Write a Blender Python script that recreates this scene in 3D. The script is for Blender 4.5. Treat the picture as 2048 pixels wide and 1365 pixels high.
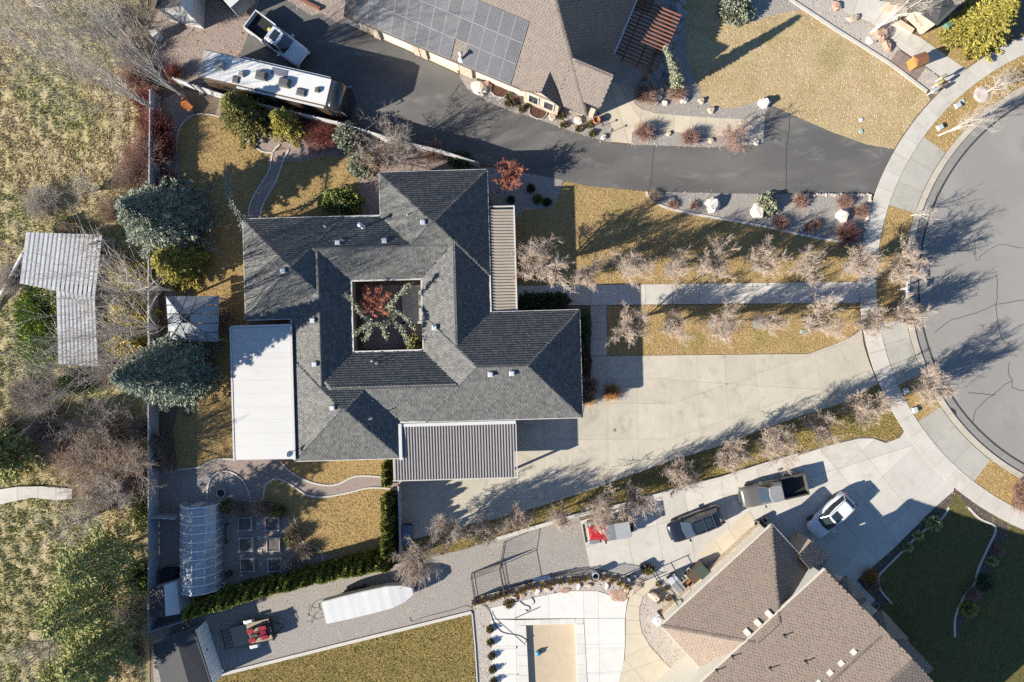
import bpy, bmesh, math, random
import numpy as np
from mathutils import Vector, Matrix, noise as mnoise
from math import radians as R_, sin, cos, pi, sqrt, atan2, hypot

for _o in list(bpy.data.objects): bpy.data.objects.remove(_o)
SC = bpy.context.scene
COL = SC.collection

# ------------------------------------------------------------------ camera
CAM_H = 62.0; FPX = 1365.33; CX, CY = 1024.0, 682.5
cam_d = bpy.data.cameras.new('Camera'); cam_d.sensor_width = 36.0; cam_d.lens = 24.0
cam_d.clip_start = 0.5; cam_d.clip_end = 1500.0
cam = bpy.data.objects.new('Camera', cam_d); COL.objects.link(cam)
cam.location = (0, 0, CAM_H); cam.rotation_euler = (0, 0, 0)
SC.camera = cam

# ------------------------------------------------------------------ sky and sun
SUN_EL = R_(26.0); SUN_DIR_DEG = 23.5           # shadows run 23.5 deg north of east
wd = bpy.data.worlds.new('World'); SC.world = wd; wd.use_nodes = True
nt = wd.node_tree; nt.nodes.clear()
sky = nt.nodes.new('ShaderNodeTexSky'); sky.sky_type = 'NISHITA'; sky.sun_disc = False
sky.sun_elevation = SUN_EL; sky.sun_rotation = R_(246.5)
sky.air_density = 1.0; sky.dust_density = 0.1; sky.ozone_density = 5.0
bg = nt.nodes.new('ShaderNodeBackground'); bg.inputs['Strength'].default_value = 0.076
out = nt.nodes.new('ShaderNodeOutputWorld')
nt.links.new(sky.outputs[0], bg.inputs[0]); nt.links.new(bg.outputs[0], out.inputs[0])
sun_d = bpy.data.lights.new('Sun', 'SUN'); sun_d.energy = 5.0; sun_d.angle = R_(0.55)
sun_d.color = (1.0, 0.935, 0.82)
sun = bpy.data.objects.new('Sun', sun_d); COL.objects.link(sun)
a_ = R_(SUN_DIR_DEG)
SUNV = Vector((cos(SUN_EL)*cos(a_), cos(SUN_EL)*sin(a_), -sin(SUN_EL)))
sun.rotation_euler = SUNV.to_track_quat('-Z', 'Y').to_euler(); sun.location = (-60, -30, 60)
SC.view_settings.view_transform = 'Standard'; SC.view_settings.look = 'None'
SC.view_settings.gamma = 1.0; SC.view_settings.use_curve_mapping = False
SC.view_settings.exposure = 1.2
SC.render.engine = 'CYCLES'
SC.cycles.use_denoising = False; SC.cycles.max_bounces = 6; SC.cycles.diffuse_bounces = 3; SC.cycles.transparent_max_bounces = 12

# ------------------------------------------------------------------ helpers
RNG = np.random.default_rng(7); random.seed(7)
def P(x, y, z=0.0):
    "surveyed plan position (photo pixels at ground scale) -> world point at height z"
    k = (CAM_H - z) / FPX
    return Vector(((x-CX)*k, -(y-CY)*k, z))
def P2(x, y, z=0.0):
    v = P(x, y, z); return (v.x, v.y)
PXM = FPX / CAM_H                                   # 22 px per metre at the ground

MATS = {}
def _lin(c):
    return tuple(((v/255)/12.92 if v/255 <= .04045 else (((v/255)+.055)/1.055)**2.4) for v in c)
def mat(name, c1, c2=None, scale=6.0, rough=0.85, bump=0.0, bscale=None, c3=None, s3=0.35, f3=0.5, metal=0.0,
        spec=0.3, shade=False, coord='pos', detail=4.0, stretch=None, trans=0.0, alpha=1.0, coat=0.0, blotch=None):
    if name in MATS: return MATS[name]
    m = bpy.data.materials.new(name); m.use_nodes = True
    t = m.node_tree; N = t.nodes; L = t.links
    b = N['Principled BSDF']
    b.inputs['Roughness'].default_value = rough; b.inputs['Metallic'].default_value = metal
    b.inputs['Specular IOR Level'].default_value = spec
    b.inputs['Coat Weight'].default_value = coat
    if trans: b.inputs['Transmission Weight'].default_value = trans
    if alpha < 1: b.inputs['Alpha'].default_value = alpha
    if c2 is None: c2 = tuple(min(1, v*0.86) for v in c1)
    if coord == 'pos':
        g = N.new('ShaderNodeNewGeometry'); src = g.outputs['Position']
    else:
        g = N.new('ShaderNodeTexCoord'); src = g.outputs['Object']
    if stretch:
        mp = N.new('ShaderNodeMapping'); mp.inputs['Scale'].default_value = stretch[:3]
        if len(stretch) > 3: mp.inputs['Rotation'].default_value = (0, 0, stretch[3])
        L.new(src, mp.inputs['Vector']); src = mp.outputs[0]
    n1 = N.new('ShaderNodeTexNoise'); n1.inputs['Scale'].default_value = scale
    n1.inputs['Detail'].default_value = detail; n1.inputs['Roughness'].default_value = 0.65
    L.new(src, n1.inputs['Vector'])
    r1 = N.new('ShaderNodeValToRGB'); r1.color_ramp.elements[0].position = .32; r1.color_ramp.elements[1].position = .68
    r1.color_ramp.elements[0].color = (*c2, 1); r1.color_ramp.elements[1].color = (*c1, 1)
    L.new(n1.outputs['Fac'], r1.inputs['Fac'])
    colr = r1.outputs['Color']
    if c3 is not None:
        n3 = N.new('ShaderNodeTexNoise'); n3.inputs['Scale'].default_value = s3; n3.inputs['Detail'].default_value = 3
        L.new(src, n3.inputs['Vector'])
        r3 = N.new('ShaderNodeMapRange'); r3.inputs[1].default_value = .42; r3.inputs[2].default_value = .68
        r3.inputs[4].default_value = f3
        L.new(n3.outputs['Fac'], r3.inputs[0])
        mx = N.new('ShaderNodeMix'); mx.data_type = 'RGBA'
        L.new(r3.outputs[0], mx.inputs[0]); L.new(colr, mx.inputs[6]); mx.inputs[7].default_value = (*c3, 1)
        colr = mx.outputs[2]
    if blotch is not None:                                   # stains with a shape of their own: (colour, scale, lo, hi, amount)
        bc, bs, lo, hi, ba = blotch
        n4 = N.new('ShaderNodeTexNoise'); n4.inputs['Scale'].default_value = bs; n4.inputs['Detail'].default_value = 6; n4.inputs['Roughness'].default_value = .7
        n4.inputs['Distortion'].default_value = .6
        L.new(src, n4.inputs['Vector'])
        r4 = N.new('ShaderNodeMapRange'); r4.inputs[1].default_value = lo; r4.inputs[2].default_value = hi; r4.inputs[4].default_value = ba
        L.new(n4.outputs['Fac'], r4.inputs[0])
        m4 = N.new('ShaderNodeMix'); m4.data_type = 'RGBA'
        L.new(r4.outputs[0], m4.inputs[0]); L.new(colr, m4.inputs[6]); m4.inputs[7].default_value = (*bc, 1); colr = m4.outputs[2]
    if shade:
        at = N.new('ShaderNodeAttribute'); at.attribute_name = 'shade'
        mu = N.new('ShaderNodeVectorMath'); mu.operation = 'MULTIPLY'
        L.new(colr, mu.inputs[0]); L.new(at.outputs['Color'], mu.inputs[1]); colr = mu.outputs[0]
    L.new(colr, b.inputs['Base Color'])
    if bump:
        nb = N.new('ShaderNodeTexNoise'); nb.inputs['Scale'].default_value = bscale or scale*3
        nb.inputs['Detail'].default_value = 3
        L.new(src, nb.inputs['Vector'])
        bp = N.new('ShaderNodeBump'); bp.inputs['Strength'].default_value = 1.0; bp.inputs['Distance'].default_value = bump
        L.new(nb.outputs['Fac'], bp.inputs['Height']); L.new(bp.outputs[0], b.inputs['Normal'])
    MATS[name] = m
    return m
def paint(name, c, rough=0.3, coat=0.5, metal=0.0):
    return mat(name, c, tuple(v*0.93 for v in c), 1.5, rough, spec=0.5, coat=coat, metal=metal, coord='obj')

class MB:
    "collects polygons; build() links them as one mesh object"
    def __init__(s): s.v = []; s.f = []; s.sh = []; s.cur = None
    def add(s, verts, faces, shade=None):
        o = len(s.v); s.v.extend([tuple(v) for v in verts])
        for f in faces: s.f.append(tuple(i+o for i in f))
        if shade is not None:
            while len(s.sh) < len(s.f)-len(faces): s.sh.append((1, 1, 1))
            s.sh.extend([shade]*len(faces))
        return s
    def box(s, x0, x1, y0, y1, z0, z1, shade=None):
        return s.add([(x0,y0,z0),(x1,y0,z0),(x1,y1,z0),(x0,y1,z0),(x0,y0,z1),(x1,y0,z1),(x1,y1,z1),(x0,y1,z1)],
              [(0,3,2,1),(4,5,6,7),(0,1,5,4),(1,2,6,5),(2,3,7,6),(3,0,4,7)], shade)
    def bar(s, p, q, w, z0, z1, z0b=None, z1b=None):
        "upright oriented box along plan segment p-q"
        p = Vector((p[0], p[1])); q = Vector((q[0], q[1])); d = (q-p); d.normalize(); n = Vector((-d.y, d.x))*w/2
        z0b = z0 if z0b is None else z0b; z1b = z1 if z1b is None else z1b
        a, b_, c, e = p-n, q-n, q+n, p+n
        return s.add([(a.x,a.y,z0),(b_.x,b_.y,z0b),(c.x,c.y,z0b),(e.x,e.y,z0),(a.x,a.y,z1),(b_.x,b_.y,z1b),(c.x,c.y,z1b),(e.x,e.y,z1)],
              [(0,3,2,1),(4,5,6,7),(0,1,5,4),(1,2,6,5),(2,3,7,6),(3,0,4,7)])
    def prism(s, poly, z0, z1, bottom=False):
        n = len(poly); A = sum(poly[i][0]*poly[(i+1)%n][1]-poly[(i+1)%n][0]*poly[i][1] for i in range(n))
        if A < 0: poly = poly[::-1]
        v = [(p[0],p[1],z0) for p in poly]+[(p[0],p[1],z1) for p in poly]
        f = [tuple(range(n, 2*n))]+[(i,(i+1)%n,n+(i+1)%n,n+i) for i in range(n)]
        if bottom: f.append(tuple(range(n-1,-1,-1)))
        return s.add(v, f)
    def sheet(s, poly, z):
        n = len(poly); A = sum(poly[i][0]*poly[(i+1)%n][1]-poly[(i+1)%n][0]*poly[i][1] for i in range(n))
        if A < 0: poly = poly[::-1]
        return s.add([(p[0],p[1],z) for p in poly], [tuple(range(n))])
    def strip(s, pts, w, z0, z1, closed=False):
        "kerb-like strip following plan points"
        n = len(pts); L = []; Rr = []
        for i in range(n):
            if closed: a, b_ = pts[i-1], pts[(i+1)%n]
            else: a, b_ = pts[max(0,i-1)], pts[min(n-1,i+1)]
            dx, dy = b_[0]-a[0], b_[1]-a[1]; l = hypot(dx,dy) or 1; nx, ny = -dy/l*w/2, dx/l*w/2
            L.append((pts[i][0]+nx, pts[i][1]+ny)); Rr.append((pts[i][0]-nx, pts[i][1]-ny))
        v = [];
        for i in range(n): v += [(*L[i],z0),(*L[i],z1),(*Rr[i],z1),(*Rr[i],z0)]
        f = []
        for i in range(n if closed else n-1):
            a = 4*i; b_ = 4*((i+1)%n)
            f += [(a+1,a+2,b_+2,b_+1),(a,a+1,b_+1,b_),(a+2,a+3,b_+3,b_+2)]
        if not closed: f += [(0,3,2,1),(4*n-4,4*n-3,4*n-2,4*n-1)]
        return s.add(v, f)
    def tube(s, pts, rad, sides=6, cap=True):
        pts = [Vector(p) for p in pts]; n = len(pts)
        if not hasattr(rad, '__len__'): rad = [rad]*n
        o = []
        for i in range(n):
            d = (pts[min(n-1,i+1)]-pts[max(0,i-1)])
            if d.length < 1e-9: d = Vector((0,0,1))
            d.normalize(); u = d.cross(Vector((0,0,1)))
            if u.length < .05: u = d.cross(Vector((1,0,0)))
            u.normalize(); w = d.cross(u)
            for k in range(sides):
                a = 2*pi*k/sides; o.append(pts[i]+(u*cos(a)+w*sin(a))*rad[i])
        f = []
        for i in range(n-1):
            for k in range(sides):
                f.append((i*sides+k, i*sides+(k+1)%sides, (i+1)*sides+(k+1)%sides, (i+1)*sides+k))
        if cap: f += [tuple(range(sides-1,-1,-1)), tuple(range((n-1)*sides, n*sides))]
        return s.add(o, f)
    def lathe(s, prof, n=12, c=(0,0,0), cap=True):
        v = []; f = []
        for (r,z) in prof:
            for k in range(n): a = 2*pi*k/n; v.append((c[0]+r*cos(a), c[1]+r*sin(a), c[2]+z))
        m_ = len(prof)
        for i in range(m_-1):
            for k in range(n): f.append((i*n+k, i*n+(k+1)%n, (i+1)*n+(k+1)%n, (i+1)*n+k))
        if cap: f += [tuple(range(n-1,-1,-1)), tuple(range((m_-1)*n, m_*n))]
        return s.add(v, f)
    def loft(s, rings, cap=True):
        n = len(rings[0]); v = [p for r in rings for p in r]; f = []
        for i in range(len(rings)-1):
            for k in range(n): f.append((i*n+k, i*n+(k+1)%n, (i+1)*n+(k+1)%n, (i+1)*n+k))
        if cap: f += [tuple(range(n-1,-1,-1)), tuple(range((len(rings)-1)*n, len(rings)*n))]
        return s.add(v, f)
    def mesh(s, name, m, smooth=False):
        me = bpy.data.meshes.new(name); me.from_pydata(s.v, [], s.f)
        if True:
            while len(s.sh) < len(s.f): s.sh.append((1,1,1))
            at = me.attributes.new('shade', 'FLOAT_COLOR', 'FACE')
            at.data.foreach_set('color', np.c_[np.array(s.sh, float), np.ones(len(s.sh))].ravel())
        me.materials.append(m)
        if smooth: me.shade_smooth()
        return me
    def build(s, name, m, parent=None, smooth=False, **kw):
        return link(name, s.mesh(name, m, smooth), parent, **kw)

def link(name, me, parent=None, label=None, cat=None, group=None, kind=None, loc=None, rz=0, world=False):
    o = bpy.data.objects.new(name, me); COL.objects.link(o)
    if loc is not None: o.location = loc
    if rz: o.rotation_euler = (0,0,rz)
    if parent is not None:
        o.parent = parent
        if world:                       # mesh was drawn in world coordinates: bring it into the thing's own frame
            root = parent
            while root.parent: root = root.parent
            M = Matrix.Translation(root.location) @ root.rotation_euler.to_matrix().to_4x4()
            me.transform(M.inverted())
    tag(o, label, cat, group, kind); return o
def tag(o, label=None, cat=None, group=None, kind=None):
    if label: o['label'] = label
    if cat: o['category'] = cat
    if group: o['group'] = group
    if kind: o['kind'] = kind
    return o
def thing(name, label, cat, loc=(0,0,0), rz=0, group=None):
    o = bpy.data.objects.new(name, None); COL.objects.link(o); o.empty_display_size = .3
    o.location = loc; o.rotation_euler = (0,0,rz); return tag(o, label, cat, group)
def copy_tree(o, parent=None, loc=None, rz=None, label=None):
    c = o.copy(); COL.objects.link(c); c.parent = parent
    if loc is not None: c.location = loc
    if rz is not None: c.rotation_euler = (0,0,rz)
    if label: c['label'] = label
    for ch in o.children: copy_tree(ch, c)
    return c
def bulk(name, V, F, m, shade=None, smooth=False):
    "fast mesh from numpy arrays; F (n,3) or (n,4)"
    me = bpy.data.meshes.new(name); V = np.asarray(V, np.float32); F = np.asarray(F, np.int32); k = F.shape[1]
    me.vertices.add(len(V)); me.vertices.foreach_set('co', V.ravel())
    me.loops.add(F.size); me.loops.foreach_set('vertex_index', F.ravel())
    me.polygons.add(len(F)); me.polygons.foreach_set('loop_start', np.arange(0, F.size, k, dtype=np.int32))
    me.polygons.foreach_set('loop_total', np.full(len(F), k, np.int32))
    me.update(calc_edges=True)
    if shade is not None:
        sh = np.asarray(shade, float)
        if sh.ndim == 1: sh = np.c_[sh, sh, sh]
        at = me.attributes.new('shade', 'FLOAT_COLOR', 'FACE')
        at.data.foreach_set('color', np.c_[sh, np.ones(len(sh))].ravel().astype(np.float32))
    me.materials.append(m)
    if smooth: me.shade_smooth()
    return me
def smooth_pts(pts, n=4, closed=False):
    "Catmull-Rom through plan points"
    o = []; N = len(pts)
    for i in range(N if closed else N-1):
        if closed: p0, p1, p2, p3 = pts[i-1], pts[i], pts[(i+1)%N], pts[(i+2)%N]
        else: p0, p1, p2, p3 = pts[max(0,i-1)], pts[i], pts[i+1], pts[min(N-1,i+2)]
        for k in range(n):
            t = k/n
            o.append(tuple(.5*((2*p1[j])+(-p0[j]+p2[j])*t+(2*p0[j]-5*p1[j]+4*p2[j]-p3[j])*t*t+(-p0[j]+3*p1[j]-3*p2[j]+p3[j])*t**3) for j in range(2)))
    if not closed: o.append(tuple(pts[-1]))
    return o
def W(pts, z=0.0): return [P2(x, y, z) for x, y in pts]
def inpoly(x, y, poly):
    x = np.asarray(x); y = np.asarray(y); c = np.zeros(x.shape, bool); n = len(poly); j = n-1
    for i in range(n):
        xi, yi = poly[i]; xj, yj = poly[j]
        if yi != yj:
            c ^= ((yi > y) != (yj > y)) & (x < (xj-xi)*(y-yi)/(yj-yi)+xi)
        j = i
    return c
def scatter(poly, dens, holes=(), rng=RNG, nmax=400000):
    poly = np.asarray(poly); x0, y0 = poly.min(0); x1, y1 = poly.max(0)
    n = int(min(nmax, (x1-x0)*(y1-y0)*dens)); x = rng.uniform(x0, x1, n); y = rng.uniform(y0, y1, n)
    k = inpoly(x, y, poly)
    for h in holes: k &= ~inpoly(x, y, h)
    return x[k], y[k]
def clip_half(poly, a, b, c):
    "part of polygon with a*x+b*y<=c"
    o = []; n = len(poly)
    for i in range(n):
        p, q = poly[i], poly[(i+1)%n]; dp = a*p[0]+b*p[1]-c; dq = a*q[0]+b*q[1]-c
        if dp <= 0: o.append(p)
        if (dp < 0 < dq) or (dq < 0 < dp):
            t = dp/(dp-dq); o.append((p[0]+(q[0]-p[0])*t, p[1]+(q[1]-p[1])*t))
    return o
def area(p): return .5*sum(p[i][0]*p[(i+1)%len(p)][1]-p[(i+1)%len(p)][0]*p[i][1] for i in range(len(p)))
def split(polys, p, q):
    "cut every polygon by the line p-q (pixel plan)"
    a, b = (q[1]-p[1]), -(q[0]-p[0]); c = a*p[0]+b*p[1]; o = []
    for pl in polys:
        A, B = clip_half(pl, a, b, c), clip_half(pl, -a, -b, -c)
        for k in (A, B):
            if len(k) >= 3 and abs(area(k)) > 25: o.append(k)
    return o
def shrink(poly, d):
    "pull polygon edges in by d (world units, near-convex slabs)"
    n = len(poly); s = 1 if area(poly) > 0 else -1; o = []
    for i in range(n):
        p0, p1, p2 = (Vector(poly[i-1]), Vector(poly[i]), Vector(poly[(i+1)%n]))
        e1 = (p1-p0); e2 = (p2-p1)
        if e1.length < 1e-4 or e2.length < 1e-4: o.append(tuple(p1)); continue
        e1.normalize(); e2.normalize(); n1 = Vector((-e1.y, e1.x))*s; n2 = Vector((-e2.y, e2.x))*s
        m = n1+n2
        if m.length < .3: o.append(tuple(p1)); continue
        m.normalize(); k = d/max(.35, m.dot(n1)); o.append((p1.x+m.x*k, p1.y+m.y*k))
    return o
def ordinal(i): return ['first','second','third','fourth','fifth','sixth','seventh','eighth','ninth','tenth','eleventh','twelfth','thirteenth','fourteenth','fifteenth','sixteenth','seventeenth','eighteenth','nineteenth','twentieth'][i] if i < 20 else f'{i+1}th'
# ================================================================== materials of the setting
m_conc = mat('concrete_warm', (.455,.41,.33), (.40,.362,.292), 1.2, .9, .002, 30, c3=(.365,.328,.265), s3=.35, f3=.55, shade=True, blotch=((.26,.235,.195),.55,.54,.66,.5))
m_conc_w = mat('concrete_white', (.50,.47,.42), (.45,.42,.375), 1.4, .9, .002, 30, c3=(.40,.375,.325), s3=.5, f3=.5, shade=True, blotch=((.34,.31,.265),.6,.55,.68,.5))
m_conc_g = mat('concrete_grey', (.40,.375,.325), (.34,.325,.285), 1.0, .9, .002, 30, c3=(.31,.295,.26), s3=.3, f3=.6, shade=True, blotch=((.25,.235,.205),.6,.55,.68,.5))
m_conc_pool = mat('concrete_pool_deck', (.58,.56,.52), (.53,.51,.47), 1.2, .9, .001, 30, shade=True)
m_conc_tan = mat('concrete_tan', (.50,.435,.33), (.45,.39,.30), 1.2, .9, .001, 30, shade=True)
m_joint = mat('joint_grey', (.24,.22,.185), (.15,.137,.115), 2)
m_street = mat('street_asphalt', (.25,.234,.212), (.215,.20,.182), 22, .95, .004, 60, c3=(.275,.258,.235), s3=.18, f3=.7, blotch=((.17,.16,.148),.35,.56,.72,.6))
m_gutter = mat('gutter_concrete', (.24,.225,.21), (.20,.19,.18), 3, .95, .002, 40, shade=True)
m_drive = mat('driveway_asphalt', (.105,.10,.094), (.083,.08,.076), 18, .9, .004, 60, c3=(.145,.138,.127), s3=.22, f3=.75, stretch=(.6,1.4,1,-.15), blotch=((.20,.19,.175),.5,.54,.74,.7))
m_crack = mat('crack_sealant', (.055,.053,.052), (.035,.034,.034), 8)
m_earth = mat('earth_mulch', (.19,.135,.095), (.10,.075,.055), 9, .95, .02, 22, c3=(.16,.125,.08), s3=.25, f3=.6)
m_lawn = mat('dormant_lawn', (.37,.255,.11), (.29,.195,.08), 3.0, .95, .03, 26, c3=(.27,.19,.075), s3=.5, f3=.65, blotch=((.20,.17,.06),.7,.58,.72,.6))
m_lawn_pale = mat('dormant_lawn_pale', (.44,.34,.19), (.37,.28,.15), 2.2, .95, .03, 26, c3=(.30,.21,.085), s3=.4, f3=.6)
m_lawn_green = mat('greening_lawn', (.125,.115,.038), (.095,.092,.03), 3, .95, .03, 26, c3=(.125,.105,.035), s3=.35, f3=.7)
m_lawn_olive = mat('olive_lawn', (.26,.19,.06), (.18,.14,.045), 2.5, .95, .03, 26, c3=(.15,.135,.04), s3=.7, f3=.7)
m_gravel = mat('gravel_bed', (.345,.315,.28), (.205,.187,.168), 24, .95, .03, 32, c3=(.29,.265,.235), s3=.4)
m_gravel_w = mat('white_gravel_bed', (.50,.455,.40), (.27,.24,.21), 20, .95, .03, 30)
m_gravel_p = mat('garden_gravel', (.33,.26,.22), (.20,.16,.14), 22, .95, .02, 40, c3=(.28,.225,.195), s3=.4)
m_field = mat('wild_grass_ground', (.42,.345,.20), (.33,.265,.145), 2.2, .95, .06, 12, c3=(.28,.25,.10), s3=.22, f3=.6)
m_stone = mat('stones', (.52,.46,.41), (.36,.31,.28), 1.5, .9, shade=True)
m_grass_blades = mat('grass_blades', (.56,.43,.25), (.465,.35,.195), .8, .9, shade=True)

# ================================================================== ground sheet
g = MB(); _o = [(-400,-400),(400,-400),(400,400),(-400,400)]; _i = W([(1042,1410),(1176,1410),(1166,1240),(1035,1242)])
for k in range(4): g.sheet([_o[k],_o[(k+1)%4],_i[(k+1)%4],_i[k]], 0.0)     # open where the pool is sunk
g.build('ground', m_earth, kind='structure')

LAWNS = {}
def flat(name, pts, m, z, sm=False, **kw):
    pl = smooth_pts(pts, 4, True) if sm else pts
    b = MB(); b.sheet(W(pl), z); kw.setdefault('kind', 'structure')
    return b.build(name, m, **kw), W(pl)

# ------------------------------------------------------------------ street (round end of the road)
SCX, SCY = 2252.0, 567.0
def arc(Rp, a0, a1, n=40):
    return [(SCX+Rp*cos(R_(a)), SCY+Rp*sin(R_(a))) for a in np.linspace(a0, a1, n)]
def ring(R0, R1, a0, a1, n=40): return arc(R0, a0, a1, n)+arc(R1, a1, a0, n)
def ang(x, y): return math.degrees(atan2(y-SCY, x-SCX)) % 360
b = MB(); b.sheet(W(arc(418, 0, 360, 121)[:-1]), 0.012)
street = b.build('street', m_street, kind='structure')
A0, A1 = 108, 262
def arc_slabs(parent_name, R0, R1, a0, a1, step, m, z1, base_m=m_joint, piece='slab', gap=.012):
    b = MB(); b.sheet(W(ring(R0, R1, a0, a1, 60)), z1-.03)
    par = b.build(parent_name, base_m, kind='structure')
    n = max(1, round(abs(a1-a0)/step)); st = (a1-a0)/n
    for i in range(n):
        s = MB(); pl = shrink(W(ring(R0, R1, a0+i*st, a0+(i+1)*st, 5)), gap)
        s.prism(pl, z1-.08, z1); v = .93+.1*random.random(); s.sh = [(v,v,v*.99)]*len(s.f)
        s.build(piece, m, par)
    return par
arc_slabs('gutter', 417, 433, A0, A1, 6.0, m_gutter, .02, piece='gutter_slab')
arc_slabs('kerb', 433, 445, A0, A1, 6.0, m_conc, .10, piece='kerb_stone')
arc_slabs('sidewalk', 500, 534, A0, A1, 4.1, m_conc_w, .10)
# seam and cracks in the road
b = MB(); b.strip(W(arc(415, A0, A1, 90)), .16, .0, .0165); b.build('seam', m_crack, street)
def crack(pts, w=.05, par=street, z=.018, m=m_crack):
    pl = []; pts = smooth_pts(pts, 4)
    for i, (x, y) in enumerate(pts): pl.append((x+random.uniform(-1.2,1.2), y+random.uniform(-1.2,1.2)))
    c = MB(); c.strip(W(pl), w, z-.004, z); c.build('crack', m, par)
crack([(2048,130),(1985,190),(1930,262),(1895,340),(1862,420),(1846,480)], .10)
crack([(1870,665),(1905,640),(1950,628),(1992,610),(2048,600)]); crack([(1992,612),(1994,640),(2006,680),(2020,690)])
crack([(1993,550),(1994,585),(1992,612)]); crack([(1950,820),(1985,790),(2010,770),(2024,762),(2026,775),(2048,782)])
crack([(2024,762),(2016,740),(2020,725)]); crack([(1936,786),(1955,787),(1990,790)],.06); crack([(1945,845),(1952,820)])
crack([(1950,480),(1952,520),(1965,510),(2000,490),(2048,497)],.04)
b = MB(); b.prism(W([(1902,815),(1911,821),(1913,829),(1903,831)]), .02, .03); b.build('storm_drain_grate', m_crack, street)

# ------------------------------------------------------------------ park strip: grass and concrete aprons in turn
def rsec(a0, a1, R0=445.5, R1=500): return ring(R0, R1, a0, a1, 16)
aTop = ang(1889,305); aA = ang(1823,426); aB = ang(1772,645); aC = ang(1806,766); aD = ang(1848,835); aE = ang(1962,944)
PARK = [('park_strip_lawn', rsec(aTop, 262)), ('park_strip_lawn', rsec(aB, aA)), ('park_strip_lawn', rsec(aD, aC)), ('park_strip_lawn', rsec(A0, aE))]
for nm, pl in PARK: flat(nm, pl, m_lawn, .06)
for a0, a1, st in ((aA, aTop, 6), (aC, aB, 5.2), (aE, aD, 5.5)):
    arc_slabs('driveway_apron', 446, 499.6, a0, a1, st, m_conc_g, .075)

# ------------------------------------------------------------------ slabbed concrete
def slabs(name, polys, m, z1=.06, cuts=(), gap=.012, base=True, piece='slab', tint=.13):
    "polys: pixel outlines; cuts: lines through them; each resulting slab is a piece of its own"
    if cuts: 
        for p, q in cuts: polys = split(polys, p, q)
    par = MB()
    for pl in polys: par.sheet(W(pl), z1-.025+random.uniform(-.0015,.0015))
    par = par.build(name, m_joint, kind='structure')
    for pl in polys:
        w = W(pl); w = w if area(w) > 0 else w[::-1]
        s = MB(); s.prism(shrink(w, gap), z1-.07, z1+random.uniform(-.002,.002)); v = 1-tint/2+tint*random.random()
        s.sh = [(v,v,v)]*len(s.f); s.build(piece, m, par)
    return par
DB = [(798,1086),(924,1053),(994,1037),(1080,1013),(1207,971),(1332,925)]        # lower edge of the long drive
drive_w = [(798,840),(1165,836),(1170,812),(1180,790),(1180,713),(1340,711),(1340,922)]+DB[::-1]
cw = [((x,0),(x+6,1365)) for x in (855,912,970,1027,1084,1140,1212,1272)]+[((800,y),(1340,y-4)) for y in (1000,942,882,811,761)]
slabs('driveway', [drive_w], m_conc, .06, cw, .006)
drive_e = [(1340,711),(1450,710),(1617,708),(1692,680),(1722,655),(1719,600),(1719,656),(1726,690),(1737,725),(1752,762),(1755,770),(1682,808),(1625,824),(1528,857),(1460,886),(1332,925),(1340,922)]
drive_e = [(1340,711),(1617,708),(1692,680),(1723,660),(1727,690),(1738,725),(1755,768),(1682,808),(1625,824),(1528,857),(1460,886),(1340,922)]
cw = [((1340,809),(1740,668)),((1340,878),(1760,735)),((1340,760),(1460,768)),((1393,700),(1402,930)),((1447,700),(1464,930)),((1505,700),(1530,900)),((1565,690),(1595,880)),((1625,690),(1660,860)),((1680,680),(1712,820))]
slabs('driveway', [drive_e], m_conc, .06, cw, .006)
slabs('front_walk', [[(1030,572),(1720,564),(1719,606),(1030,612)]], m_conc_w, .055, [((x,500),(x+1,700)) for x in (1076,1129,1183,1237,1290,1344,1398,1451,1505,1558,1612,1666)])
slabs('side_walk', [[(1181,611),(1213,611),(1214,712),(1181,712)]], m_conc_g, .05, [((1100,y),(1300,y)) for y in (645,679)])
slabs('entry_walk', [[(1180,215),(1215,160),(1268,180),(1266,205),(1282,218),(1312,227),(1382,233),(1510,240),(1530,232),(1526,285),(1502,291),(1492,277),(1394,269),(1318,262),(1276,258),(1265,267),(1263,288),(1221,284),(1225,259),(1218,238)]],
      m_conc_tan, .05, [((1214,150),(1262,300)),((1255,200),(1300,270)),((1286,200),(1276,280)),((1318,200),(1314,290)),((1350,200),(1346,290)),((1382,200),(1378,290)),((1414,200),(1410,290)),((1450,200),(1446,290)),((1490,200),(1488,290))])
slabs('neighbour_walk', [[(1672,0),(1800,0),(1794,54),(1838,74),(1932,139),(1899,166),(1853,134),(1800,98),(1776,74),(1741,44),(1700,31),(1674,10)]], m_conc_w, .05, [((1741,60),(1790,-10)),((1776,90),(1830,40)),((1810,130),(1870,70)),((1700,45),(1715,0))])
slabs('paver_pad', [[(1795,100),(1851,134),(1833,161),(1779,125)]], mat('pavers', (.25,.19,.165),(.19,.15,.13),6,shade=True), .05, [((1795+14*k,100+8.5*k),(1779+14*k,125+8.5*k)) for k in (1,2,3)]+[((1790,108),(1846,142)),((1784,117),(1840,151))], piece='paver', tint=.2)
slabs('garage_apron', [[(690,47),(813,100),(918,148),(912,138),(800,88),(700,40)]], m_conc_tan, .045, [((745,30),(735,90)),((808,60),(798,120)),((860,90),(850,140))])
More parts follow.
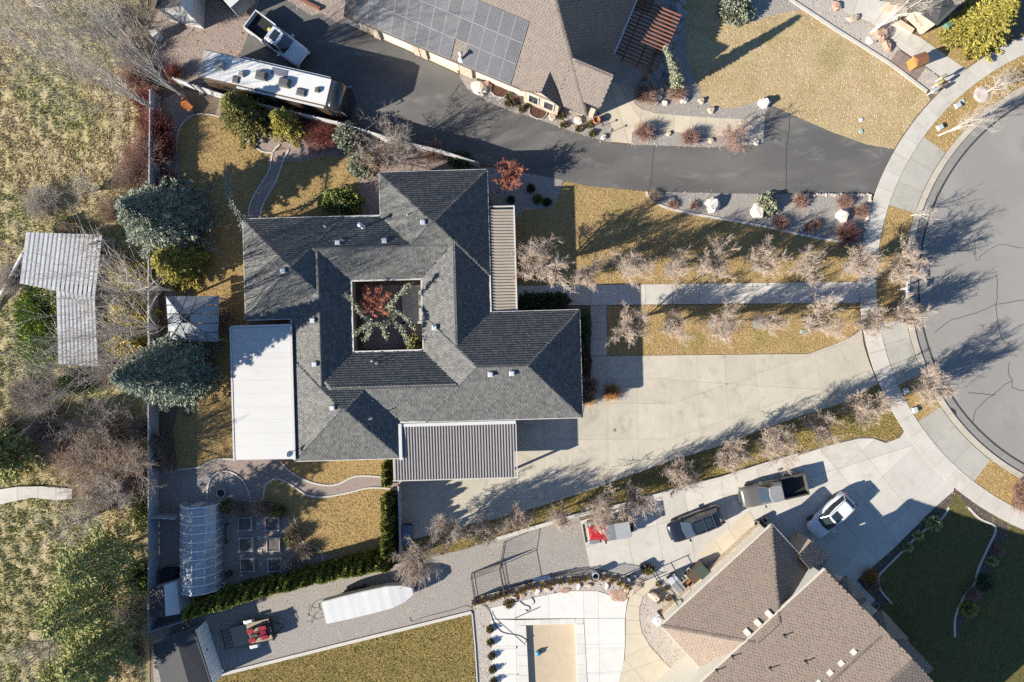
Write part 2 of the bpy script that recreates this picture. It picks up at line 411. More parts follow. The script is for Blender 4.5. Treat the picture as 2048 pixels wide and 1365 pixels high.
# neighbour's drive, lower right
nd = [(1160,1042),(1257,1012),(1352,980),(1440,958),(1528,930),(1592,912),(1661,890),(1718,877),(1746,877),(1771,886),(1800,875),(1809,862),(1836,893),(1869,928),(1909,966),(1907,982),(1869,1015),(1784,1100),(1713,1161),(1750,1200),(1738,1222),(1650,1160),(1560,1075),(1520,1040),(1420,1130),(1392,1150),(1330,1166),(1290,1155),(1250,1150),(1215,1142),(1180,1136)]
cw = [((1150,1100),(1570,970)),((1570,970),(1990,840)),((1238,980),(1280,1200)),((1300,960),(1335,1180)),((1363,950),(1400,1180)),((1430,900),(1475,1150)),((1500,900),(1570,1100)),
      ((1560,900),(1700,1060)),((1625,880),(1790,1080)),((1690,860),(1850,1060)),((1630,1080),(1790,930)),((1690,1130),(1880,960)),((1560,1040),(1690,930))]
slabs('neighbour_driveway', [nd], m_conc_w, .06, cw, .01)
slabs('house_walk', [[(1474,1040),(1498,1022),(1512,1042),(1420,1135),(1396,1108)]], m_conc_tan, .075, [((1450,1050),(1480,1090)),((1420,1070),(1450,1110))])
slabs('pool_deck', [[(981,1216),(1029,1205),(1090,1190),(1133,1182),(1194,1182),(1230,1194),(1258,1190),(1253,1210),(1250,1236),(981,1238)],
                    [(982,1238.5),(1033,1240),(1040,1400),(986,1400)],[(1168,1237),(1249.6,1236.5),(1250,1287),(1248,1320),(1230,1400),(1177,1400)]], m_conc_pool, .06,
      [((1097,1170),(1098,1240)),((1166,1170),(1168,1240)),((1196,1170),(1200,1400)),((1030,1200),(1031,1240)),((900,1297),(1035,1296.5)),((1160,1289),(1260,1287)),((1160,1345),(1260,1343)),((900,1350),(1035,1349)),((900,1238),(1300,1236))], .008, tint=.05)
slabs('pool_walk', [[(1305,1153),(1317,1164),(1286,1192),(1279,1215),(1279,1241),(1284,1266),(1301,1294),(1331,1327),(1341,1336),(1300,1400),(1216,1400),(1231,1365),(1249,1320),(1251,1287),(1251,1236),(1254,1210),(1261,1189),(1287,1161)]], m_conc_tan, .055,
      [((1240,1180),(1320,1200)),((1240,1210),(1320,1216)),((1240,1241),(1320,1240)),((1240,1271),(1320,1263)),((1240,1320),(1310,1285)),((1235,1350),(1345,1310)),((1250,1318),(1320,1400))], .008, tint=.05)
# coping stones and the covered pool
b = MB(); b.sheet(W([(1033,1240),(1168,1237),(1177,1400),(1040,1400)]), -.6); pool = b.build('pool_basin', mat('pool_shell',(.55,.45,.33)), kind='structure')
cop = [[(1033+k*16.8,1240-k*.38),(1033+(k+1)*16.8,1240-(k+1)*.38),(1033+(k+1)*16.8,1251-(k+1)*.45),(1033+k*16.8,1251-k*.4)] for k in range(8)]
cop += [[(1033+k*.9,1251+k*20),(1052+k*1,1251+k*20),(1053+k*1,1271+k*20),(1034+k*.9,1271+k*20)] for k in range(7)]
cop += [[(1150+k*.9,1248+k*20),(1168+k*1.1,1248+k*20),(1169+k*1.1,1268+k*20),(1151+k*.9,1268+k*20)] for k in range(7)]
for pl in cop:
    w = W(pl); w = w if area(w) > 0 else w[::-1]; s = MB(); s.prism(shrink(w,.008), -.5, .064, True); v = .9+.12*random.random(); s.sh = [(v,v*.99,v*.97)]*len(s.f); s.build('coping_stone', m_conc_pool, pool)
m_cover = mat('pool_cover', (.47,.375,.26), (.42,.335,.23), 1.0, .6, .01, 3, shade=False)
b = MB(); nx, ny = 12, 16
for j in range(ny+1):
    for i in range(nx+1):
        x = 1050+i*(106/nx)+j*.45; y = 1250+j*9.5
        q = P(x, y); b.v.append((q.x, q.y, -.22-.10*sin(pi*i/nx)+.012*mnoise.noise(Vector((i*.7,j*.7,0)))))
for j in range(ny):
    for i in range(nx): k = j*(nx+1)+i; b.f.append((k,k+nx+1,k+nx+2,k+1))
b.build('pool_cover', m_cover, smooth=True, label='tan sagging cover stretched over the swimming pool', cat='pool cover')

# ------------------------------------------------------------------ black asphalt drive
AD = [(520,0),(577,0),(623,31),(643,26),(674,44),(692,50),(812,101),(918,150),(920,156),(933,177),(974,203),(1020,223),(1074,238),(1143,264),(1220,286),(1262,291),(1420,293),(1502,297),(1523,288),(1530,231),(1543,211),(1579,228),(1661,264),(1733,290),(1787,299)]
AD += [(x,y) for x,y in arc(535, ang(1787,299), ang(1748,389), 12)]+[(1548,389),(1530,389),(1300,382),(1169,372),(1128,361),(1050,345),(954,328),(885,310),(808,292),(684,256),(551,226),(469,207),(430,190),(480,110),(500,60)]
asph, AD_W = flat('asphalt_driveway', AD, m_drive, .03)
crack([(1309,290),(1306,320),(1304,350),(1299,381)], .05, asph, .036); crack([(1578,228),(1577,262),(1573,300),(1572,345),(1571,388)], .06, asph, .036)
crack([(1540,250),(1560,262),(1578,270)], .03, asph, .036); crack([(902,285),(898,262)], .03, asph, .036)

# ------------------------------------------------------------------ lawns
def lawn(pts, m=m_lawn, z=.02, sm=False, dens=130, col=(1,1,1), h=.05, holes=(), name='lawn'):
    o, w = flat(name, pts, m, z, sm); LAWNS.setdefault(o.name, (w, dens, col, h, holes, z)); return o
edge_u = [(1294,384),(1295,391),(1313,407),(1343,419),(1405,432),(1530,454),(1631,476),(1718,489)]
lawn([(1030,572),(1030,438),(1051,420),(1100,417),(1116,397),(1124,369),(1135,363),(1169,371),(1294,384)]+smooth_pts(edge_u,3)[1:]+[(1726,490),(1720,520),(1718,564)], dens=150)
lawn([(1214,612),(1719,606),(1721,654),(1692,679),(1617,707),(1214,712)], dens=150)
SL_LOW = [(1746,874),(1718,873),(1661,887),(1592,909),(1528,926),(1440,954),(1352,975),(1301,988),(1257,1003),(1140,1032),(994,1077),(929,1098),(847,1117),(807,1108)]
lawn([(798,1086)]+DB[1:]+[(1460,886),(1528,857),(1625,824),(1682,808),(1756,770)]+arc(535,ang(1756,770),ang(1806,858),6)+[(1800,871),(1784,880),(1771,881),(1758,878)]+SL_LOW, m_lawn_olive, dens=120, col=(.72,.66,.45), h=.09)
lawn([(1362,0),(1372,60),(1372,115),(1388,160),(1405,195),(1425,214),(1471,218),(1510,203),(1536,196),(1543,211),(1579,228),(1661,264),(1733,290),(1787,299)]+arc(536, ang(1790,294), ang(1862,202), 8)+[(1853,184),(1779,128),(1671,59),(1608,20),(1560,25),(1500,45),(1475,0)], m_lawn_pale, dens=130, col=(1.12,1.2,1.45))
lawn([(1838,74),(1876,56),(1935,10),(2012,10),(2020,78),(1990,92),(1932,138),(1880,104)], dens=100)
lawn([(354,290),(356,261),(372,239),(392,229),(420,229),(451,238),(467,251),(492,279),(523,302),(548,305),(537,345),(512,385),(500,412),(497,445),(600,450),(600,640),(382,640),(382,499),(392,468),(384,425),(361,394),(356,371),(362,340)], dens=120, col=(.95,.9,.75), h=.06)
lawn([(570,322),(607,326),(643,313),(700,315),(716,345),(718,380),(715,445),(519,445),(529,405),(552,364)], dens=120, col=(.9,.88,.75), h=.06)
lawn([(384,640),(500,640),(500,905),(468,918),(431,918),(397,934),(356,938),(346,865),(354,824),(369,800),(384,690)], dens=90, col=(.8,.8,.65), h=.06)
lawn([(560,915),(580,942),(619,963),(653,971),(678,968),(712,953),(762,954),(790,955),(790,905),(560,905)], dens=120, col=(.95,.9,.7))
lawn([(527,1000),(528,985),(532,970),(543,961),(560,959),(584,971),(614,990),(650,994),(700,985),(740,975),(796,979),(796,1000),(770,1100),(738,1110),(720,1119),(700,1119),(679,1112),(643,1112),(610,1105),(597,1089),(587,1061),(577,1030)], dens=120, col=(.95,.9,.7), h=.06)
lawn([(425,1353),(943,1224),(954,1400),(400,1400)], m_lawn_olive, dens=140, col=(.85,.78,.5), h=.08)
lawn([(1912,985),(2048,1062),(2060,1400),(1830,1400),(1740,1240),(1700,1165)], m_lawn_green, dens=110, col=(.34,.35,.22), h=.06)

# ------------------------------------------------------------------ gravel and planting beds
BEDS = []
def bed(pts, m, z, dens, size, col, sm=False, name='gravel_bed', holes=()):
    o, w = flat(name, pts, m, z, sm); BEDS.append((w, dens, size, col, z, holes)); return o
LTC = [(1,.99,.97),(.82,.8,.77),(1.1,1.09,1.06),(.65,.63,.6),(1,.92,.84)]
GRY = [(.9,.88,.86),(.68,.66,.65),(1.05,1.03,1),(.5,.49,.48),(.8,.7,.62)]
PNK = [(.82,.64,.53),(.62,.48,.41),(.98,.8,.69),(.45,.36,.32),(.75,.68,.63)]
WHT = [(1.2,1.17,1.1),(1.05,1,.93),(.85,.8,.74),(1.15,1.0,.88),(.6,.55,.5)]
bed([(917,150),(920,158),(933,178),(974,204),(1020,224),(1074,239),(1143,265),(1221,286),(1225,259),(1218,238),(1190,215),(1030,150)], m_gravel, .022, 45, .055, LTC)
bed([(1266,180),(1266,205),(1282,218),(1312,227),(1382,233),(1510,240),(1530,230),(1545,205),(1536,195),(1510,203),(1471,218),(1425,214),(1405,195),(1388,160),(1372,115),(1372,60),(1362,0),(1310,0),(1250,120)], m_gravel, .022, 40, .055, LTC)
bed([(1263,290),(1265,267),(1276,258),(1318,262),(1394,269),(1492,277),(1503,292),(1420,295)], m_gravel, .034, 45, .055, LTC)
bed([(1295,384),(1296,391),(1314,407),(1343,419),(1405,432),(1530,454),(1631,476),(1722,489),(1735,440),(1745,390),(1548,389)], m_gravel, .024, 38, .05, GRY)
bed([(975,335),(1050,346),(1127,361),(1123,369),(1116,397),(1100,417),(1051,420),(1030,438),(1000,440),(970,380)], m_gravel, .022, 45, .05, GRY)
bed([(1584,0),(1672,60),(1779,127),(1800,100),(1776,74),(1741,44),(1700,31),(1674,10),(1665,0)], m_gravel_w, .022, 30, .06, WHT)
bed([(1851,135),(1888,163),(1872,190),(1833,162)], m_gravel_w, .022, 35, .06, WHT)
bed([(1480,0),(1500,46),(1560,26),(1608,20),(1585,0)], m_gravel, .022, 30, .055, LTC)
bed([(330,0),(520,0),(500,60),(480,110),(430,190),(364,172),(300,120),(300,60)], m_gravel_p, .018, 45, .06, PNK)
bed([(575,0),(690,0),(700,40),(690,50),(674,45),(643,27),(623,32)], m_gravel_p, .032, 45, .06, LTC)
GARDEN = [(310,945),(356,938),(397,934),(431,918),(468,918),(560,918),(580,943),(619,964),(653,972),(678,969),(712,954),(796,956),(796,979),(740,976),(700,986),(650,995),(614,991),(584,972),(560,960),(543,962),(532,971),(528,986),(527,1000),(577,1030),(587,1061),(597,1089),(610,1105),(643,1112),(679,1112),(700,1119),(720,1119),(738,1110),(770,1100),(770,1130),(600,1195),(400,1240),(310,1250)]
bed(GARDEN, m_gravel_p, .018, 30, .035, PNK, name='garden_gravel')
bed([(364,1000),(364,960),(400,940),(440,945),(478,958),(497,985),(500,1010),(440,1012)], m_gravel, .026, 40, .04, GRY, name='garden_gravel')
bed([(300,1262),(480,1215),(800,1118),(847,1118),(929,1099),(994,1078),(1159,1034),(1181,1137),(1100,1150),(945,1196),(943,1222),(425,1351),(310,1390)], m_gravel, .02, 75, .038, LTC, name='gravel_drive')
bed([(945,1197),(1000,1182),(1100,1155),(1181,1138),(1250,1151),(1296,1156),(1287,1161),(1260,1189),(1230,1194),(1194,1182),(1133,1182),(1090,1190),(1029,1205),(981,1216)], m_gravel_w, .026, 42, .06, WHT)
bed([(945,1205),(981,1216),(988,1400),(957,1400)], m_gravel_w, .028, 42, .055, WHT)
bed([(1317,1164),(1345,1160),(1400,1150),(1440,1180),(1330,1240),(1400,1340),(1341,1336),(1331,1327),(1301,1294),(1284,1266),(1279,1241),(1279,1215),(1286,1192)], m_gravel_w, .022, 42, .06, WHT)
bed([(1910,982),(1936,1015),(1959,1038),(1987,1051),(1989,1066),(1977,1092),(1956,1138),(1948,1169),(1928,1192),(1910,1233),(1909,1274),(1930,1240),(1959,1192),(1973,1151),(2001,1097),(2019,1054)], mat('dark_mulch',(.12,.095,.08),(.07,.055,.048),12,bump=.03), .03, 14, .05, PNK, name='mulch_bed')
bed([(1910,982),(1897,1015),(1882,1038),(1841,1066),(1805,1102),(1772,1135),(1757,1153),(1760,1179),(1783,1207),(1752,1215),(1750,1200),(1713,1161),(1784,1100),(1869,1015),(1907,982)], MATS['dark_mulch'], .032, 14, .05, PNK, name='mulch_bed')

# concrete edging and kerbs
def edging(pts, w=.14, z=.09, m=m_conc_w, name='edging', sm=4, lab=None):
    b = MB(); b.strip(W(smooth_pts(pts, sm) if sm else pts), w, 0, z); return b.build(name, m, kind='structure')
edging(edge_u, .2); edging([(1580,0),(1671,60),(1779,128),(1853,184)], .28, .12, sm=1)
edging([(560,290),(546,306),(537,345),(512,385),(500,412),(497,440)]); edging([(578,300),(567,322),(552,364),(529,405),(519,440)])
edging([(354,300),(354,285),(358,261),(373,240),(392,230),(420,230),(451,239),(467,252),(492,280),(523,303),(546,306)], .12)
edging([(563,925),(583,945),(619,964),(653,971),(678,968),(712,953),(762,954)]); edging([(527,1000),(528,985),(532,970),(543,961),(560,959),(584,971),(614,990),(650,994),(700,985),(740,976),(796,979)])
edging([(356,939),(397,935),(431,919),(468,919)]); edging([(416,1000),(416,975),(428,950),(455,943),(482,957),(498,985),(502,1005)], .12)
edging([(1897,1015),(1882,1038),(1841,1066),(1805,1102),(1772,1135),(1757,1153),(1760,1179),(1783,1207)], .16)
edging([(1936,1015),(1959,1038),(1987,1051),(1989,1066),(1977,1092),(1956,1138),(1948,1169),(1928,1192),(1910,1233),(1909,1274)], .18)
edging([(994,1076),(1140,1033),(1257,1006),(1352,978),(1440,956),(1528,928),(1592,910)], .32, .35, sm=1, name='retaining_kerb')
edging([(425,1353),(684,1288),(943,1224)], .28, .16, sm=1, name='kerb'); edging([(944,1224),(950,1290),(957,1400)], .1, .12, sm=1)
edging([(587,1030),(597,1062),(607,1085),(640,1100),(650,1125),(690,1118),(740,1108)], .1, .06)
bed([(467,252),(492,280),(523,303),(546,306),(560,290),(578,300),(570,322),(607,326),(643,313),(700,315),(716,345),(718,380),(716,440),(760,440),(760,343),(950,338),(880,312),(684,258),(551,228),(440,200),(430,235)], m_gravel_p, .016, 34, .05, PNK)
bed([(354,290),(362,340),(356,371),(361,394),(384,425),(392,468),(382,499),(382,640),(330,640),(325,200),(366,180),(390,228),(372,239),(356,261)], m_gravel_p, .014, 22, .05, PNK)
pl_ = smooth_pts([(548,303),(538,345),(513,385),(501,412),(498,442)],4); pr_ = smooth_pts([(577,298),(566,322),(551,364),(528,405),(518,442)],4); k_ = len(pl_)
slabs('brick_path', [[pl_[i],pr_[i],pr_[i+1],pl_[i+1]] for i in range(k_-1)], mat('path_bricks',(.36,.27,.23),(.27,.20,.17),5,shade=True), .045, [((523+x*3.4,440),(560+x*3.2,300)) for x in ()], piece='brick', tint=.25)
# ------------------------------------------------------------------ field on the left: uneven sheet
fx0, fy0 = P2(-60, 1430); fx1, fy1 = P2(300, -60)
nx, ny = 100, 380; V = np.zeros((nx+1, ny+1, 3))
for i in range(nx+1):
    for j in range(ny+1):
        x = fx0+(fx1-fx0)*i/nx; y = fy0+(fy1-fy0)*j/ny
        e = min(1, (nx-i)/6)
        V[i,j] = (x, y, .03+e*(.2+.13*mnoise.noise(Vector((x*.9,y*.9,0)))+.07*mnoise.noise(Vector((x*2.1,y*2.1,4)))+.05*mnoise.noise(Vector((x*4.5,y*4.5,8)))))
idx = np.arange((nx+1)*(ny+1)).reshape(nx+1, ny+1)
F = np.stack([idx[:-1,:-1], idx[1:,:-1], idx[1:,1:], idx[:-1,1:]], -1).reshape(-1,4)
link('field', bulk('field', V.reshape(-1,3), F, m_field, smooth=True), kind='structure')
slabs('field_path', [[(0,978),(40,972),(90,971),(150,976),(150,996),(118,999),(70,994),(30,1002),(-20,1014),(-20,988)]], m_conc_w, .42, [((40,950),(42,1020)),((82,950),(82,1020)),((118,950),(118,1020))])
V_FIELD_Z = V[:,:,2].copy()
# ================================================================== roofs: shingle courses as real tabs
def shingle_tabs(polys, row, tab, thick, rng, keep=None, var=.16, warm=.05):
    "polys: list of 3D polygons (world). Returns arrays of tab quads (top + butt) with shade."
    VV = []; SS = []
    for poly in polys:
        pts = np.array([tuple(p) for p in poly], float); c = pts.mean(0)
        nrm = np.zeros(3)
        for i in range(len(pts)): nrm += np.cross(pts[i]-c, pts[(i+1)%len(pts)]-c)
        nrm /= np.linalg.norm(nrm)
        if nrm[2] < 0: nrm = -nrm
        s = np.array([-nrm[0]*nrm[2], -nrm[1]*nrm[2], nrm[0]**2+nrm[1]**2]); s /= np.linalg.norm(s); h = np.cross(s, nrm)
        hc = (pts-c)@h; sc_ = (pts-c)@s
        smin, smax, hmin, hmax = sc_.min(), sc_.max(), hc.min(), hc.max()
        nr = int((smax-smin)/row)+1
        for r in range(nr):
            s0 = smin+r*row; hs = np.arange(hmin-tab+(r%2)*tab/2+rng.uniform(-.04,.04), hmax+tab, tab)
            n = len(hs); w = tab*rng.uniform(.82,.985,n); s1 = s0+row*1.25; drop = rng.uniform(0,.012,n)
            ok = inpoly(hs+tab/2, np.full(n, s0+row/2), list(zip(hc, sc_)))
            if keep is not None:
                X = c[None]+np.outer(hs+tab/2, h)+np.full((n,1), s0+row/2)*s[None]; ok &= keep(X)
            if not ok.any(): continue
            hs, w, drop = hs[ok], w[ok], drop[ok]; n = len(hs)
            xs_ = []                                     # trim tabs at rakes, hips and valleys
            for i in range(len(pts)):
                sa_, sb_ = sc_[i], sc_[(i+1)%len(pts)]
                if (sa_-s0-row/2)*(sb_-s0-row/2) < 0: xs_.append(hc[i]+(hc[(i+1)%len(pts)]-hc[i])*(s0+row/2-sa_)/(sb_-sa_))
            if len(xs_) >= 2:
                e_ = np.clip(hs+w, min(xs_)-.02, max(xs_)+.02); hs = np.clip(hs, min(xs_)-.02, max(xs_)+.02); w = np.maximum(e_-hs, .01)
            lift = thick*rng.uniform(.8,1.25,n)
            def pt(hh, ss, up): return c[None]+np.outer(hh, h)+np.outer(ss, s)+np.outer(up, nrm)
            a = pt(hs, s0-drop, lift); b_ = pt(hs+w, s0-drop, lift); c2 = pt(hs+w, np.full(n,s1), np.full(n,.004)); d = pt(hs, np.full(n,s1), np.full(n,.004))
            e = pt(hs, s0-drop, np.zeros(n)-.002); f = pt(hs+w, s0-drop, np.zeros(n)-.002)
            VV.append(np.stack([a,b_,c2,d,e,f],1))
            v = 1+var*rng.standard_normal(n).clip(-1.8,1.8); t = warm*rng.standard_normal(n)
            SS.append(np.c_[v*(1+t), v, v*(1-t)])
    if not VV: return None
    Vv = np.concatenate(VV); S = np.concatenate(SS); n = len(Vv)
    F = (np.array([[0,1,2,3],[4,5,1,0]])[None]+(np.arange(n)*6)[:,None,None]).reshape(-1,4)
    return Vv.reshape(-1,3), F, np.repeat(S.clip(.25,2),2,0)
def ridge_caps(mb, p, q, step=.3, w=.12, up=.045, rng=random):
    "overlapping cap pieces along a hip or ridge, each tilted like a fish scale"
    p, q = Vector(p), Vector(q)
    if p.z > q.z: p, q = q, p
    d = q-p; L = d.length; d.normalize(); s = d.cross(Vector((0,0,1))); s.normalize(); n = s.cross(d); n.normalize()
    k = int(L/step)
    for i in range(k):
        a = p+d*(i*step); b_ = p+d*((i+1)*step+.05)
        drop = .05
        v = [a-s*w+n*(up-drop), a+n*up, a+s*w+n*(up-drop), b_-s*w+n*(.012-drop), b_+n*.012, b_+s*w+n*(.012-drop), a-s*w-n*.05, a+s*w-n*.05]
        sh = rng.uniform(.6,.85); mb.add(v, [(0,1,4,3),(1,2,5,4),(0,6,7,2,1)], (sh,sh,sh))

m_shing = mat('charcoal_shingles', (.126,.125,.119), (.10,.099,.096), 14, .95, .004, 60, c3=(.115,.113,.104), s3=.3, f3=.6, shade=True, blotch=((.148,.144,.132),.45,.52,.72,.5))
m_shing_base = mat('roof_underlay', (.05,.05,.052))
m_trim = mat('white_trim', (.52,.50,.47), rough=.5)
m_wall = mat('pale_stucco', (.42,.38,.33), (.38,.34,.30), 6, .9, .004)
m_white = mat('white_metal', (.53,.52,.50), (.49,.48,.465), .8, .45, spec=.4)
m_galv = mat('galvanised_vent', (.62,.63,.64), rough=.4, metal=.3)
m_glass = mat('dark_glass', (.03,.035,.04), rough=.06, spec=.6)

# ------------------------------------------------------------------ charcoal house round a courtyard
EAVE = 3.15; PITCH = .275; HROT = R_(1.6)
hO = P(773, 631, EAVE); hO = Vector((hO.x, hO.y, 0))
house = thing('courtyard_house', 'low charcoal shingle house built round a square courtyard', 'house', hO, HROT)
def hl(x, y, z=EAVE):
    "plan pixel -> house frame"
    v = P(x, y, z)-hO; c, s = cos(-HROT), sin(-HROT); return Vector((v.x*c-v.y*s, v.x*s+v.y*c, z))
def wl(u, v, z): c, s = cos(HROT), sin(HROT); return Vector((hO.x+u*c-v*s, hO.y+u*s+v*c, z))
uW0 = hl(489,540).x; uC0 = hl(704,630).x; uC1 = hl(845,630).x; uE = hl(977.5,480).x; uEE = hl(1161.5,730).x; uP = hl(800,880).x; uNE = hl(760,390).x
vN = hl(625,435.5).y; vNN = hl(866,343).y; vC1 = hl(772,560).y; vC0 = hl(775,702.5).y; vS = hl(915,842).y; vSS = hl(695,919.5).y; vSEt = hl(1070,623).y
uSW = hl(590,900).x
hw = (uC0-uW0)
RECTS = {  # u0,u1,v0,v1,dz
 'nw': (uW0, uW0+(vN-hl(490,640).y), hl(490,640).y, vN, 0), 'ne': (uNE, uE, vNN-(uE-uNE)*.98, vNN, 0),
 'sw': (uSW, uP, vSS, vSS+(uP-uSW)*.97, 0), 'se': (uC1+.02, uEE, vS, vSEt, 0),
 'n': (uW0+.5, uE-.5, vC1, vN-.04, -.03), 's': (uSW+.5, uEE-.5, vS+.04, vC0, -.03), 'w': (uSW+.03, uC0, vSS+.5, vN-.5, -.03), 'e': (uC1, uE-.04, vS+.5, vNN-.5, -.03)}
def rz_(name, u, v):
    u0,u1,v0,v1,dz = RECTS[name]; return EAVE+dz+PITCH*np.minimum(np.minimum(u-u0,u1-u),np.minimum(v-v0,v1-v))
def rect_faces(name):
    u0,u1,v0,v1,dz = RECTS[name]; E = EAVE+dz; W_, H_ = u1-u0, v1-v0; r = min(W_,H_)/2; zt = E+PITCH*r
    A,B,C,D = (u0,v0,E),(u1,v0,E),(u1,v1,E),(u0,v1,E)
    if W_ >= H_: p,q = (u0+r,(v0+v1)/2,zt),(u1-r,(v0+v1)/2,zt); return {'S':[A,B,q,p],'E':[B,C,q],'N':[C,D,p,q],'W':[D,A,p]},(p,q)
    p,q = ((u0+u1)/2,v0+r,zt),((u0+u1)/2,v1-r,zt); return {'S':[A,B,p],'E':[B,C,q,p],'N':[C,D,q],'W':[D,A,p,q]},(p,q)
rr = np.random.default_rng(11)
base = MB(); alls = []; caps = MB()
for nm in RECTS:
    fc, (p, q) = rect_faces(nm)
    for k, f in fc.items(): base.add(f, [tuple(range(len(f)))])
    others = [o for o in RECTS if o != nm]
    def keep(X, nm=nm, others=others):
        k = np.ones(len(X), bool)
        for o in others: k &= X[:,2] >= rz_(o, X[:,0], X[:,1])-.004
        return k
    t = shingle_tabs(list(fc.values()), .205, .27, .03, rr, keep, .14, .02)
    if t: alls.append(t)
    u0,u1,v0,v1,dz = RECTS[nm]; E = EAVE+dz
    corners = {'a':(u0,v0,E),'b':(u1,v0,E),'c':(u1,v1,E),'d':(u0,v1,E)}
    W_, H_ = u1-u0, v1-v0
    ends = {'a':p,'b':q,'c':q,'d':p} if W_>=H_ else {'a':p,'b':p,'c':q,'d':q}
    segs = [(corners[k], ends[k]) for k in corners]+([(p,q)] if (Vector(p)-Vector(q)).length>.4 else [])
    for a_, b_ in segs:
        a_, b_ = Vector(a_), Vector(b_); n = max(2,int((b_-a_).length/.3)); run = []
        for i in range(n+1):
            x = a_+(b_-a_)*i/n; top = all(x.z >= rz_(o,x.x,x.y)-.004 for o in others)
            if top: run.append(x)
            if (not top or i == n):
                if len(run) > 1: ridge_caps(caps, run[0], run[-1])
                run = []
roof = base.build('roof', m_shing_base, house)
off = 0; Vs = []; Fs = []; Ss = []
for v_, f_, s_ in alls: Vs.append(v_); Fs.append(f_+off); Ss.append(s_); off += len(v_)
link('shingle_courses', bulk('shingle_courses', np.concatenate(Vs), np.concatenate(Fs), m_shing, np.concatenate(Ss)), roof, kind='stuff')
caps.build('ridge_caps', m_shing, roof, kind='stuff')
# gutters round the eaves
outline = [(uW0,RECTS['nw'][2]),(uW0,vN),(uNE,vN),(uNE,vNN),(uE,vNN),(uE,vSEt),(uEE,vSEt),(uEE,vS),(uP,vS),(uP,vSS),(uSW,vSS)]
outline += [(uSW,RECTS['nw'][2])]
for i in range(len(outline)):
    a_, b_ = outline[i], outline[(i+1)%len(outline)]
    gt = MB(); gt.bar(a_, b_, .15, EAVE-.16, EAVE+.0); gt.build('gutter', m_trim, house)
cy = [(uC0,vC0),(uC1,vC0),(uC1,vC1),(uC0,vC1)]
for i in range(4):
    gt = MB(); gt.bar(cy[i], cy[(i+1)%4], .15, EAVE-.16, EAVE+.005); gt.build('gutter', m_trim, house)
# walls set back under the eaves
def ring_wall(poly, d, m, name, z1, z0=0):
    b = MB(); pl = shrink(poly if area(poly)>0 else poly[::-1], d); n = len(pl)
    for i in range(n): b.bar(pl[i], pl[(i+1)%n], .2, z0, z1)
    return b.build(name, m, house)
ring_wall(outline, .55, m_wall, 'outer_wall', EAVE-.05)
ring_wall(cy, -.45, m_wall, 'courtyard_wall', EAVE-.05)
for k, (u, v, du, dv) in enumerate([(uE-.42,6,.06,1.6),(uE-.42,1.5,.06,2.2),(uW0+.43,6.5,.06,1.8)]):
    b = MB(); b.box(u-du/2, u+du/2, v-dv/2, v+dv/2, .9, 2.2); b.build('window', m_glass, house)
# roof vents: square caps and thin pipes
def roof_z(u, v): return max(float(rz_(o,u,v)) for o in RECTS)
for (x, y) in [(673,484),(767,480),(846,445),(566,542),(622,641),(626,729),(665,816),(867,655),(981,749),(1024,747)]:
    q = hl(x, y, 4.3); z = roof_z(q.x, q.y); b = MB()
    b.box(q.x-.17,q.x+.17,q.y-.17,q.y+.17,z-.1,z+.26); b.loft([[(q.x-.22,q.y-.22,z+.2),(q.x+.22,q.y-.22,z+.2),(q.x+.22,q.y+.22,z+.2),(q.x-.22,q.y+.22,z+.2)],[(q.x-.15,q.y-.15,z+.32),(q.x+.15,q.y-.15,z+.32),(q.x+.15,q.y+.15,z+.32),(q.x-.15,q.y+.15,z+.32)]])
    b.build('roof_vent', m_galv, house)
for (x, y, hgt) in [(646,451,.55),(684,481,.6),(814,429,.35),(741,723,.65),(751,728,.65),(741,838,.8),(865,654,.5)]:
    q = hl(x, y, 4.1); z = roof_z(q.x, q.y); b = MB(); b.tube([(q.x,q.y,z-.1),(q.x,q.y,z+hgt)], .05, 8); b.lathe([(.12,0),(.06,.08)], 8, (q.x,q.y,z)); b.build('vent_pipe', m_galv, house)
q = hl(722, 452, 4.2); z = roof_z(q.x, q.y); b = MB(); b.tube([(q.x,q.y,z-.1),(q.x,q.y,z+1.25)], .1, 10); b.lathe([(.17,0),(.2,.12),(.05,.22)], 10, (q.x,q.y,z+1.2)); b.lathe([(.22,0),(.11,.12)],10,(q.x,q.y,z)); b.build('flue_pipe', m_galv, house)
# courtyard floor pieces
b = MB(); b.box(uC0+.2,uC1-.2,vC0+.2,vC1-.2,.02,.05); b.build('courtyard_floor', m_gravel_p, house)
b = MB(); b.box(uC1-1.9,uC1-.25,vC0+2.6,vC1-.3,.05,.35); b.box(uC1-2.15,uC1-1.9,vC0+.5,vC1-.3,.05,.42); b.box(uC1-2.15,uC1-.25,vC0+2.35,vC0+2.6,.05,.42); b.build('courtyard_planter', m_conc_g, house)

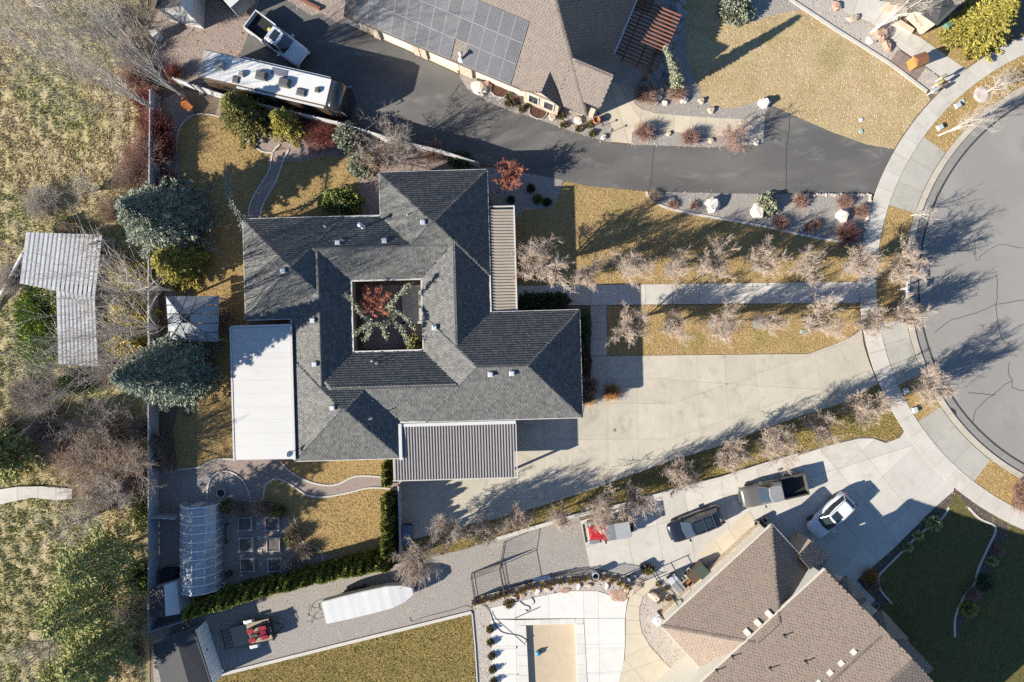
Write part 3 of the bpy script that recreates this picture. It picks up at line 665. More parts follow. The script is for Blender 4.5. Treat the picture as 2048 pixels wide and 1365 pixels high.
# ------------------------------------------------------------------ white patio cover on the west side
pc = thing('patio_cover', 'flat white metal patio cover against the charcoal house', 'patio cover', P(525,790), HROT)
def loc_of(t, x, y, z):
    v = P(x,y,z)-t.location; a_ = -t.rotation_euler.z; return Vector((v.x*cos(a_)-v.y*sin(a_), v.x*sin(a_)+v.y*cos(a_), z))
c0 = loc_of(pc,470,920,2.9); c1 = loc_of(pc,583,653,3.3); zl, zr = 3.0, 3.36
n = 10; hgt = (c1.y-c0.y)/n
for i in range(n):
    b = MB(); y0 = c0.y+i*hgt+.003; y1 = c0.y+(i+1)*hgt-.003
    b.add([(c0.x+.05,y0,zl),(c1.x-.2,y0,zr),(c1.x-.2,y1,zr),(c0.x+.05,y1,zl),(c0.x+.05,y0,zl-.07),(c1.x-.2,y0,zr-.07),(c1.x-.2,y1,zr-.07),(c0.x+.05,y1,zl-.07)],[(0,1,2,3),(4,7,6,5),(0,4,5,1),(1,5,6,2),(2,6,7,3),(3,7,4,0)])
    b.build('roof_panel', mat('patio_white', (.46,.452,.432), (.43,.422,.405), .5, .5, spec=.3, blotch=((.37,.36,.335),.7,.52,.72,.5), stretch=(.5,1.8,1)), pc)
b = MB(); b.box(c0.x-.1,c0.x+.03,c0.y-.06,c1.y+.06,zl-.16,zl+.04); b.build('gutter', m_trim, pc)
b = MB(); b.box(c1.x-.18,c1.x+.06,c0.y-.06,c1.y+.08,zr-.1,zr+.05); b.build('ridge_flashing', m_trim, pc)
b = MB(); b.add([(c0.x,c1.y+.02,zl-.1),(c1.x,c1.y+.02,zr-.1),(c1.x,c1.y+.2,zr-.1),(c0.x,c1.y+.2,zl-.1),(c0.x,c1.y+.02,zl+.04),(c1.x,c1.y+.02,zr+.04),(c1.x,c1.y+.2,zr+.04),(c0.x,c1.y+.2,zl+.04)],[(0,3,2,1),(4,5,6,7),(0,1,5,4),(1,2,6,5),(2,3,7,6),(3,0,4,7)]); b.build('end_gutter', m_trim, pc)
for i in range(4):
    yy = c0.y+.2+i*(c1.y-c0.y-.4)/3; b = MB(); b.box(c0.x+.05,c0.x+.17,yy-.06,yy+.06,0,zl-.08); b.build('post', m_trim, pc)
# satellite dish on its corner
q = P(581,905,3.4); t = thing('satellite_dish', 'grey satellite dish on the corner of the white patio cover', 'satellite dish', (q.x,q.y,3.36))
b = MB(); b.lathe([(.02,0),(.2,.05),(.32,.14),(.3,.15),(.18,.07),(.02,.03)],14,(0,0,0),False); me = b.mesh('dish', m_galv, True); o = link('dish', me, t); o.rotation_euler = (R_(50),0,R_(60)); o.location = (0,0,.45)
b = MB(); b.tube([(0,0,0),(0,0,.45)],.035,8); b.build('mast', m_galv, t); b = MB(); b.tube([(0,0,.45),(-.35,.2,.62)],.015,6); b.build('feed_arm', m_galv, t)

# ------------------------------------------------------------------ corrugated covers (carport, front porch)
m_corr = mat('corrugated_white', (.34,.31,.29), (.30,.275,.258), 2, .5, spec=.3)
def corrugated(mb, x0, x1, y0, y1, z00, z10, pitch, amp, along):
    "ribbed sheet: ribs run along 'y' or 'x'; z varies from z00 (at low end of the run) to z10"
    if along == 'y': n = int((x1-x0)/pitch)
    else: n = int((y1-y0)/pitch)
    V = []; F = []
    prof = [(0,0),(.45,0),(.55,1),(.95,1)]
    xs = []
    for i in range(n):
        for t, h in prof: xs.append(((i+t)*pitch, h*amp))
    for (o, h) in xs:
        if along == 'y': V += [(x0+o, y0, z00+h),(x0+o, y1, z10+h)]
        else: V += [(x0, y0+o, z00+h),(x1, y0+o, z10+h)]
    for i in range(len(xs)-1): F.append((2*i,2*i+2,2*i+3,2*i+1) if along=='y' else (2*i,2*i+1,2*i+3,2*i+2))
    mb.add(V, F)
cp = thing('carport', 'white ribbed metal carport roof beside the driveway', 'carport', P(915,905), HROT)
c0 = loc_of(cp,787,962,2.75); c1 = loc_of(cp,1031,846,3.0)
b = MB(); corrugated(b, c0.x, c1.x, c0.y, c1.y, 2.7, 2.95, .246, .14, 'y'); b.build('ribbed_roof', m_corr, cp)
b = MB(); b.box(c0.x-.05,c1.x+.02,c0.y-.06,c0.y+.04,2.52,2.76); b.build('front_gutter', m_trim, cp)
lx = loc_of(cp,800,850,3).x
b = MB(); b.box(lx,c1.x+.02,c1.y-.08,c1.y+.2,2.92,3.1); b.build('rear_flashing', m_white, cp)
b = MB(); b.box(c1.x-.02,c1.x+.06,c0.y-.05,c1.y+.1,2.6,3.0); b.build('side_fascia', m_trim, cp)
b = MB(); b.box(lx-.12,lx+.15,loc_of(cp,800,920,3).y,c1.y+.2,3.12,3.2); b.build('side_flashing', m_white, cp)
for (x, y) in [(1028,950),(800,950)]:
    q = loc_of(cp,x,y,0.0); k = loc_of(cp,x,y,2.7); b = MB(); b.box(k.x-.09,k.x+.09,k.y-.09,k.y+.09,0,2.68); b.build('post', m_trim, cp)
fp = thing('front_porch_cover', 'narrow cream ribbed metal porch roof on the house front', 'porch cover', P(1004,520), HROT)
c0 = loc_of(fp,985,622,2.9); c1 = loc_of(fp,1027,415,2.9)
b = MB(); corrugated(b, c0.x, c1.x, c0.y, c1.y, 2.98, 2.82, .265, .085, 'x'); b.build('ribbed_roof', mat('corrugated_cream',(.36,.31,.25),(.32,.275,.22),2,.5), fp)
b = MB(); b.box(c1.x-.02,c1.x+.1,c0.y-.03,c1.y+.05,2.72,2.92); b.build('fascia', m_trim, fp)
b = MB(); b.box(c0.x-.1,c1.x+.1,c1.y+.05,c1.y+.15,2.72,2.95); b.build('end_fascia', m_trim, fp)
b = MB(); b.box(c0.x-.1,c1.x+.1,c0.y-.12,c0.y-.03,2.72,2.95); b.build('end_fascia', m_trim, fp)
for i in range(3):
    yy = c0.y+.3+i*(c1.y-c0.y-.6)/2; b = MB(); b.box(c1.x-.15,c1.x,yy-.07,yy+.07,0,2.8); b.build('post', m_trim, fp)
# ================================================================== neighbouring houses
def wpt(p): return P(p[0], p[1], p[2])
def roof_from(parent, faces, m, row=.2, tab=.28, thick=.022, caps=(), seed=1, var=.04, warm=.01, base_m=None, name='roof', thickness=.14):
    rng = np.random.default_rng(seed); b = MB()
    polys = [[wpt(p) for p in f] for f in faces]
    for pl in polys:
        n = len(pl); c = sum(pl, Vector())/n; nn = Vector()
        for i in range(n): nn += (pl[i]-c).cross(pl[(i+1)%n]-c)
        if nn.z < 0: pl = pl[::-1]
        v = [tuple(p) for p in pl]+[(p.x,p.y,p.z-thickness) for p in pl]
        b.add(v, [tuple(range(n)), tuple(range(2*n-1,n-1,-1))]+[(i,n+i,n+(i+1)%n,(i+1)%n) for i in range(n)])
    ro = b.build(name, base_m or m_shing_base, parent, world=True)
    t = shingle_tabs(polys, row, tab, thick, rng, None, var, warm)
    link('shingle_courses', bulk('shingle_courses', t[0], t[1], m, t[2]), ro, kind='stuff', world=True)
    if caps:
        cb = MB()
        for a_, b_ in caps: ridge_caps(cb, wpt(a_), wpt(b_), .32, .16, .05)
        cb.build('ridge_caps', m, ro, world=True, kind='stuff')
    return ro
def wall_poly(parent, pts, z0, z1, m, name='wall', w=.2):
    "wall along plan pixel points (at ground), one mesh"
    b = MB(); pl = W(pts)
    for i in range(len(pl)-1): b.bar(pl[i], pl[i+1], w, z0, z1)
    return b.build(name, m, parent, world=True)

# ------------------------------------------------------------------ brown house with solar panels (top)
m_brown = mat('brown_shingles', (.205,.172,.15), (.165,.138,.12), 12, .95, .003, 60, shade=True)
m_brick = mat('tan_stone_wall', (.52,.43,.33), (.34,.27,.20), 5, .9, .02, 14)
m_stucco = mat('cream_stucco', (.60,.53,.42), (.55,.48,.38), 3, .9)
bh = thing('solar_house', 'brown shingle house with solar panels and a stone dormer gable', 'house', P(1040,60))
U = Vector((.922,-.386)); Vv_ = Vector((.386,.922))
o3 = P(1020,168,3.3); O2 = Vector((o3.x,o3.y))
def uv(u, v, z):
    p = O2+U*u+Vv_*v; return Vector((p.x,p.y,z))
def px_of(v): k = FPX/(CAM_H-v.z); return (CX+v.x*k, CY-v.y*k, v.z)
e0 = P(1215,115.5,3.3); u1 = (Vector((e0.x,e0.y))-O2).dot(U)+.35; p_ = .95
u0 = (Vector(P2(687.5,29,3.3))-O2).dot(U); D_ = 10.5
top = lambda *a: [px_of(uv(*q)) for q in a]
main_sw = top((u0,0,3.3),(u1,0,3.3),(u1-D_,D_,3.3+p_*D_),(u0,D_,3.3+p_*D_))
main_e = top((u1,0,3.3),(u1,2*D_,3.3),(u1-D_,D_,3.3+p_*D_))
main_n = top((u0,D_,3.3+p_*D_),(u1-D_,D_,3.3+p_*D_),(u1,2*D_,3.3),(u0,2*D_,3.3))
roof_from(bh, [main_sw, main_e, main_n], m_brown, .2, .3, .02, [(main_e[0],main_e[2])], 21)
# right-hand wing: its front slope runs on from the main slope
vw0 = .75; vr_ = 2.9; hw_ = vr_-vw0; zr = 3.33+p_*vr_; zw = 3.33+p_*vw0; wA = Vector(P2(1225,157,zr)); uw1 = (wA-O2).dot(U); uw0 = u1-vr_
roof_from(bh, [top((uw0,vw0,zw),(uw1,vw0,zw),(uw1,vr_,zr),(uw0,vr_,zr)), top((uw0,vr_,zr),(uw1,vr_,zr),(uw1,vr_+hw_+.4,zw),(uw0,vr_+hw_+.4,zw))], m_brown, .2, .3, .02, [(px_of(uv(uw0+.3,vr_,zr)),px_of(uv(uw1,vr_,zr)))], 22, name='wing_roof')
# dormer gable
dA = Vector(P2(1043,174,3.35)); dB = Vector(P2(1124,212,3.35)); ud0 = (dA-O2).dot(U); ud1 = (dB-O2).dot(U); vd = min((dA-O2).dot(Vv_), (dB-O2).dot(Vv_))-.2
um = (ud0+ud1)/2; hd = (ud1-ud0)/2; zd = 3.38+.8*hd
roof_from(bh, [top((ud0,vd,3.38),(um,vd,zd),(um,vd+hd+1.3,zd),(ud0,vd+1.3,3.38)), top((um,vd,zd),(ud1,vd,3.38),(ud1,vd+1.3,3.38),(um,vd+hd+1.3,zd))], m_brown, .2, .3, .02, (), 23, name='dormer_roof')
# gable front with two windows
b = MB(); a0 = uv(ud0+.28,vd+.3,0); a1 = uv(ud1-.28,vd+.3,0)
q0,q1,qm = uv(ud0+.28,vd+.3,3.3), uv(ud1-.28,vd+.3,3.3), uv(um,vd+.3,zd-.25)
r0,r1 = uv(ud0+.28,vd+2.0,3.3), uv(ud1-.28,vd+2.0,3.3)
b.add([a0,a1,q1,qm,q0,uv(ud0+.28,vd+2,0),uv(ud1-.28,vd+2,0),r0,r1],[(0,1,2,3,4),(1,6,8,2),(5,0,4,7)])
b.build('gable_wall', m_brick, bh, world=True)
for k in (-1,1):
    uc = um+k*.72; fr = MB(); fr.add([uv(uc-.52,vd+.22,1.0),uv(uc+.52,vd+.22,1.0),uv(uc+.52,vd+.22,2.75),uv(uc-.52,vd+.22,2.75),uv(uc-.52,vd+.32,1.0),uv(uc+.52,vd+.32,1.0),uv(uc+.52,vd+.32,2.75),uv(uc-.52,vd+.32,2.75)],[(0,1,2,3),(0,4,5,1),(1,5,6,2),(2,6,7,3),(3,7,4,0)])
    f_ = fr.build('window', m_trim, bh, world=True)
    gl = MB(); gl.add([uv(uc-.4,vd+.2,1.12),uv(uc+.4,vd+.2,1.12),uv(uc+.4,vd+.2,2.6),uv(uc-.4,vd+.2,2.6)],[(0,1,2,3)]); gl.build('pane', m_glass, f_, world=True)
# walls
def uvwall(pts, z1, m, name='wall', z0=0, w=.22):
    b = MB()
    for i in range(len(pts)-1):
        p, q = uv(*pts[i],0), uv(*pts[i+1],0); b.bar((p.x,p.y),(q.x,q.y),w,z0,z1)
    return b.build(name, m, bh, world=True)
uvwall([(u0+.6,.62),(ud0+.3,.62)], 3.25, m_stucco); uvwall([(u0+.6,.62),(u0+.6,18)], 3.25, m_stucco); uvwall([(u1-.6,1),(u1-.6,18)], 3.2, m_stucco)
uvwall([(ud1,vw0+.5),(uw1-.35,vw0+.5),(uw1-.35,vr_+hw_-.3),(u1-1,vr_+hw_-.3)], zw, m_brick, 'wing_wall')
b = MB(); b.add([uv(uw1-.36,vw0+.5,3.1),uv(uw1-.36,vw0+2*hw_-.5,3.1),uv(uw1-.36,vw0+hw_,zr-.25)],[(0,1,2)]); b.build('gable_end', m_stucco, bh, world=True)
# garage doors and stone piers along the front
for i, (ua, ub, dark) in enumerate([(-12.5,-9.6,0),(-8.0,-5.2,1)]):
    b = MB(); p, q = uv(ua,.48,0), uv(ub,.48,0); b.bar((p.x,p.y),(q.x,q.y),.08,.02,2.5); b.build('garage_door', m_white if not dark else m_stucco, bh, world=True)
for ua in (-13.1,-9.2,-8.5,-4.7,-4.1):
    b = MB(); p, q = uv(ua-.3,.42,0), uv(ua+.3,.42,0); b.bar((p.x,p.y),(q.x,q.y),.35,0,3.1); b.build('stone_pier', m_brick, bh, world=True)
gt = MB(); p, q = uv(u0,-.05,0), uv(ud0,-.05,0); gt.bar((p.x,p.y),(q.x,q.y),.14,3.1,3.27); gt.build('gutter', mat('brown_gutter',(.16,.13,.11)), bh, world=True)
gt = MB(); p, q = uv(u1+.05,2*hw_+vw0,0), uv(u1+.05,16,0); gt.bar((p.x,p.y),(q.x,q.y),.14,3.1,3.29); gt.build('gutter', m_galv, bh, world=True)
gt = MB(); p, q = uv(u1+.05,2*hw_+vw0-.06,0), uv(uw1,2*hw_+vw0-.06,0); gt.bar((p.x,p.y),(q.x,q.y),.12,3.1,3.3); gt.build('gutter', m_galv, bh, world=True)
# flue
def on_roof(u, v): return 3.3+p_*v
cu, cv = (Vector(P2(921,110,4.5))-O2).dot(U), (Vector(P2(921,110,4.5))-O2).dot(Vv_)
b = MB(); z = on_roof(cu,cv); c_ = uv(cu,cv,z); b.tube([c_-Vector((0,0,.1)),c_+Vector((0,0,1.15))],.11,10); b.lathe([(.3,0),(.12,.2)],10,c_); b.lathe([(.17,0),(.2,.15),(.04,.24)],10,c_+Vector((0,0,1.1))); b.build('flue_pipe', m_white, bh, world=True)
# solar array
m_pv = mat('solar_cells', (.085,.083,.088), (.068,.067,.073), 1.2, .35, spec=.3, coat=.1, shade=True)
m_pvf = mat('solar_frame', (.21,.21,.22), rough=.4)
sa = thing('solar_array', 'dark solar panels in rows on the brown roof', 'solar panels', bh.location)
pr = Vector(P2(1021,164.5,3.9)); ur, vr = (pr-O2).dot(U), (pr-O2).dot(Vv_); sl = sqrt(1+p_*p_); pw, ph = 1.12, 1.62/sl*1.12
cells = MB()
def panel(u_, v_):
    b = MB(); z = lambda v: on_roof(0,v)+.13
    V4 = [uv(u_,v_,z(v_)),uv(u_+pw-.02,v_,z(v_)),uv(u_+pw-.02,v_+ph-.015,z(v_+ph-.015)),uv(u_,v_+ph-.015,z(v_+ph-.015))]
    d = Vector((0,0,-.05)); b.add(V4+[q+d for q in V4],[(0,1,2,3),(0,4,5,1),(1,5,6,2),(2,6,7,3),(3,7,4,0),(4,7,6,5)])
    fr = b.build('panel', m_pvf, sa, world=True)
    c = MB(); nx_, ny_ = 6, 10; sh = random.uniform(.85,1.2)
    for i in range(nx_):
        for j in range(ny_):
            ua, ub = u_+.03+(pw-.08)*i/nx_+.008, u_+.03+(pw-.08)*(i+1)/nx_-.008; va, vb = v_+.02+(ph-.055)*j/ny_+.006, v_+.02+(ph-.055)*(j+1)/ny_-.006
            s2 = sh*random.uniform(.93,1.07); c.add([uv(ua,va,z(va)+.004),uv(ub,va,z(va)+.004),uv(ub,vb,z(vb)+.004),uv(ua,vb,z(vb)+.004)],[(0,1,2,3)],(s2,s2,s2))
    c.build('cells', m_pv, fr, world=True)
for r in range(3):
    for c in range(14 if r == 0 else 15):
        if r == 0 and c == 4: continue
        uu = ur-(c+1)*pw
        if uu < u0+.4: continue
        panel(uu, vr+r*ph)
# pergola on the right of the house
pg = thing('pergola', 'red-brown timber pergola of parallel slats beside the brown house', 'pergola', P(1290,60))
m_red = mat('redwood', (.22,.10,.065), (.16,.075,.048), 5, .8, coord='obj')
ps = Vector(P2(1222,110,2.8)); us0, vs0 = (ps-O2).dot(U), (ps-O2).dot(Vv_)
for k in range(17):
    b = MB(); v = vs0+.05+k*.34
    p, q = uv(u1+.15,v,0), uv(u1+4.15-(.0 if k>2 else (2-k)*.4),v,0); b.bar((p.x,p.y),(q.x,q.y),.07,2.62,2.84); b.build('slat', m_red, pg, world=True)
for uu in (u1+.9,u1+2.3,u1+3.4):
    b = MB(); p, q = uv(uu,vs0-.1,0), uv(uu,vs0+5.8,0); b.bar((p.x,p.y),(q.x,q.y),.12,2.36,2.6); b.build('beam', m_red, pg, world=True)
for vv in (vs0+.2,vs0+2.8,vs0+5.5):
    b = MB(); p, q = uv(u1+3.25,vv,0), uv(u1+3.55,vv,0); b.bar((p.x,p.y),(q.x,q.y),.15,0,2.37); b.build('post', m_red, pg, world=True)
b = MB(); 
slabs('pergola_patio', [[px_of(uv(*q,0))[:2] for q in ((u1,vs0-2.6),(u1+3.4,vs0-2.6),(u1+3.4,vs0+6),(u1,vs0+6))]], m_conc_g, .045, [(px_of(uv(u1,vs0+1.5,0))[:2],px_of(uv(u1+4,vs0+1.5,0))[:2])])
# window wells: brown curved steel with grate
def well(x, y, lab, rz):
    t = thing('window_well', lab, 'window well', P(x,y), rz); m_ = mat('rust_steel',(.17,.085,.055),(.12,.06,.04),6,.7)
    b = MB(); pts = [(-.8,.55),(-.8,0),(-.62,-.4),(-.2,-.55),(.2,-.55),(.62,-.4),(.8,0),(.8,.55)]; b.strip(pts,.05,0,.16); b.build('rim', m_galv, t)
    b = MB(); b.sheet(pts, .03); b.build('pit_floor', mat('well_dark',(.05,.03,.022)), t)
    for k in range(9): 
        yy = -.45+k*.11; w = .8 if yy > -.02 else .8-abs(yy)*.55; b = MB(); b.box(-w,w,yy-.025,yy+.025,.1,.13); b.build('grate_bar', m_, t)
    b = MB(); b.box(-.02,.02,-.5,.5,.13,.15); b.build('centre_bar', m_, t)
well(998,183,'brown grated window well left of the stone dormer',-.39); well(1075,226,'brown grated window well below the dormer windows',-.39)
# ------------------------------------------------------------------ tan-roofed house (lower right)
m_tan = mat('tan_shingles', (.238,.186,.150), (.198,.155,.126), 9, .95, .003, 60, shade=True)
m_tstucco = mat('grey_stucco', (.52,.49,.42), (.48,.45,.39), 3, .9)
th = thing('tan_roof_house', 'two-storey tan shingle house beside the parked cars', 'house', P(1560,1220))
# house frame: a = towards NE along the garage eave, c = towards SE
tA, tB = P(1322.5,1252,3.2), P(1543.5,1050,3.2)
ta = Vector((tB.x-tA.x, tB.y-tA.y)); Lg = ta.length; ta.normalize(); tc = Vector((ta.y,-ta.x)); TO = Vector((tA.x,tA.y))
def tw(a, c, z): p = TO+ta*a+tc*c; return Vector((p.x,p.y,z))
tp = lambda *a: [px_of(tw(*q)) for q in a]
dg = 9.0; pg_ = .52; r_ = Lg/2
gz = 3.2+pg_*5.2
roof_from(th, [tp((0,0,3.2),(Lg,0,3.2),(Lg-5.2,5.2,gz),(5.2,5.2,gz)), tp((Lg,0,3.2),(Lg,10.4,3.2),(Lg-5.2,5.2,gz)), tp((0,10.4,3.2),(0,0,3.2),(5.2,5.2,gz)), tp((Lg,10.4,3.2),(0,10.4,3.2),(5.2,5.2,gz),(Lg-5.2,5.2,gz))], m_tan, .2, .3, .02,
          [(px_of(tw(0,0,3.2)),px_of(tw(5.2,5.2,gz))),(px_of(tw(Lg,0,3.2)),px_of(tw(Lg-5.2,5.2,gz)))], 31, name='garage_roof')
def aw(x, y, z): v = P(x,y,z); d = Vector((v.x,v.y))-TO; return d.dot(ta), d.dot(tc)
ZE2 = 5.6
a1_, c1_ = aw(1650,1139,ZE2); a0_, _ = aw(1404,1363,ZE2)
cR = aw(1793,1352,8.6)[1]-c1_; pu_ = 3.0/cR; rz2 = ZE2+pu_*cR; cD = aw(1734,1294,7.4)[1]-c1_
up = [tp((a0_-4,c1_,ZE2),(a1_,c1_,ZE2),(a1_,c1_+cR,rz2),(a0_-4,c1_+cR,rz2)), tp((a0_-4,c1_+cR,rz2),(a1_,c1_+cR,rz2),(a1_,c1_+2*cR,rz2-.1*cR),(a0_-4,c1_+2*cR,rz2-.1*cR))]
roof_from(th, up, m_tan, .2, .3, .02, [(px_of(tw(a0_-4,c1_+cR,rz2)),px_of(tw(a1_-.1,c1_+cR,rz2))),(px_of(tw(a0_-4,c1_+cD,ZE2+pu_*cD)),px_of(tw(a1_-.2,c1_+cD,ZE2+pu_*cD+.001)))], 32, name='upper_roof')
def twall(pts, z0, z1, m, name='wall'):
    b = MB()
    for i in range(len(pts)-1): p, q = tw(*pts[i],0), tw(*pts[i+1],0); b.bar((p.x,p.y),(q.x,q.y),.2,z0,z1)
    return b.build(name, m, th, world=True)
twall([(.55,10),(.55,.55),(Lg-.55,.55),(Lg-.55,10)], 0, 3.12, m_tstucco, 'garage_wall')
twall([(a0_-4,c1_+.35),(a1_-.4,c1_+.35),(a1_-.4,c1_+2*cR-.4),(a0_-4,c1_+2*cR-.4)], 0, ZE2-.05, m_tstucco, 'upper_wall')
b = MB(); b.add([tw(a1_-.42,c1_+.4,ZE2-.1),tw(a1_-.42,c1_+2*cR-.4,ZE2-.1),tw(a1_-.42,c1_+2*cR-.4,rz2-.1*cR-.2),tw(a1_-.42,c1_+cR,rz2-.2)],[(0,1,2,3)]); b.build('gable_end', m_tstucco, th, world=True)
b = MB(); p, q = tw(.5,.42,0), tw(Lg-.5,.42,0); b.bar((p.x,p.y),(q.x,q.y),.2,0,.9); b.build('stone_wainscot', m_brick, th, world=True)
for nm, s_, e_, zz in (('fascia',(0,-.02),(Lg,-.02),3.2),('fascia',(Lg+.02,0),(Lg+.02,4.5),3.2),('fascia',(-.02,0),(-.02,5),3.2),('upper_fascia',(a0_-4,c1_-.03),(a1_,c1_-.03),ZE2),('upper_fascia',(a1_+.03,c1_),(a1_+.03,c1_+.01),ZE2)):
    b = MB(); p, q = tw(*s_,0), tw(*e_,0); b.bar((p.x,p.y),(q.x,q.y),.14,zz-.2,zz+.02); b.build(nm, mat('cream_trim',(.62,.56,.46)), th, world=True)
# two small hipped bays on the shaded side
for k, (cc, ww, ext) in enumerate([(c1_+3.2,2.6,1.0),(c1_+7.6,3.4,1.3)]):
    za = ZE2-.5; h_ = ww/2; zt_ = za+.45*h_
    roof_from(th, [tp((a1_-2.2,cc-h_,za),(a1_+ext,cc-h_,za),(a1_+ext-h_*.8,cc,zt_),(a1_-2.2,cc,zt_)), tp((a1_+ext,cc-h_,za),(a1_+ext,cc+h_,za),(a1_+ext-h_*.8,cc,zt_)), tp((a1_+ext,cc+h_,za),(a1_-2.2,cc+h_,za),(a1_-2.2,cc,zt_),(a1_+ext-h_*.8,cc,zt_))], m_tan, .2, .3, .02, [(px_of(tw(a1_-2.2,cc,zt_)),px_of(tw(a1_+ext-h_*.8,cc,zt_)))], 33+k, name='bay_roof')
    twall([(a1_-1,cc-h_+.3),(a1_+ext-.35,cc-h_+.3),(a1_+ext-.35,cc+h_-.3),(a1_-1,cc+h_-.3)], 0, za, m_tstucco, 'bay_wall')
# lower roof strip along the shaded side
roof_from(th, [tp((a1_-1,c1_+9.6,3.4),(a1_+1.4,c1_+9.6,3.1),(a1_+1.4,c1_+14,3.1),(a1_-1,c1_+14,3.4))], m_tan, .2, .3, .02, (), 36, name='side_roof')
# entry bay between garage and main house: little roof and red-tiled chimney
ea, ec = aw(1618,1120,3.6)
roof_from(th, [tp((ea-.4,ec-.9,3.7),(ea+1.5,ec-.9,3.4),(ea+1.5,ec+1.2,3.4),(ea-.4,ec+1.2,3.7))], m_tan, .2, .3, .02, (), 37, name='entry_roof')
twall([(ea-.3,ec-.7),(ea+1.3,ec-.7),(ea+1.3,ec+1)], 0, 3.35, m_brick, 'entry_wall')
q = tw(ea+.2,ec+1.9,0); b = MB(); b.bar((q.x-.6*ta.x-.2,q.y-.6*ta.y),(q.x+.7*tc.x,q.y+.7*tc.y),.9,3.2,5.2); b.build('chimney', mat('chimney_red',(.30,.11,.08),(.22,.08,.06),9), th, world=True)
# pillar-top roof and vents
for (x, y) in [(1535,1226),(1513,1244),(1492,1263),(1702,1300),(1677,1322),(1655,1341),(1632,1361)]:
    z = 5.9 if x > 1600 else 5.6
    if x > 1600: z = 8.2
    a_, c_ = aw(x, y, z)
    z = (ZE2+pu_*(c_-c1_)) if x > 1600 else 3.2+pg_*c_
    a_, c_ = aw(x, y, z); b = MB(); s = .22
    V = [tw(a_-s,c_-s,z-.05),tw(a_+s,c_-s,z-.05),tw(a_+s,c_+s,z+.16),tw(a_-s,c_+s,z+.16),tw(a_-s,c_-s,z+.12),tw(a_+s,c_-s,z+.12),tw(a_+s,c_+s,z+.42),tw(a_-s,c_+s,z+.42)]
    b.add(V,[(4,5,6,7),(0,1,5,4),(1,2,6,5),(2,3,7,6),(3,0,4,7)]); b.build('roof_vent', mat('cream_vent',(.55,.5,.42)), th, world=True)
for (x, y) in [(1573,1276),(1607,1319),(1541,1338),(1472,1324),(1440,1352)]:
    a_, c_ = aw(x, y, 6.6); z = ZE2+pu_*(c_-c1_); q = tw(a_,c_,z); b = MB(); b.tube([q-Vector((0,0,.1)),q+Vector((0,0,.5))],.045,8); b.lathe([(.14,0),(.05,.1)],8,q); b.build('vent_pipe', mat('black_pipe',(.03,.03,.03)), th, world=True)
# ------------------------------------------------------------------ grey-roofed house at the top right corner
gh = thing('corner_house', 'corner of a grey shingle house behind bare branches', 'house', P(1850,0))
m_gsh = mat('grey_shingles', (.27,.24,.21), (.22,.195,.17), 9, shade=True)
roof_from(gh, [[(1760,0,3.4),(1815,8,3.2),(1876,50,3.2),(1934,-5,4.4),(1900,-60,6),(1800,-60,6)]], m_gsh, .2, .3, .02, (), 41)
wall_poly(gh, [(1760,20),(1808,30),(1842,68),(1868,44)], 0, 3.1, m_brick)
b = MB(); b.bar(P2(1794,48),P2(1822,66),.5,0,.35); b.build('porch_step', m_conc_tan, gh, world=True)
# ------------------------------------------------------------------ long barn with pale standing-seam roof (left)
m_seam = mat('pale_metal_roof', (.40,.405,.41), (.33,.335,.345), 1.5, .45, spec=.4, shade=True, stretch=(3,.5,1))
barn = thing('metal_roof_barn', 'long pale grey metal roofed shed bent in an L', 'shed', P(140,590))
def seam_roof(quad, n, z_at):
    A,B,C,D = quad
    for i in range(n):
        t0, t1 = i/n, (i+1)/n
        L = lambda p,q,t: (p[0]+(q[0]-p[0])*t, p[1]+(q[1]-p[1])*t)
        pts = [L(A,B,t0+.003/n*4),L(A,B,t1-.003/n*4),L(D,C,t1-.003/n*4),L(D,C,t0+.003/n*4)]
        V = [P(*p, z_at(*p)) for p in pts]; b = MB(); d = Vector((0,0,-.05)); v = random.uniform(.88,1.08)
        b.add(V+[q+d for q in V],[(0,3,2,1),(4,5,6,7),(0,1,5,4),(1,2,6,5),(2,3,7,6),(3,0,4,7)]); b.sh=[(v,v,v)]*len(b.f); b.build('roof_panel', m_seam, barn, world=True)
        s = MB(); q0, q1 = V[1]+Vector((0,0,.04)), V[2]+Vector((0,0,.04)); s.tube([q0,q1],.02,4); s.build('seam', mat('seam_dark',(.26,.26,.265)), barn, world=True)
zb = lambda x, y: 1.25+(x-40)/200*.5
seam_roof([(52,465),(205,470),(190,598),(39,567)], 17, zb)
seam_roof([(112,569),(193,570),(190,600),(113,597)], 9, lambda x,y: zb(x,y)-.03)
seam_roof([(113,598),(190,600),(196,733),(117,729)], 10, lambda x,y: zb(x,y)-.06)
b = MB(); 
for pl in ([(60,478),(196,482),(186,590),(52,560)],[(118,560),(186,590),(192,722),(122,718)]):
    w = W(pl,1.3); w2 = shrink(w if area(w)>0 else w[::-1], .1)
    b.prism(w2, 0, 1.12)
b.build('wall', mat('barn_boards',(.16,.13,.10),(.11,.09,.07),5), barn, world=True)
# white pipe leaning at the barn
q0, q1 = P(46,508,1.2), P(-20,630,.4); b = MB(); b.tube([q0,q1],.16,10); b.build('irrigation_pipe', m_white, label='long white pipe slanting down from the metal roofed shed', cat='pipe')
b.v and None
# slab beside barn
slabs('barn_pad', [[(205,475),(235,478),(228,560),(205,590),(212,735),(196,733),(193,590)]], m_conc_g, .3, [((190,540),(240,540)),((190,640),(240,640))])
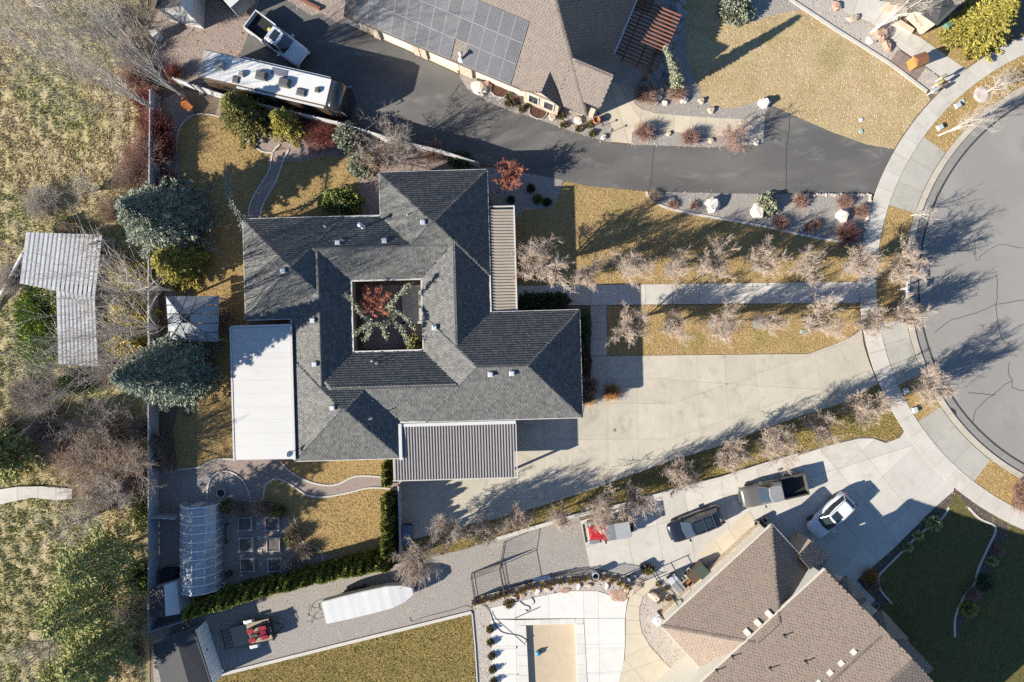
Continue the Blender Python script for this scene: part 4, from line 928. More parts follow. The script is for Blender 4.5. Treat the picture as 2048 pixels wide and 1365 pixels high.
# ------------------------------------------------------------------ square gazebo between the trees
gz_ = thing('gazebo', 'grey hip-roofed gazebo in the back yard', 'gazebo', P(378,640))
zg = 2.5; za = 4.1
C4 = [(332,593,zg),(438,592,zg),(436,684,zg),(338,682,zg)]; Ap = (366,637,za); m_gz = mat('gazebo_metal',(.30,.315,.33),(.24,.255,.27),2,.5)
for i in range(4):
    b = MB(); A, B, C = wpt(C4[i]), wpt(C4[(i+1)%4]), wpt(Ap)
    n = 5
    for k in range(n):
        a0, a1 = A+(B-A)*(k/n+.01), A+(B-A)*((k+1)/n-.01); t = (B-A)
        b = MB()
        # strips cut to the triangle
        mid0, mid1 = k/n, (k+1)/n
        h0 = 1-abs(mid0*2-1); h1 = 1-abs(mid1*2-1); ctr = A+(B-A)*.5; up_ = C-ctr
        V = [a0, a1, a1+up_*h1, a0+up_*h0]; V = [V[0],V[1],V[2],V[3]] if h0 > 0 and h1 > 0 else ([V[0],V[1],V[2]] if h0 == 0 else [V[0],V[1],V[3]])
        if (V[1]-V[0]).cross(V[2]-V[0]).z < 0: V = V[::-1]
        m_ = len(V); b.add(V+[q-Vector((0,0,.05)) for q in V],[tuple(range(m_)),tuple(range(2*m_-1,m_-1,-1))]+[(j,m_+j,m_+(j+1)%m_,(j+1)%m_) for j in range(m_)])
        b.build('roof_panel', m_gz, gz_, world=True)
for c in C4:
    q = P(c[0]+(378-c[0])*.08, c[1]+(640-c[1])*.08, zg); b = MB(); b.box(q.x-.08,q.x+.08,q.y-.08,q.y+.08,0,zg); b.build('post', m_trim, gz_, world=True)
    s = MB(); s.tube([wpt(c)+Vector((0,0,.03)), wpt(Ap)+Vector((0,0,.03))],.05,5); s.build('hip_strip', mat('gazebo_strip',(.16,.17,.18)), gz_, world=True)
# ------------------------------------------------------------------ garden sheds
def gable_shed(name, lab, pl, ez, ridge, rz_, m_l, m_r, m_w, cols=None):
    "pl: 4 eave corners px at height ez (a,b on one ridge-parallel side; c,d other); ridge: two px points"
    t = thing(name, lab, 'shed', P(sum(p[0] for p in pl)/4, sum(p[1] for p in pl)/4))
    A,B,C,D = [P(*p,ez) for p in pl]; R0,R1 = P(*ridge[0],rz_), P(*ridge[1],rz_)
    for nm, V, m in (('roof_slope',[A,B,R1,R0],m_l),('roof_slope',[C,D,R0,R1],m_r)):
        if (V[1]-V[0]).cross(V[2]-V[0]).z < 0: V = V[::-1]
        b = MB(); b.add(V+[q-Vector((0,0,.08)) for q in V],[(0,1,2,3),(7,6,5,4)]+[(i,4+i,4+(i+1)%4,(i+1)%4) for i in range(4)]); b.build(nm, m, t, world=True)
    ctr = (A+B+C+D)/4; w = [(q+(ctr-q)*.08) for q in (A,B,C,D)]
    b = MB(); b.prism([(q.x,q.y) for q in w],0,ez-.03); b.build('wall', m_w, t, world=True)
    for e0, e1, rr in ((w[3],w[0],R0),(w[1],w[2],R1)):
        g_ = MB(); rr2 = rr+(Vector((ctr.x,ctr.y,rr.z))-rr)*.08; g_.add([(e0.x,e0.y,ez-.1),(e1.x,e1.y,ez-.1),(rr2.x,rr2.y,rr.z-.1)],[(0,1,2),(2,1,0)]); g_.build('gable', m_w, t, world=True)
    return t, (A,B,C,D,R0,R1)
m_dksh = mat('dark_shed_shingles', (.075,.072,.072), (.05,.05,.052), 10, .9, .01, 20)
m_vinyl = mat('grey_vinyl', (.50,.51,.52), (.46,.47,.48), 2, .5)
s1, g1 = gable_shed('vinyl_shed', 'pale resin garden shed with dark roof beside the greenhouse', [(302,1240),(300,1178),(352,1163),(360,1228)], 2.1, [(331,1233),(328,1171)], 2.7, m_dksh, m_vinyl, m_vinyl)
for k in range(2):
    q = P(353+k*2,1203+k*15,1.9); b = MB(); b.lathe([(.16,0),(.16,.03)],10,(q.x,q.y,2.02)); b.build('vent', m_white, s1, world=True)
s2, g2 = gable_shed('dark_roof_shed', 'large shed with dark shingle roof by the gravel yard', [(305,1290),(330,1400),(420,1372),(386,1262)], 2.3, [(350,1272),(382,1384)], 2.75, m_dksh, m_dksh, m_vinyl)
sid = MB(); A_, B_ = P(388,1262,2.3), P(424,1373,2.3); 
for k in range(9):
    p, q = A_+(B_-A_)*(k/9+.002), A_+(B_-A_)*((k+1)/9-.002); b = MB(); p0, q0 = Vector((p.x,p.y)), Vector((q.x,q.y))
    b.add([p,q,(q.x,q.y,.05),(p.x,p.y,.05)],[(0,3,2,1)]); b.v = [(v[0]+.06,v[1],v[2]) for v in b.v]; b.build('wall_board', mat('bright_white_boards',(.78,.78,.77)), s2, world=True)
b = MB(); b.bar((A_.x,A_.y),(B_.x,B_.y),.12,2.2,2.36); b.build('eave_trim', mat('dark_trim',(.06,.06,.065)), s2, world=True)
b = MB(); b.box(-.09,.09,-.05,.05,0,.1); q = P(412,1300,1.5); b.v = [(v[0]+q.x+.02,v[1]+q.y,v[2]+1.4) for v in b.v]; b.build('wall_lamp', mat('dark_trim',(.06,.06,.065)), s2, world=True)
s3, g3 = gable_shed('white_shed', 'white sided shed with dark roof at the top edge', [(310,18),(330,-60),(388,-60),(384,36)], 2.6, [(363,12),(360,-70)], 3.6, m_dksh, m_vinyl, m_white)  # right slope is pale: the sky's reflection is put into its colour
# enclosed grey trailer at the top edge
t = thing('cargo_trailer', 'grey enclosed cargo trailer at the top edge', 'trailer', P(466,-10)); Lr = R_(-52)
b = MB(); b.box(-2.2,2.2,-1.0,1.0,.45,2.3); o = b.build('body', m_vinyl, t); b = MB(); b.box(-2.22,2.22,-1.02,1.02,2.3,2.36); b.build('roof', m_white, t)
b = MB(); b.box(2.2,2.24,-.9,.9,.5,2.2); b.build('rear_door', mat('trailer_door',(.22,.24,.24)), t)
for s in (-1,1): b = MB(); b.lathe([(.3,-.1),(.34,-.06),(.34,.06),(.3,.1)],14); me = b.mesh('wheel', mat('tyre',(.03,.03,.03),rough=.9)); me.transform(Matrix.Translation((0,s*1.05,.34)) @ Matrix.Rotation(pi/2,4,'X')); link('wheel', me, t)
t.rotation_euler = (0,0,R_(-48))
# ================================================================== plants
def seg_mesh(segs, sides=3):
    "segs: array (n,8) p0,p1,r0,r1 -> thin prisms"
    S = np.asarray(segs, float); n = len(S); p0, p1, r0, r1 = S[:,:3], S[:,3:6], S[:,6], S[:,7]
    d = p1-p0; d /= np.linalg.norm(d,axis=1,keepdims=True)+1e-9
    ref = np.where(np.abs(d[:,2:3])>.9, np.array([[1.,0,0]]), np.array([[0,0,1.]])); u = np.cross(d,ref); u /= np.linalg.norm(u,axis=1,keepdims=True)+1e-9; w = np.cross(d,u)
    V = np.zeros((n,2*sides,3))
    for k in range(sides):
        a = 2*pi*k/sides; o = u*cos(a)+w*sin(a); V[:,k] = p0+o*r0[:,None]; V[:,sides+k] = p1+o*r1[:,None]
    f = np.array([[k,(k+1)%sides,sides+(k+1)%sides,sides+k] for k in range(sides)])
    F = (f[None]+(np.arange(n)*2*sides)[:,None,None]).reshape(-1,4)
    return V.reshape(-1,3), F
def bare_tree(rng, H, Rr, trunk=.22, limbs=7, upright=.55, lv=(5,5,5), wig=.25, tr=.09, tipr=.008, lean=(0,0), spread=.55, twig=1.0):
    "returns (limb segments, twig segments)"
    big = []; fine = []
    def rv(s): return rng.normal(0,s,3)
    def branch(p, d, L, r, depth):
        n = 4 if depth < 2 else 3; st = L/n; q = p.copy(); dd = d/np.linalg.norm(d)
        for i in range(n):
            dd = dd+rv(wig*.5)+np.array([0,0,.06]); dd /= np.linalg.norm(dd)
            q2 = q+dd*st; ra = r*(1-.6*i/n); rb = r*(1-.6*(i+1)/n)
            (big if depth < 1 else fine).append((*q,*q2,ra,rb))
            if depth < len(lv):
                k = lv[depth]/n; k = int(k)+(rng.random() < k-int(k))
                for _ in range(k):
                    cd = dd*.75+rv(spread)+np.array([0,0,.12]); branch(q2 if rng.random()<.6 else q+(q2-q)*rng.random(), cd, L*rng.uniform(.38,.62)*(twig if depth == len(lv)-1 else 1), max(tipr,rb*.62), depth+1)
            q = q2
        return q
    th = H*trunk; top_ = np.array([lean[0]*.3,lean[1]*.3,th]); 
    big.append((0,0,-.1,*top_*.5,tr*1.25,tr*1.05)); big.append((*(top_*.5),*top_,tr*1.05,tr*.95))
    for i in range(limbs):
        a = 2*pi*i/limbs+rng.uniform(-.3,.3); out = Rr*rng.uniform(.55,.9)*(.35 if i % 4 == 3 else 1); hgt = (H-th)*rng.uniform(.6,.8)*(1.1 if i % 4 == 3 else 1)
        d = np.array([cos(a)*out+lean[0]*.7, sin(a)*out+lean[1]*.7, hgt*upright*1.6]); L = np.linalg.norm(d)*.72
        branch(top_*rng.uniform(.8,1), d, L, tr*.55, 0)
    return big, fine
def place_bare(name, lab, cat, meshes, loc, rz=0, s=1.0, group=None, sz=None):
    t = thing(name, lab, cat, loc, rz, group); t.scale = (s,s,sz or s)
    link('trunk', meshes[0], t); link('crown', meshes[1], t); return t
def tree_meshes(name, segs, m_big, m_fine, sides=3):
    big, fine = segs; a = bulk(name+'_trunk', *seg_mesh(big,6), m_big); b_ = bulk(name+'_crown', *seg_mesh(fine,sides), m_fine); return a, b_
def base_px(cx, cy, hc): k = (CAM_H-hc)/CAM_H; return (CX+(cx-CX)*k, CY+(cy-CY)*k)

m_bark = mat('grey_bark', (.20,.17,.145), (.14,.12,.10), 8, .95)
m_pink = mat('pink_twigs', (.53,.43,.35), (.39,.31,.25), 3, .85, coord='obj')
m_pale = mat('pale_twigs', (.52,.46,.40), (.42,.37,.32), 3, .85, coord='obj')
m_greytw = mat('grey_twigs', (.34,.29,.25), (.26,.22,.19), 3, .85, coord='obj')
m_rose = mat('rose_twigs', (.42,.26,.21), (.31,.19,.155), 3, .85, coord='obj')
m_coral = mat('coral_twigs', (.50,.20,.12), (.38,.14,.09), 3, .8, coord='obj')
m_redtw = mat('red_twigs', (.27,.085,.07), (.19,.06,.05), 3, .8, coord='obj')
m_tantw = mat('tan_twigs', (.43,.325,.25), (.31,.235,.18), 3, .85, coord='obj')
m_whitebark = mat('white_bark', (.58,.54,.49), (.46,.42,.38), 5, .9)

# ---- rows of pink-twigged street trees
rng = np.random.default_rng(101)
PINK_V = [tree_meshes('pink_tree', bare_tree(np.random.default_rng(200+i), 4.6, (2.5,2.2,2.35,2.6,2.1,2.4)[i], .22, (9,8,11,9,7,10)[i], (.55,.7,.5,.45,.75,.6)[i], (7,9,(9,9,8,9,10,9)[i]), .27, .10, .0112, lean=((.3,.1),(0,0),(-.3,.2),(.2,-.3),(-.1,0),(0,.4))[i]), m_bark, m_pink) for i in range(6)]
cnt = 0
def pink(cx, cy, rad_px, lab, grp, H=4.6):
    global cnt
    s = rad_px/50*(.95 if cx < 1500 else .84)*random.uniform(.88,1.1); hc = 4.5*s; bx, by = base_px(cx, cy, hc); v = (cnt*5+cnt//3) % 6; cnt += 1
    place_bare('bare_tree', lab, 'tree', PINK_V[v], P(bx,by), cnt*1.9, s*.98, grp, s*1.42*random.uniform(.93,1.06))
    # mulch ring
row_u = [(1172,545,42),(1265,530,45),(1358,532,43),(1443,527,48),(1543,525,50),(1637,526,52),(1733,527,50),(1828,520,56)]
pink(1088,532,60,'largest pink-twigged bare tree, beside the house porch','street trees')
for i,(x,y,r) in enumerate(row_u): pink(x,y,r,f'pink-twigged bare tree north of the front walk, {ordinal(i)} after the largest one','street trees')
row_l = [(1260,652,46),(1358,648,42),(1450,648,45),(1543,645,43),(1650,645,58),(1748,645,48),(1832,636,46)]
for i,(x,y,r) in enumerate(row_l): pink(x,y,r,f'pink-twigged bare tree south of the front walk, {ordinal(i)} from the house','street trees')
row_d = [(832,1135,56),(900,1072,44),(968,1062,38),(1038,1048,36),(1122,1040,38),(1205,1022,44),(1275,1005,52),(1372,948,48),(1462,918,50),(1552,892,56),(1648,862,52),(1750,818,60),(1868,778,56)]
for i,(x,y,r) in enumerate(row_d): pink(x,y,r,f'pink-twigged bare tree along the lower drive edge, {ordinal(i)} from the left','trees along the driveway')
mr = MB()
# mulch rings under a few trees
for x, y in [base_px(x,y,3) for x,y,r in row_u[:7]+row_l[:5]]:
    b = MB(); b.lathe([(.55,0),(.6,.05),(.35,.07),(.01,.06)],14,(0,0,0),False); o = b.build('mulch_ring', MATS['dark_mulch'] if False else m_gravel, kind='structure'); o.location = P(x,y,.02)

# ---- other bare trees
def one_bare(name, lab, x, y, H, Rr, m_f, m_b=m_bark, seed=1, cat='tree', group=None, **kw):
    ms = tree_meshes(name, bare_tree(np.random.default_rng(seed), H, Rr, **kw), m_b, m_f); return place_bare(name, lab, cat, ms, P(x,y))
LB = dict(limbs=9, upright=.6, lv=(6,6,6), tr=.16, tipr=.009)
one_bare('bare_tree','large dark-limbed bare tree by the top left shed',314,70,6.8,3.2,mat('brown_twigs',(.29,.235,.195),(.21,.17,.14),3,.85,coord='obj'),mat('dark_bark',(.09,.07,.055),(.06,.05,.04),6),11,trunk=.2,**LB)
PO = dict(limbs=7, upright=2.2, lv=(6,6,4), tr=.10, tipr=.012, wig=.08, spread=.2)
one_bare('poplar_tree','tall pale bare poplar leaning past the field fence, upper of two',368,195,10.5,.9,m_pale,m_whitebark,12,trunk=.1,**PO)
one_bare('poplar_tree','tall pale bare poplar by the red bushes, lower of two',322,228,8.5,.8,m_pale,m_whitebark,13,trunk=.1,**PO)
for i,(x,y,h) in enumerate([(352,582,9.5),(338,655,9),(325,722,8)]):
    one_bare('bare_tree',['pale bare tree above the gazebo, leaning over the yellow shrub','pale bare tree left of the gazebo corner','pale bare tree half hidden by the blue spruce'][i],x,y,h,1.3,m_pale,m_whitebark,20+i,trunk=.12,limbs=6,upright=1.6,lv=(6,5,4),tr=.10,tipr=.011,wig=.1,spread=.26)
one_bare('bare_tree','bare tree spreading over the pale metal shed roof',206,492,4.0,2.8,m_greytw,m_bark,31,trunk=.25,limbs=6,upright=.5,lv=(5,5,4),tr=.10,tipr=.010)
for i,(x,y,h,r,m) in enumerate([(285,905,6.5,4.2,m_tantw),(222,850,5.5,3.2,m_greytw),(195,930,5,3.4,m_tantw),(255,975,5,3.2,m_pale),(110,790,4,2.4,m_greytw)]):
    h *= 1.05; r *= 1.1
    one_bare('bare_tree',['tangled tan bare tree against the grey fence','grey bare tree below the blue spruce','tan bare thicket tree above the field path','pale bare tree right of the field path end','grey bare tree below the metal shed'][i],x,y,h,r,m,m_bark,40+i,trunk=.15,limbs=10,upright=.55,lv=(7,7,6),tr=.11,tipr=.0115)
for i,(x,y,h,r) in enumerate([(190,1030,7.5,3.0),(125,1270,7,4.2),(200,1320,7,3.2)]):
    one_bare('bare_tree',['pale bare tree fanning out below the field path','pale bare tree in the lower left corner','grey bare tree beside the dark roofed shed'][i],x,y,h,r,m_pale,m_bark,50+i,trunk=.15,limbs=8,upright=.6,lv=(6,5,4),tr=.11,tipr=.009)
one_bare('bare_tree','grey-pink bare tree behind the white fence above the house',800,298,5.8,2.9,m_greytw,m_bark,60,trunk=.15,limbs=10,upright=.6,lv=(6,6,6),tr=.09,tipr=.011)
one_bare('bare_tree','fine bare shrub tree beside the fence, right of the grey-green bush',765,330,4,2.4,m_tantw,m_bark,61,trunk=.12,limbs=10,upright=.55,lv=(6,6,6),tr=.06,tipr=.010)
one_bare('birch_tree','white-barked bare tree leaning over the corner house walk',1742,66,6.5,2.4,m_pale,m_whitebark,62,trunk=.3,limbs=6,upright=.7,lv=(5,5,4),tr=.13,tipr=.008,lean=(1.8,1.2))
one_bare('birch_tree','slender white bare tree in the park strip above the road',1876,272,4.6,.6,m_pale,m_whitebark,63,trunk=.25,limbs=6,upright=1.3,lv=(6,5,4),tr=.07,tipr=.008,lean=(.7,.2),spread=.25)
one_bare('birch_tree','white bare tree in its round gravel ring at the right edge',1973,184,3.8,1.4,m_pale,m_whitebark,64,trunk=.25,limbs=6,upright=.7,lv=(5,5,5),tr=.08,tipr=.010)
one_bare('young_tree','thin pale sapling at the kerb below the asphalt apron',1822,432,3.2,.9,m_pale,m_whitebark,65,trunk=.3,limbs=5,upright=.8,lv=(5,5),tr=.05,tipr=.010)
one_bare('bare_tree','pale bare tree left of the field above the metal shed',190,385,3.8,1.7,m_pale,m_bark,66,trunk=.15,limbs=7,upright=.5,lv=(5,5,4),tr=.08,tipr=.011)
one_bare('bare_tree','coral-red weeping bare tree beside the rock bed by the porch',1018,364,4.4,1.9,m_coral,mat('coral_bark',(.45,.33,.28)),67,trunk=.5,limbs=14,upright=.2,lv=(6,7,6),tr=.07,tipr=.016)
one_bare('maple_tree','red-twigged bare maple in the courtyard',756,606,4.4,2.0,m_coral,m_whitebark,68,trunk=.4,limbs=11,upright=.35,lv=(6,7,7),tr=.06,tipr=.014)
one_bare('bare_tree','thin bare tree on the planter island, rightmost of three',1458,284,3.2,2.0,m_rose,m_bark,69,trunk=.1,limbs=12,upright=.5,lv=(6,6,5),tr=.03,tipr=.009)

# ---- twiggy shrubs
def twig_shrub(rng, H, Rr, n, segs=3, r0=.012, sub=4):
    o = []
    for i in range(n):
        a = rng.uniform(0,2*pi); rad = Rr*sqrt(rng.random())*1.0; tip = np.array([cos(a)*rad, sin(a)*rad, H*(1-.45*(rad/Rr)**2)*rng.uniform(.75,1.05)]); b0 = np.array([cos(a),sin(a),0])*rad*.25
        pts = [b0+(tip-b0)*t+rng.normal(0,.04*Rr,3)*(t>0) for t in np.linspace(0,1,segs+1)]
        for j in range(segs):
            o.append((*pts[j],*pts[j+1],r0*(1-.25*j),r0*(1-.25*(j+1))))
            if j >= 1:
                for _ in range(sub):
                    e = pts[j+1]+rng.normal(0,.16*Rr,3)+np.array([0,0,.05*H]); o.append((*pts[j],*e,r0*.6,r0*.35))
    return o
def shrub(name, lab, x, y, H, Rr, m, n=160, seed=1, cat='shrub', group=None, r0=.012, sub=4, z=.02):
    t = thing(name, lab, cat, P(x,y,z), 0, group); V, F = seg_mesh(twig_shrub(np.random.default_rng(seed), H, Rr, n, 3, r0, sub)); link('twigs', bulk('twigs', V, F, m), t); return t
for i,(x,y,r,h,m,lab) in enumerate([
 (322,262,1.9,2.0,m_redtw,'dark red twig bush beside the pale poplar'),(300,205,1.4,1.6,m_redtw,'dark red twig bush at the corner of the field fence'),(338,300,1.3,1.6,m_redtw,'dark red twig bush on the lawn edge, lowest of three'),
 (300,318,2.2,2.4,m_rose,'large rose-pink bare bush on the field fence'),(345,365,1.1,1.2,m_redtw,'dull red bush above the big spruce'),
 (645,278,1.7,1.5,m_redtw,'dark red bush between the olive spruce and grey bush'),(612,240,.9,1.2,m_redtw,'small red bush on the white fence, left'),(672,246,.9,1.2,m_redtw,'small red bush on the white fence, right'),
 (870,308,1.1,1.2,m_rose,'rust-brown bush at the fence end above the house'),(352,150,.9,1.2,m_redtw,'red bush at the fence start behind the motorhome'),
 (445,640,2.0,2.6,m_tantw,'round tan bare bush between gazebo and house'),(1285,268,1.0,1.1,m_rose,'pink bare shrub on the planter island, leftmost'),(1377,278,.9,1.1,m_rose,'pink bare shrub in the middle of the planter island'),
 (1290,195,1.1,1.0,m_rose,'pink bare shrub at the tip of the entry rock bed'),(1350,188,1.0,.9,m_rose,'pink bare shrub under the weeping spruce'),
 (2035,985,1.9,2.6,m_rose,'rose-pink bare bush at the right edge below the road'),(1176,772,1.0,1.6,m_tantw,'bare spiky shrub at the house corner by the driveway'),
 (1178,798,.7,.8,mat('straw',(.52,.38,.17),(.42,.30,.13),4),'straw-coloured grass clump at the house corner'),(1222,785,.9,.7,mat('orange_straw',(.50,.26,.09),(.40,.2,.07),4),'orange dried grass clump leaning on the driveway'),
 (482,1012,.9,1.3,m_tantw,'brown half-leafless bush beside the greenhouse'),(530,1014,1.0,1.2,m_tantw,'brown bush above the raised beds'),(590,1068,.8,1.1,m_tantw,'brown shrub at the lawn edge beside the raised beds'),(585,1130,1.0,.9,m_pale,'pale rosette shrub below the raised beds'),
 (610,1102,.9,.9,m_greytw,'dark bare shrub at the end of the garden lawn'),
 (1535,390+22,.5,.5,m_rose,'small rust shrub beside the second white boulder'),(1598,404,.75,.7,m_rose,'rust-red shrub mound in the middle of the rock bed'),(1685,405,.8,.7,m_rose,'rust-red shrub mound left of the bright boulder by the sidewalk'),(1560,448,.8,.6,m_rose,'low rust shrub on the lower edge of the rock bed'),
 (1720,425,.7,.8,m_rose,'rust shrub against the sidewalk wall of the rock bed'),(1690,470,1.2,.9,mat('maroon_twigs',(.33,.16,.13),(.24,.115,.095),3,coord='obj'),'dark red shrub in the lower right tip of the rock bed'),(1632,450,.5,.4,m_rose,'small rust shrub, upper of a pair in the rock bed'),(1617,457,.5,.4,m_rose,'small rust shrub, lower of a pair in the rock bed'),
 (1310,395,.7,.4,m_tantw,'low dry shrub at the pointed left tip of the rock bed'),(1345,410,.5,.35,m_rose,'low dry shrub left of the first white boulder'),(1388,412,.45,.35,m_rose,'low dry shrub on the kerb below the first white boulder'),
 (1990,1100,.6,.6,m_rose,'bronze grass clump in the curved mulch bed, upper'),(1940,1185,.8,.7,m_rose,'bronze grass clump in the curved mulch bed, lower'),(1738,1150,.8,.7,mat('orange_straw',(.5,.26,.09)),'orange-brown grass clump in the shaded bed by the house'),(1742,1170,.7,.7,m_rose,'brown grass clump in the shaded bed by the house'),
 (30,560,1.6,1.6,m_pale,'pale bare bush at the left edge above the pipe'),(95,410,1.8,1.6,m_pale,'pale bare bush in the field above the metal shed'),(150,470,1.3,1.5,m_tantw,'tan bush against the upper edge of the metal shed'),
 (330,880,1.0,2.0,m_greytw,'dark bare bush inside the grey fence'),(335,920,1.1,1.6,m_tantw,'tan bare bush inside the grey fence corner'),(260,1235,1.6,1.6,m_pale,'pale bush beside the pale resin shed'),
 (240,875,2.3,2.4,m_tantw,'broad tan thicket left of the grey fence, below the dark spruce'),(150,900,2.4,2.2,m_tantw,'broad tan thicket above the end of the field path'),(200,985,2.0,1.8,m_tantw,'low russet thicket at the end of the field path'),(285,955,1.6,2.0,m_tantw,'tan bush pressed against the grey fence above the greenhouse'),
 (290,855,1.4,2.2,m_greytw,'grey bush on the fence under the dark spruce'),(100,850,2.0,2.0,m_greytw,'grey thicket at the left above the field path'),(270,105,1.5,1.8,m_tantw,'tan bush beneath the dark-limbed tree'),(225,60,1.6,1.5,m_greytw,'grey bush in the field beside the dark-limbed tree'),(275,160,1.5,1.8,m_rose,'rose-brown bush at the foot of the pale poplars'),(270,360,1.5,2.0,m_tantw,'tan bush on the field side of the big spruce'),
 (235,425,1.4,1.8,m_tantw,'tan bush between the big spruce and the metal shed'),(240,530,1.3,1.8,m_greytw,'grey bush beside the barn pad, upper'),(238,600,1.2,1.8,m_greytw,'grey bush beside the barn pad, middle'),(236,670,1.2,1.8,m_greytw,'grey bush beside the barn pad, lower'),(310,480,1.0,1.6,m_tantw,'brown bush at the fence under the spruce edge'),(230,745,1.6,1.6,m_tantw,'tan bush at the tip of the dark spruce'),
 (60,790,1.8,1.5,m_greytw,'grey thicket at the left edge below the green shrubs'),(15,860,1.6,1.6,m_tantw,'tan thicket cut by the left edge'),(275,1300,1.4,1.6,m_tantw,'tan bush left of the dark roofed shed'),
]): shrub('bush', lab, x, y, h, r, m, int(80+80*r), 300+i, sub=4, r0=.013)

# ---- leafy foliage built from small blades
def foliage(pts, dirs, rng, L=.2, W_=.07, c1=(1,1,1), var=.2, tint=.08):
    "small diamond leaves at pts pointing along dirs"
    n = len(pts); d = dirs/np.linalg.norm(dirs,axis=1,keepdims=True); r = rng.normal(0,1,(n,3)); u = np.cross(d,r); u /= np.linalg.norm(u,axis=1,keepdims=True)+1e-9
    l = L*rng.uniform(.6,1.4,n)[:,None]; w = W_*rng.uniform(.6,1.4,n)[:,None]
    V = np.stack([pts-d*l*.3, pts+u*w+d*l*.2, pts+d*l*.8, pts-u*w+d*l*.2],1)
    F = np.arange(n*4).reshape(-1,4); v = 1+var*rng.standard_normal(n).clip(-1.6,1.8); t = tint*rng.standard_normal(n)
    return V.reshape(-1,3), F, np.c_[v*(1+t), v, v*(1-t)]*np.array(c1)
def mg(name, c, c2=None): return mat(name, c, c2 or tuple(v*.7 for v in c), 3, .75, shade=True, coord='obj')
m_spr = mg('blue_spruce', (.30,.325,.24), (.19,.215,.16)); m_olive = mg('olive_spruce', (.20,.19,.055)); m_ygreen = mg('yellow_green_conifer', (.36,.31,.065), (.25,.22,.05)); m_pine = mg('pine_needles', (.36,.36,.13), (.25,.26,.09))
m_arb = mg('arborvitae', (.28,.285,.06), (.19,.20,.045)); m_yel = mg('golden_shrub', (.50,.37,.06), (.38,.29,.05)); m_sage = mg('sage_shrub', (.24,.255,.185), (.17,.185,.13)); m_dgreen = mg('dark_green_shrub', (.075,.105,.045)); m_leafg = mg('bright_green', (.20,.24,.055))
m_palesp = mg('pale_weeping_spruce', (.36,.36,.24), (.25,.26,.17))
def spruce_mesh(rng, H, Rr, nb=420, per=22, L=.26, W_=.075, pw=.85, droop=.25, bare=.06):
    P_ = []; D_2 = []
    for i in range(nb):
        t = (i+rng.random())/nb; z = H*(bare+(1-bare)*t*.99); rl = Rr*(1-t)**pw*rng.uniform(.55,1.15)+.15; a = i*2.39996+rng.uniform(-.3,.3)
        k = max(6,int(per*1.6*(rl/Rr)+5)); s = rng.uniform(.12,1,k)**.8; side = rng.choice([-1,1],k)*rng.random(k); lat = side*.20*rl*(1.15-s)**.7
        x = cos(a)*rl*s-sin(a)*lat; y = sin(a)*rl*s+cos(a)*lat; zz = z-droop*rl*s**1.3+.10*rl*s**4-.10*np.abs(lat)+rng.normal(0,.03,k)
        P_.append(np.c_[x,y,zz]); a2 = a+side*.9+rng.normal(0,.2,k); D_2.append(np.c_[np.cos(a2), np.sin(a2), rng.normal(.08,.2,k)])
    return np.concatenate(P_), np.concatenate(D_2)
def conifer(name, lab, x, y, H, Rr, m, seed=1, nb=420, per=24, L=.26, W_=.075, lean=(0,0), cat='tree', **kw):
    rng = np.random.default_rng(seed); t = thing(name, lab, cat, P(x,y)); p, d = spruce_mesh(rng, H, Rr, nb, per, L, W_, **kw)
    f = p[:,2:3]/H; p[:,:2] += np.array([lean])*f**1.5
    b = MB(); b.tube([(0,0,0),(lean[0]*.3,lean[1]*.3,H*.5),(lean[0],lean[1],H*.98)],[.05+Rr*.035,.03+Rr*.02,.015],7); b.build('trunk', m_bark, t)
    sg = []
    for i in range(60):
        z = H*(.1+.85*i/60); a = i*2.4; rl = Rr*(1-i/60)**.85*.75; o = np.array([lean[0],lean[1]])*(z/H)**1.5; sg.append((o[0],o[1],z,o[0]+cos(a)*rl,o[1]+sin(a)*rl,z-.2*rl,.03,.01))
    V, F = seg_mesh(sg); link('branches', bulk('branches', V, F, m_bark), t, kind='stuff')
    V, F, S = foliage(p, d, rng, L, W_, var=.26); link('crown', bulk('crown', V, F, m, S), t); return t
conifer('spruce_tree','large blue-green spruce between the field and back lawn',352,448,9.0,4.2,m_spr,1,560,60,.30,.05)
conifer('spruce_tree','dense dark blue spruce below the gazebo',372,742,11.5,3.6,m_spr,2,700,56,.30,.05)
conifer('pine_tree','yellow-green pine at the foot of the large blue spruce',372,532,5.5,2.6,m_ygreen,3,320,46,.26,.05)
conifer('spruce_tree','dark olive spruce beside the motorhome',502,240,5.6,2.5,m_olive,4,300,46,.26,.05)
conifer('spruce_tree','small yellow-olive spruce right of the darker one by the motorhome',580,258,4.2,1.8,m_ygreen,5,200,36,.22,.045)
conifer('spruce_tree','bright yellow-green spruce at the top right corner',1942,66,5.6,3.0,m_ygreen,6,420,54,.28,.055)
conifer('weeping_spruce','tall thin pale weeping spruce leaning over the rock bed',1350,172,7.5,.55,m_palesp,7,420,9,.2,.06,lean=(-2.6,.3),droop=1.0)
for i,(x,y,h,r) in enumerate([(262,1085,9.5,3.4),(235,1170,10,3.6),(255,1260,9,3.2),(190,1330,8.5,2.8)]):
    conifer('pine_tree',['olive pine left of the greenhouse fence, topmost of the grove','large olive pine in the middle of the lower left grove','olive pine left of the pale resin shed','olive pine at the bottom of the lower left grove'][i],x,y,h,r,m_pine,70+i,190,44,.30,.055,bare=.3,pw=.6,droop=.12)
conifer('pine_tree','dark pine at the far left edge of the field thicket',40,900,7,2.6,m_pine,75,380,24,.3,.08,bare=.2)
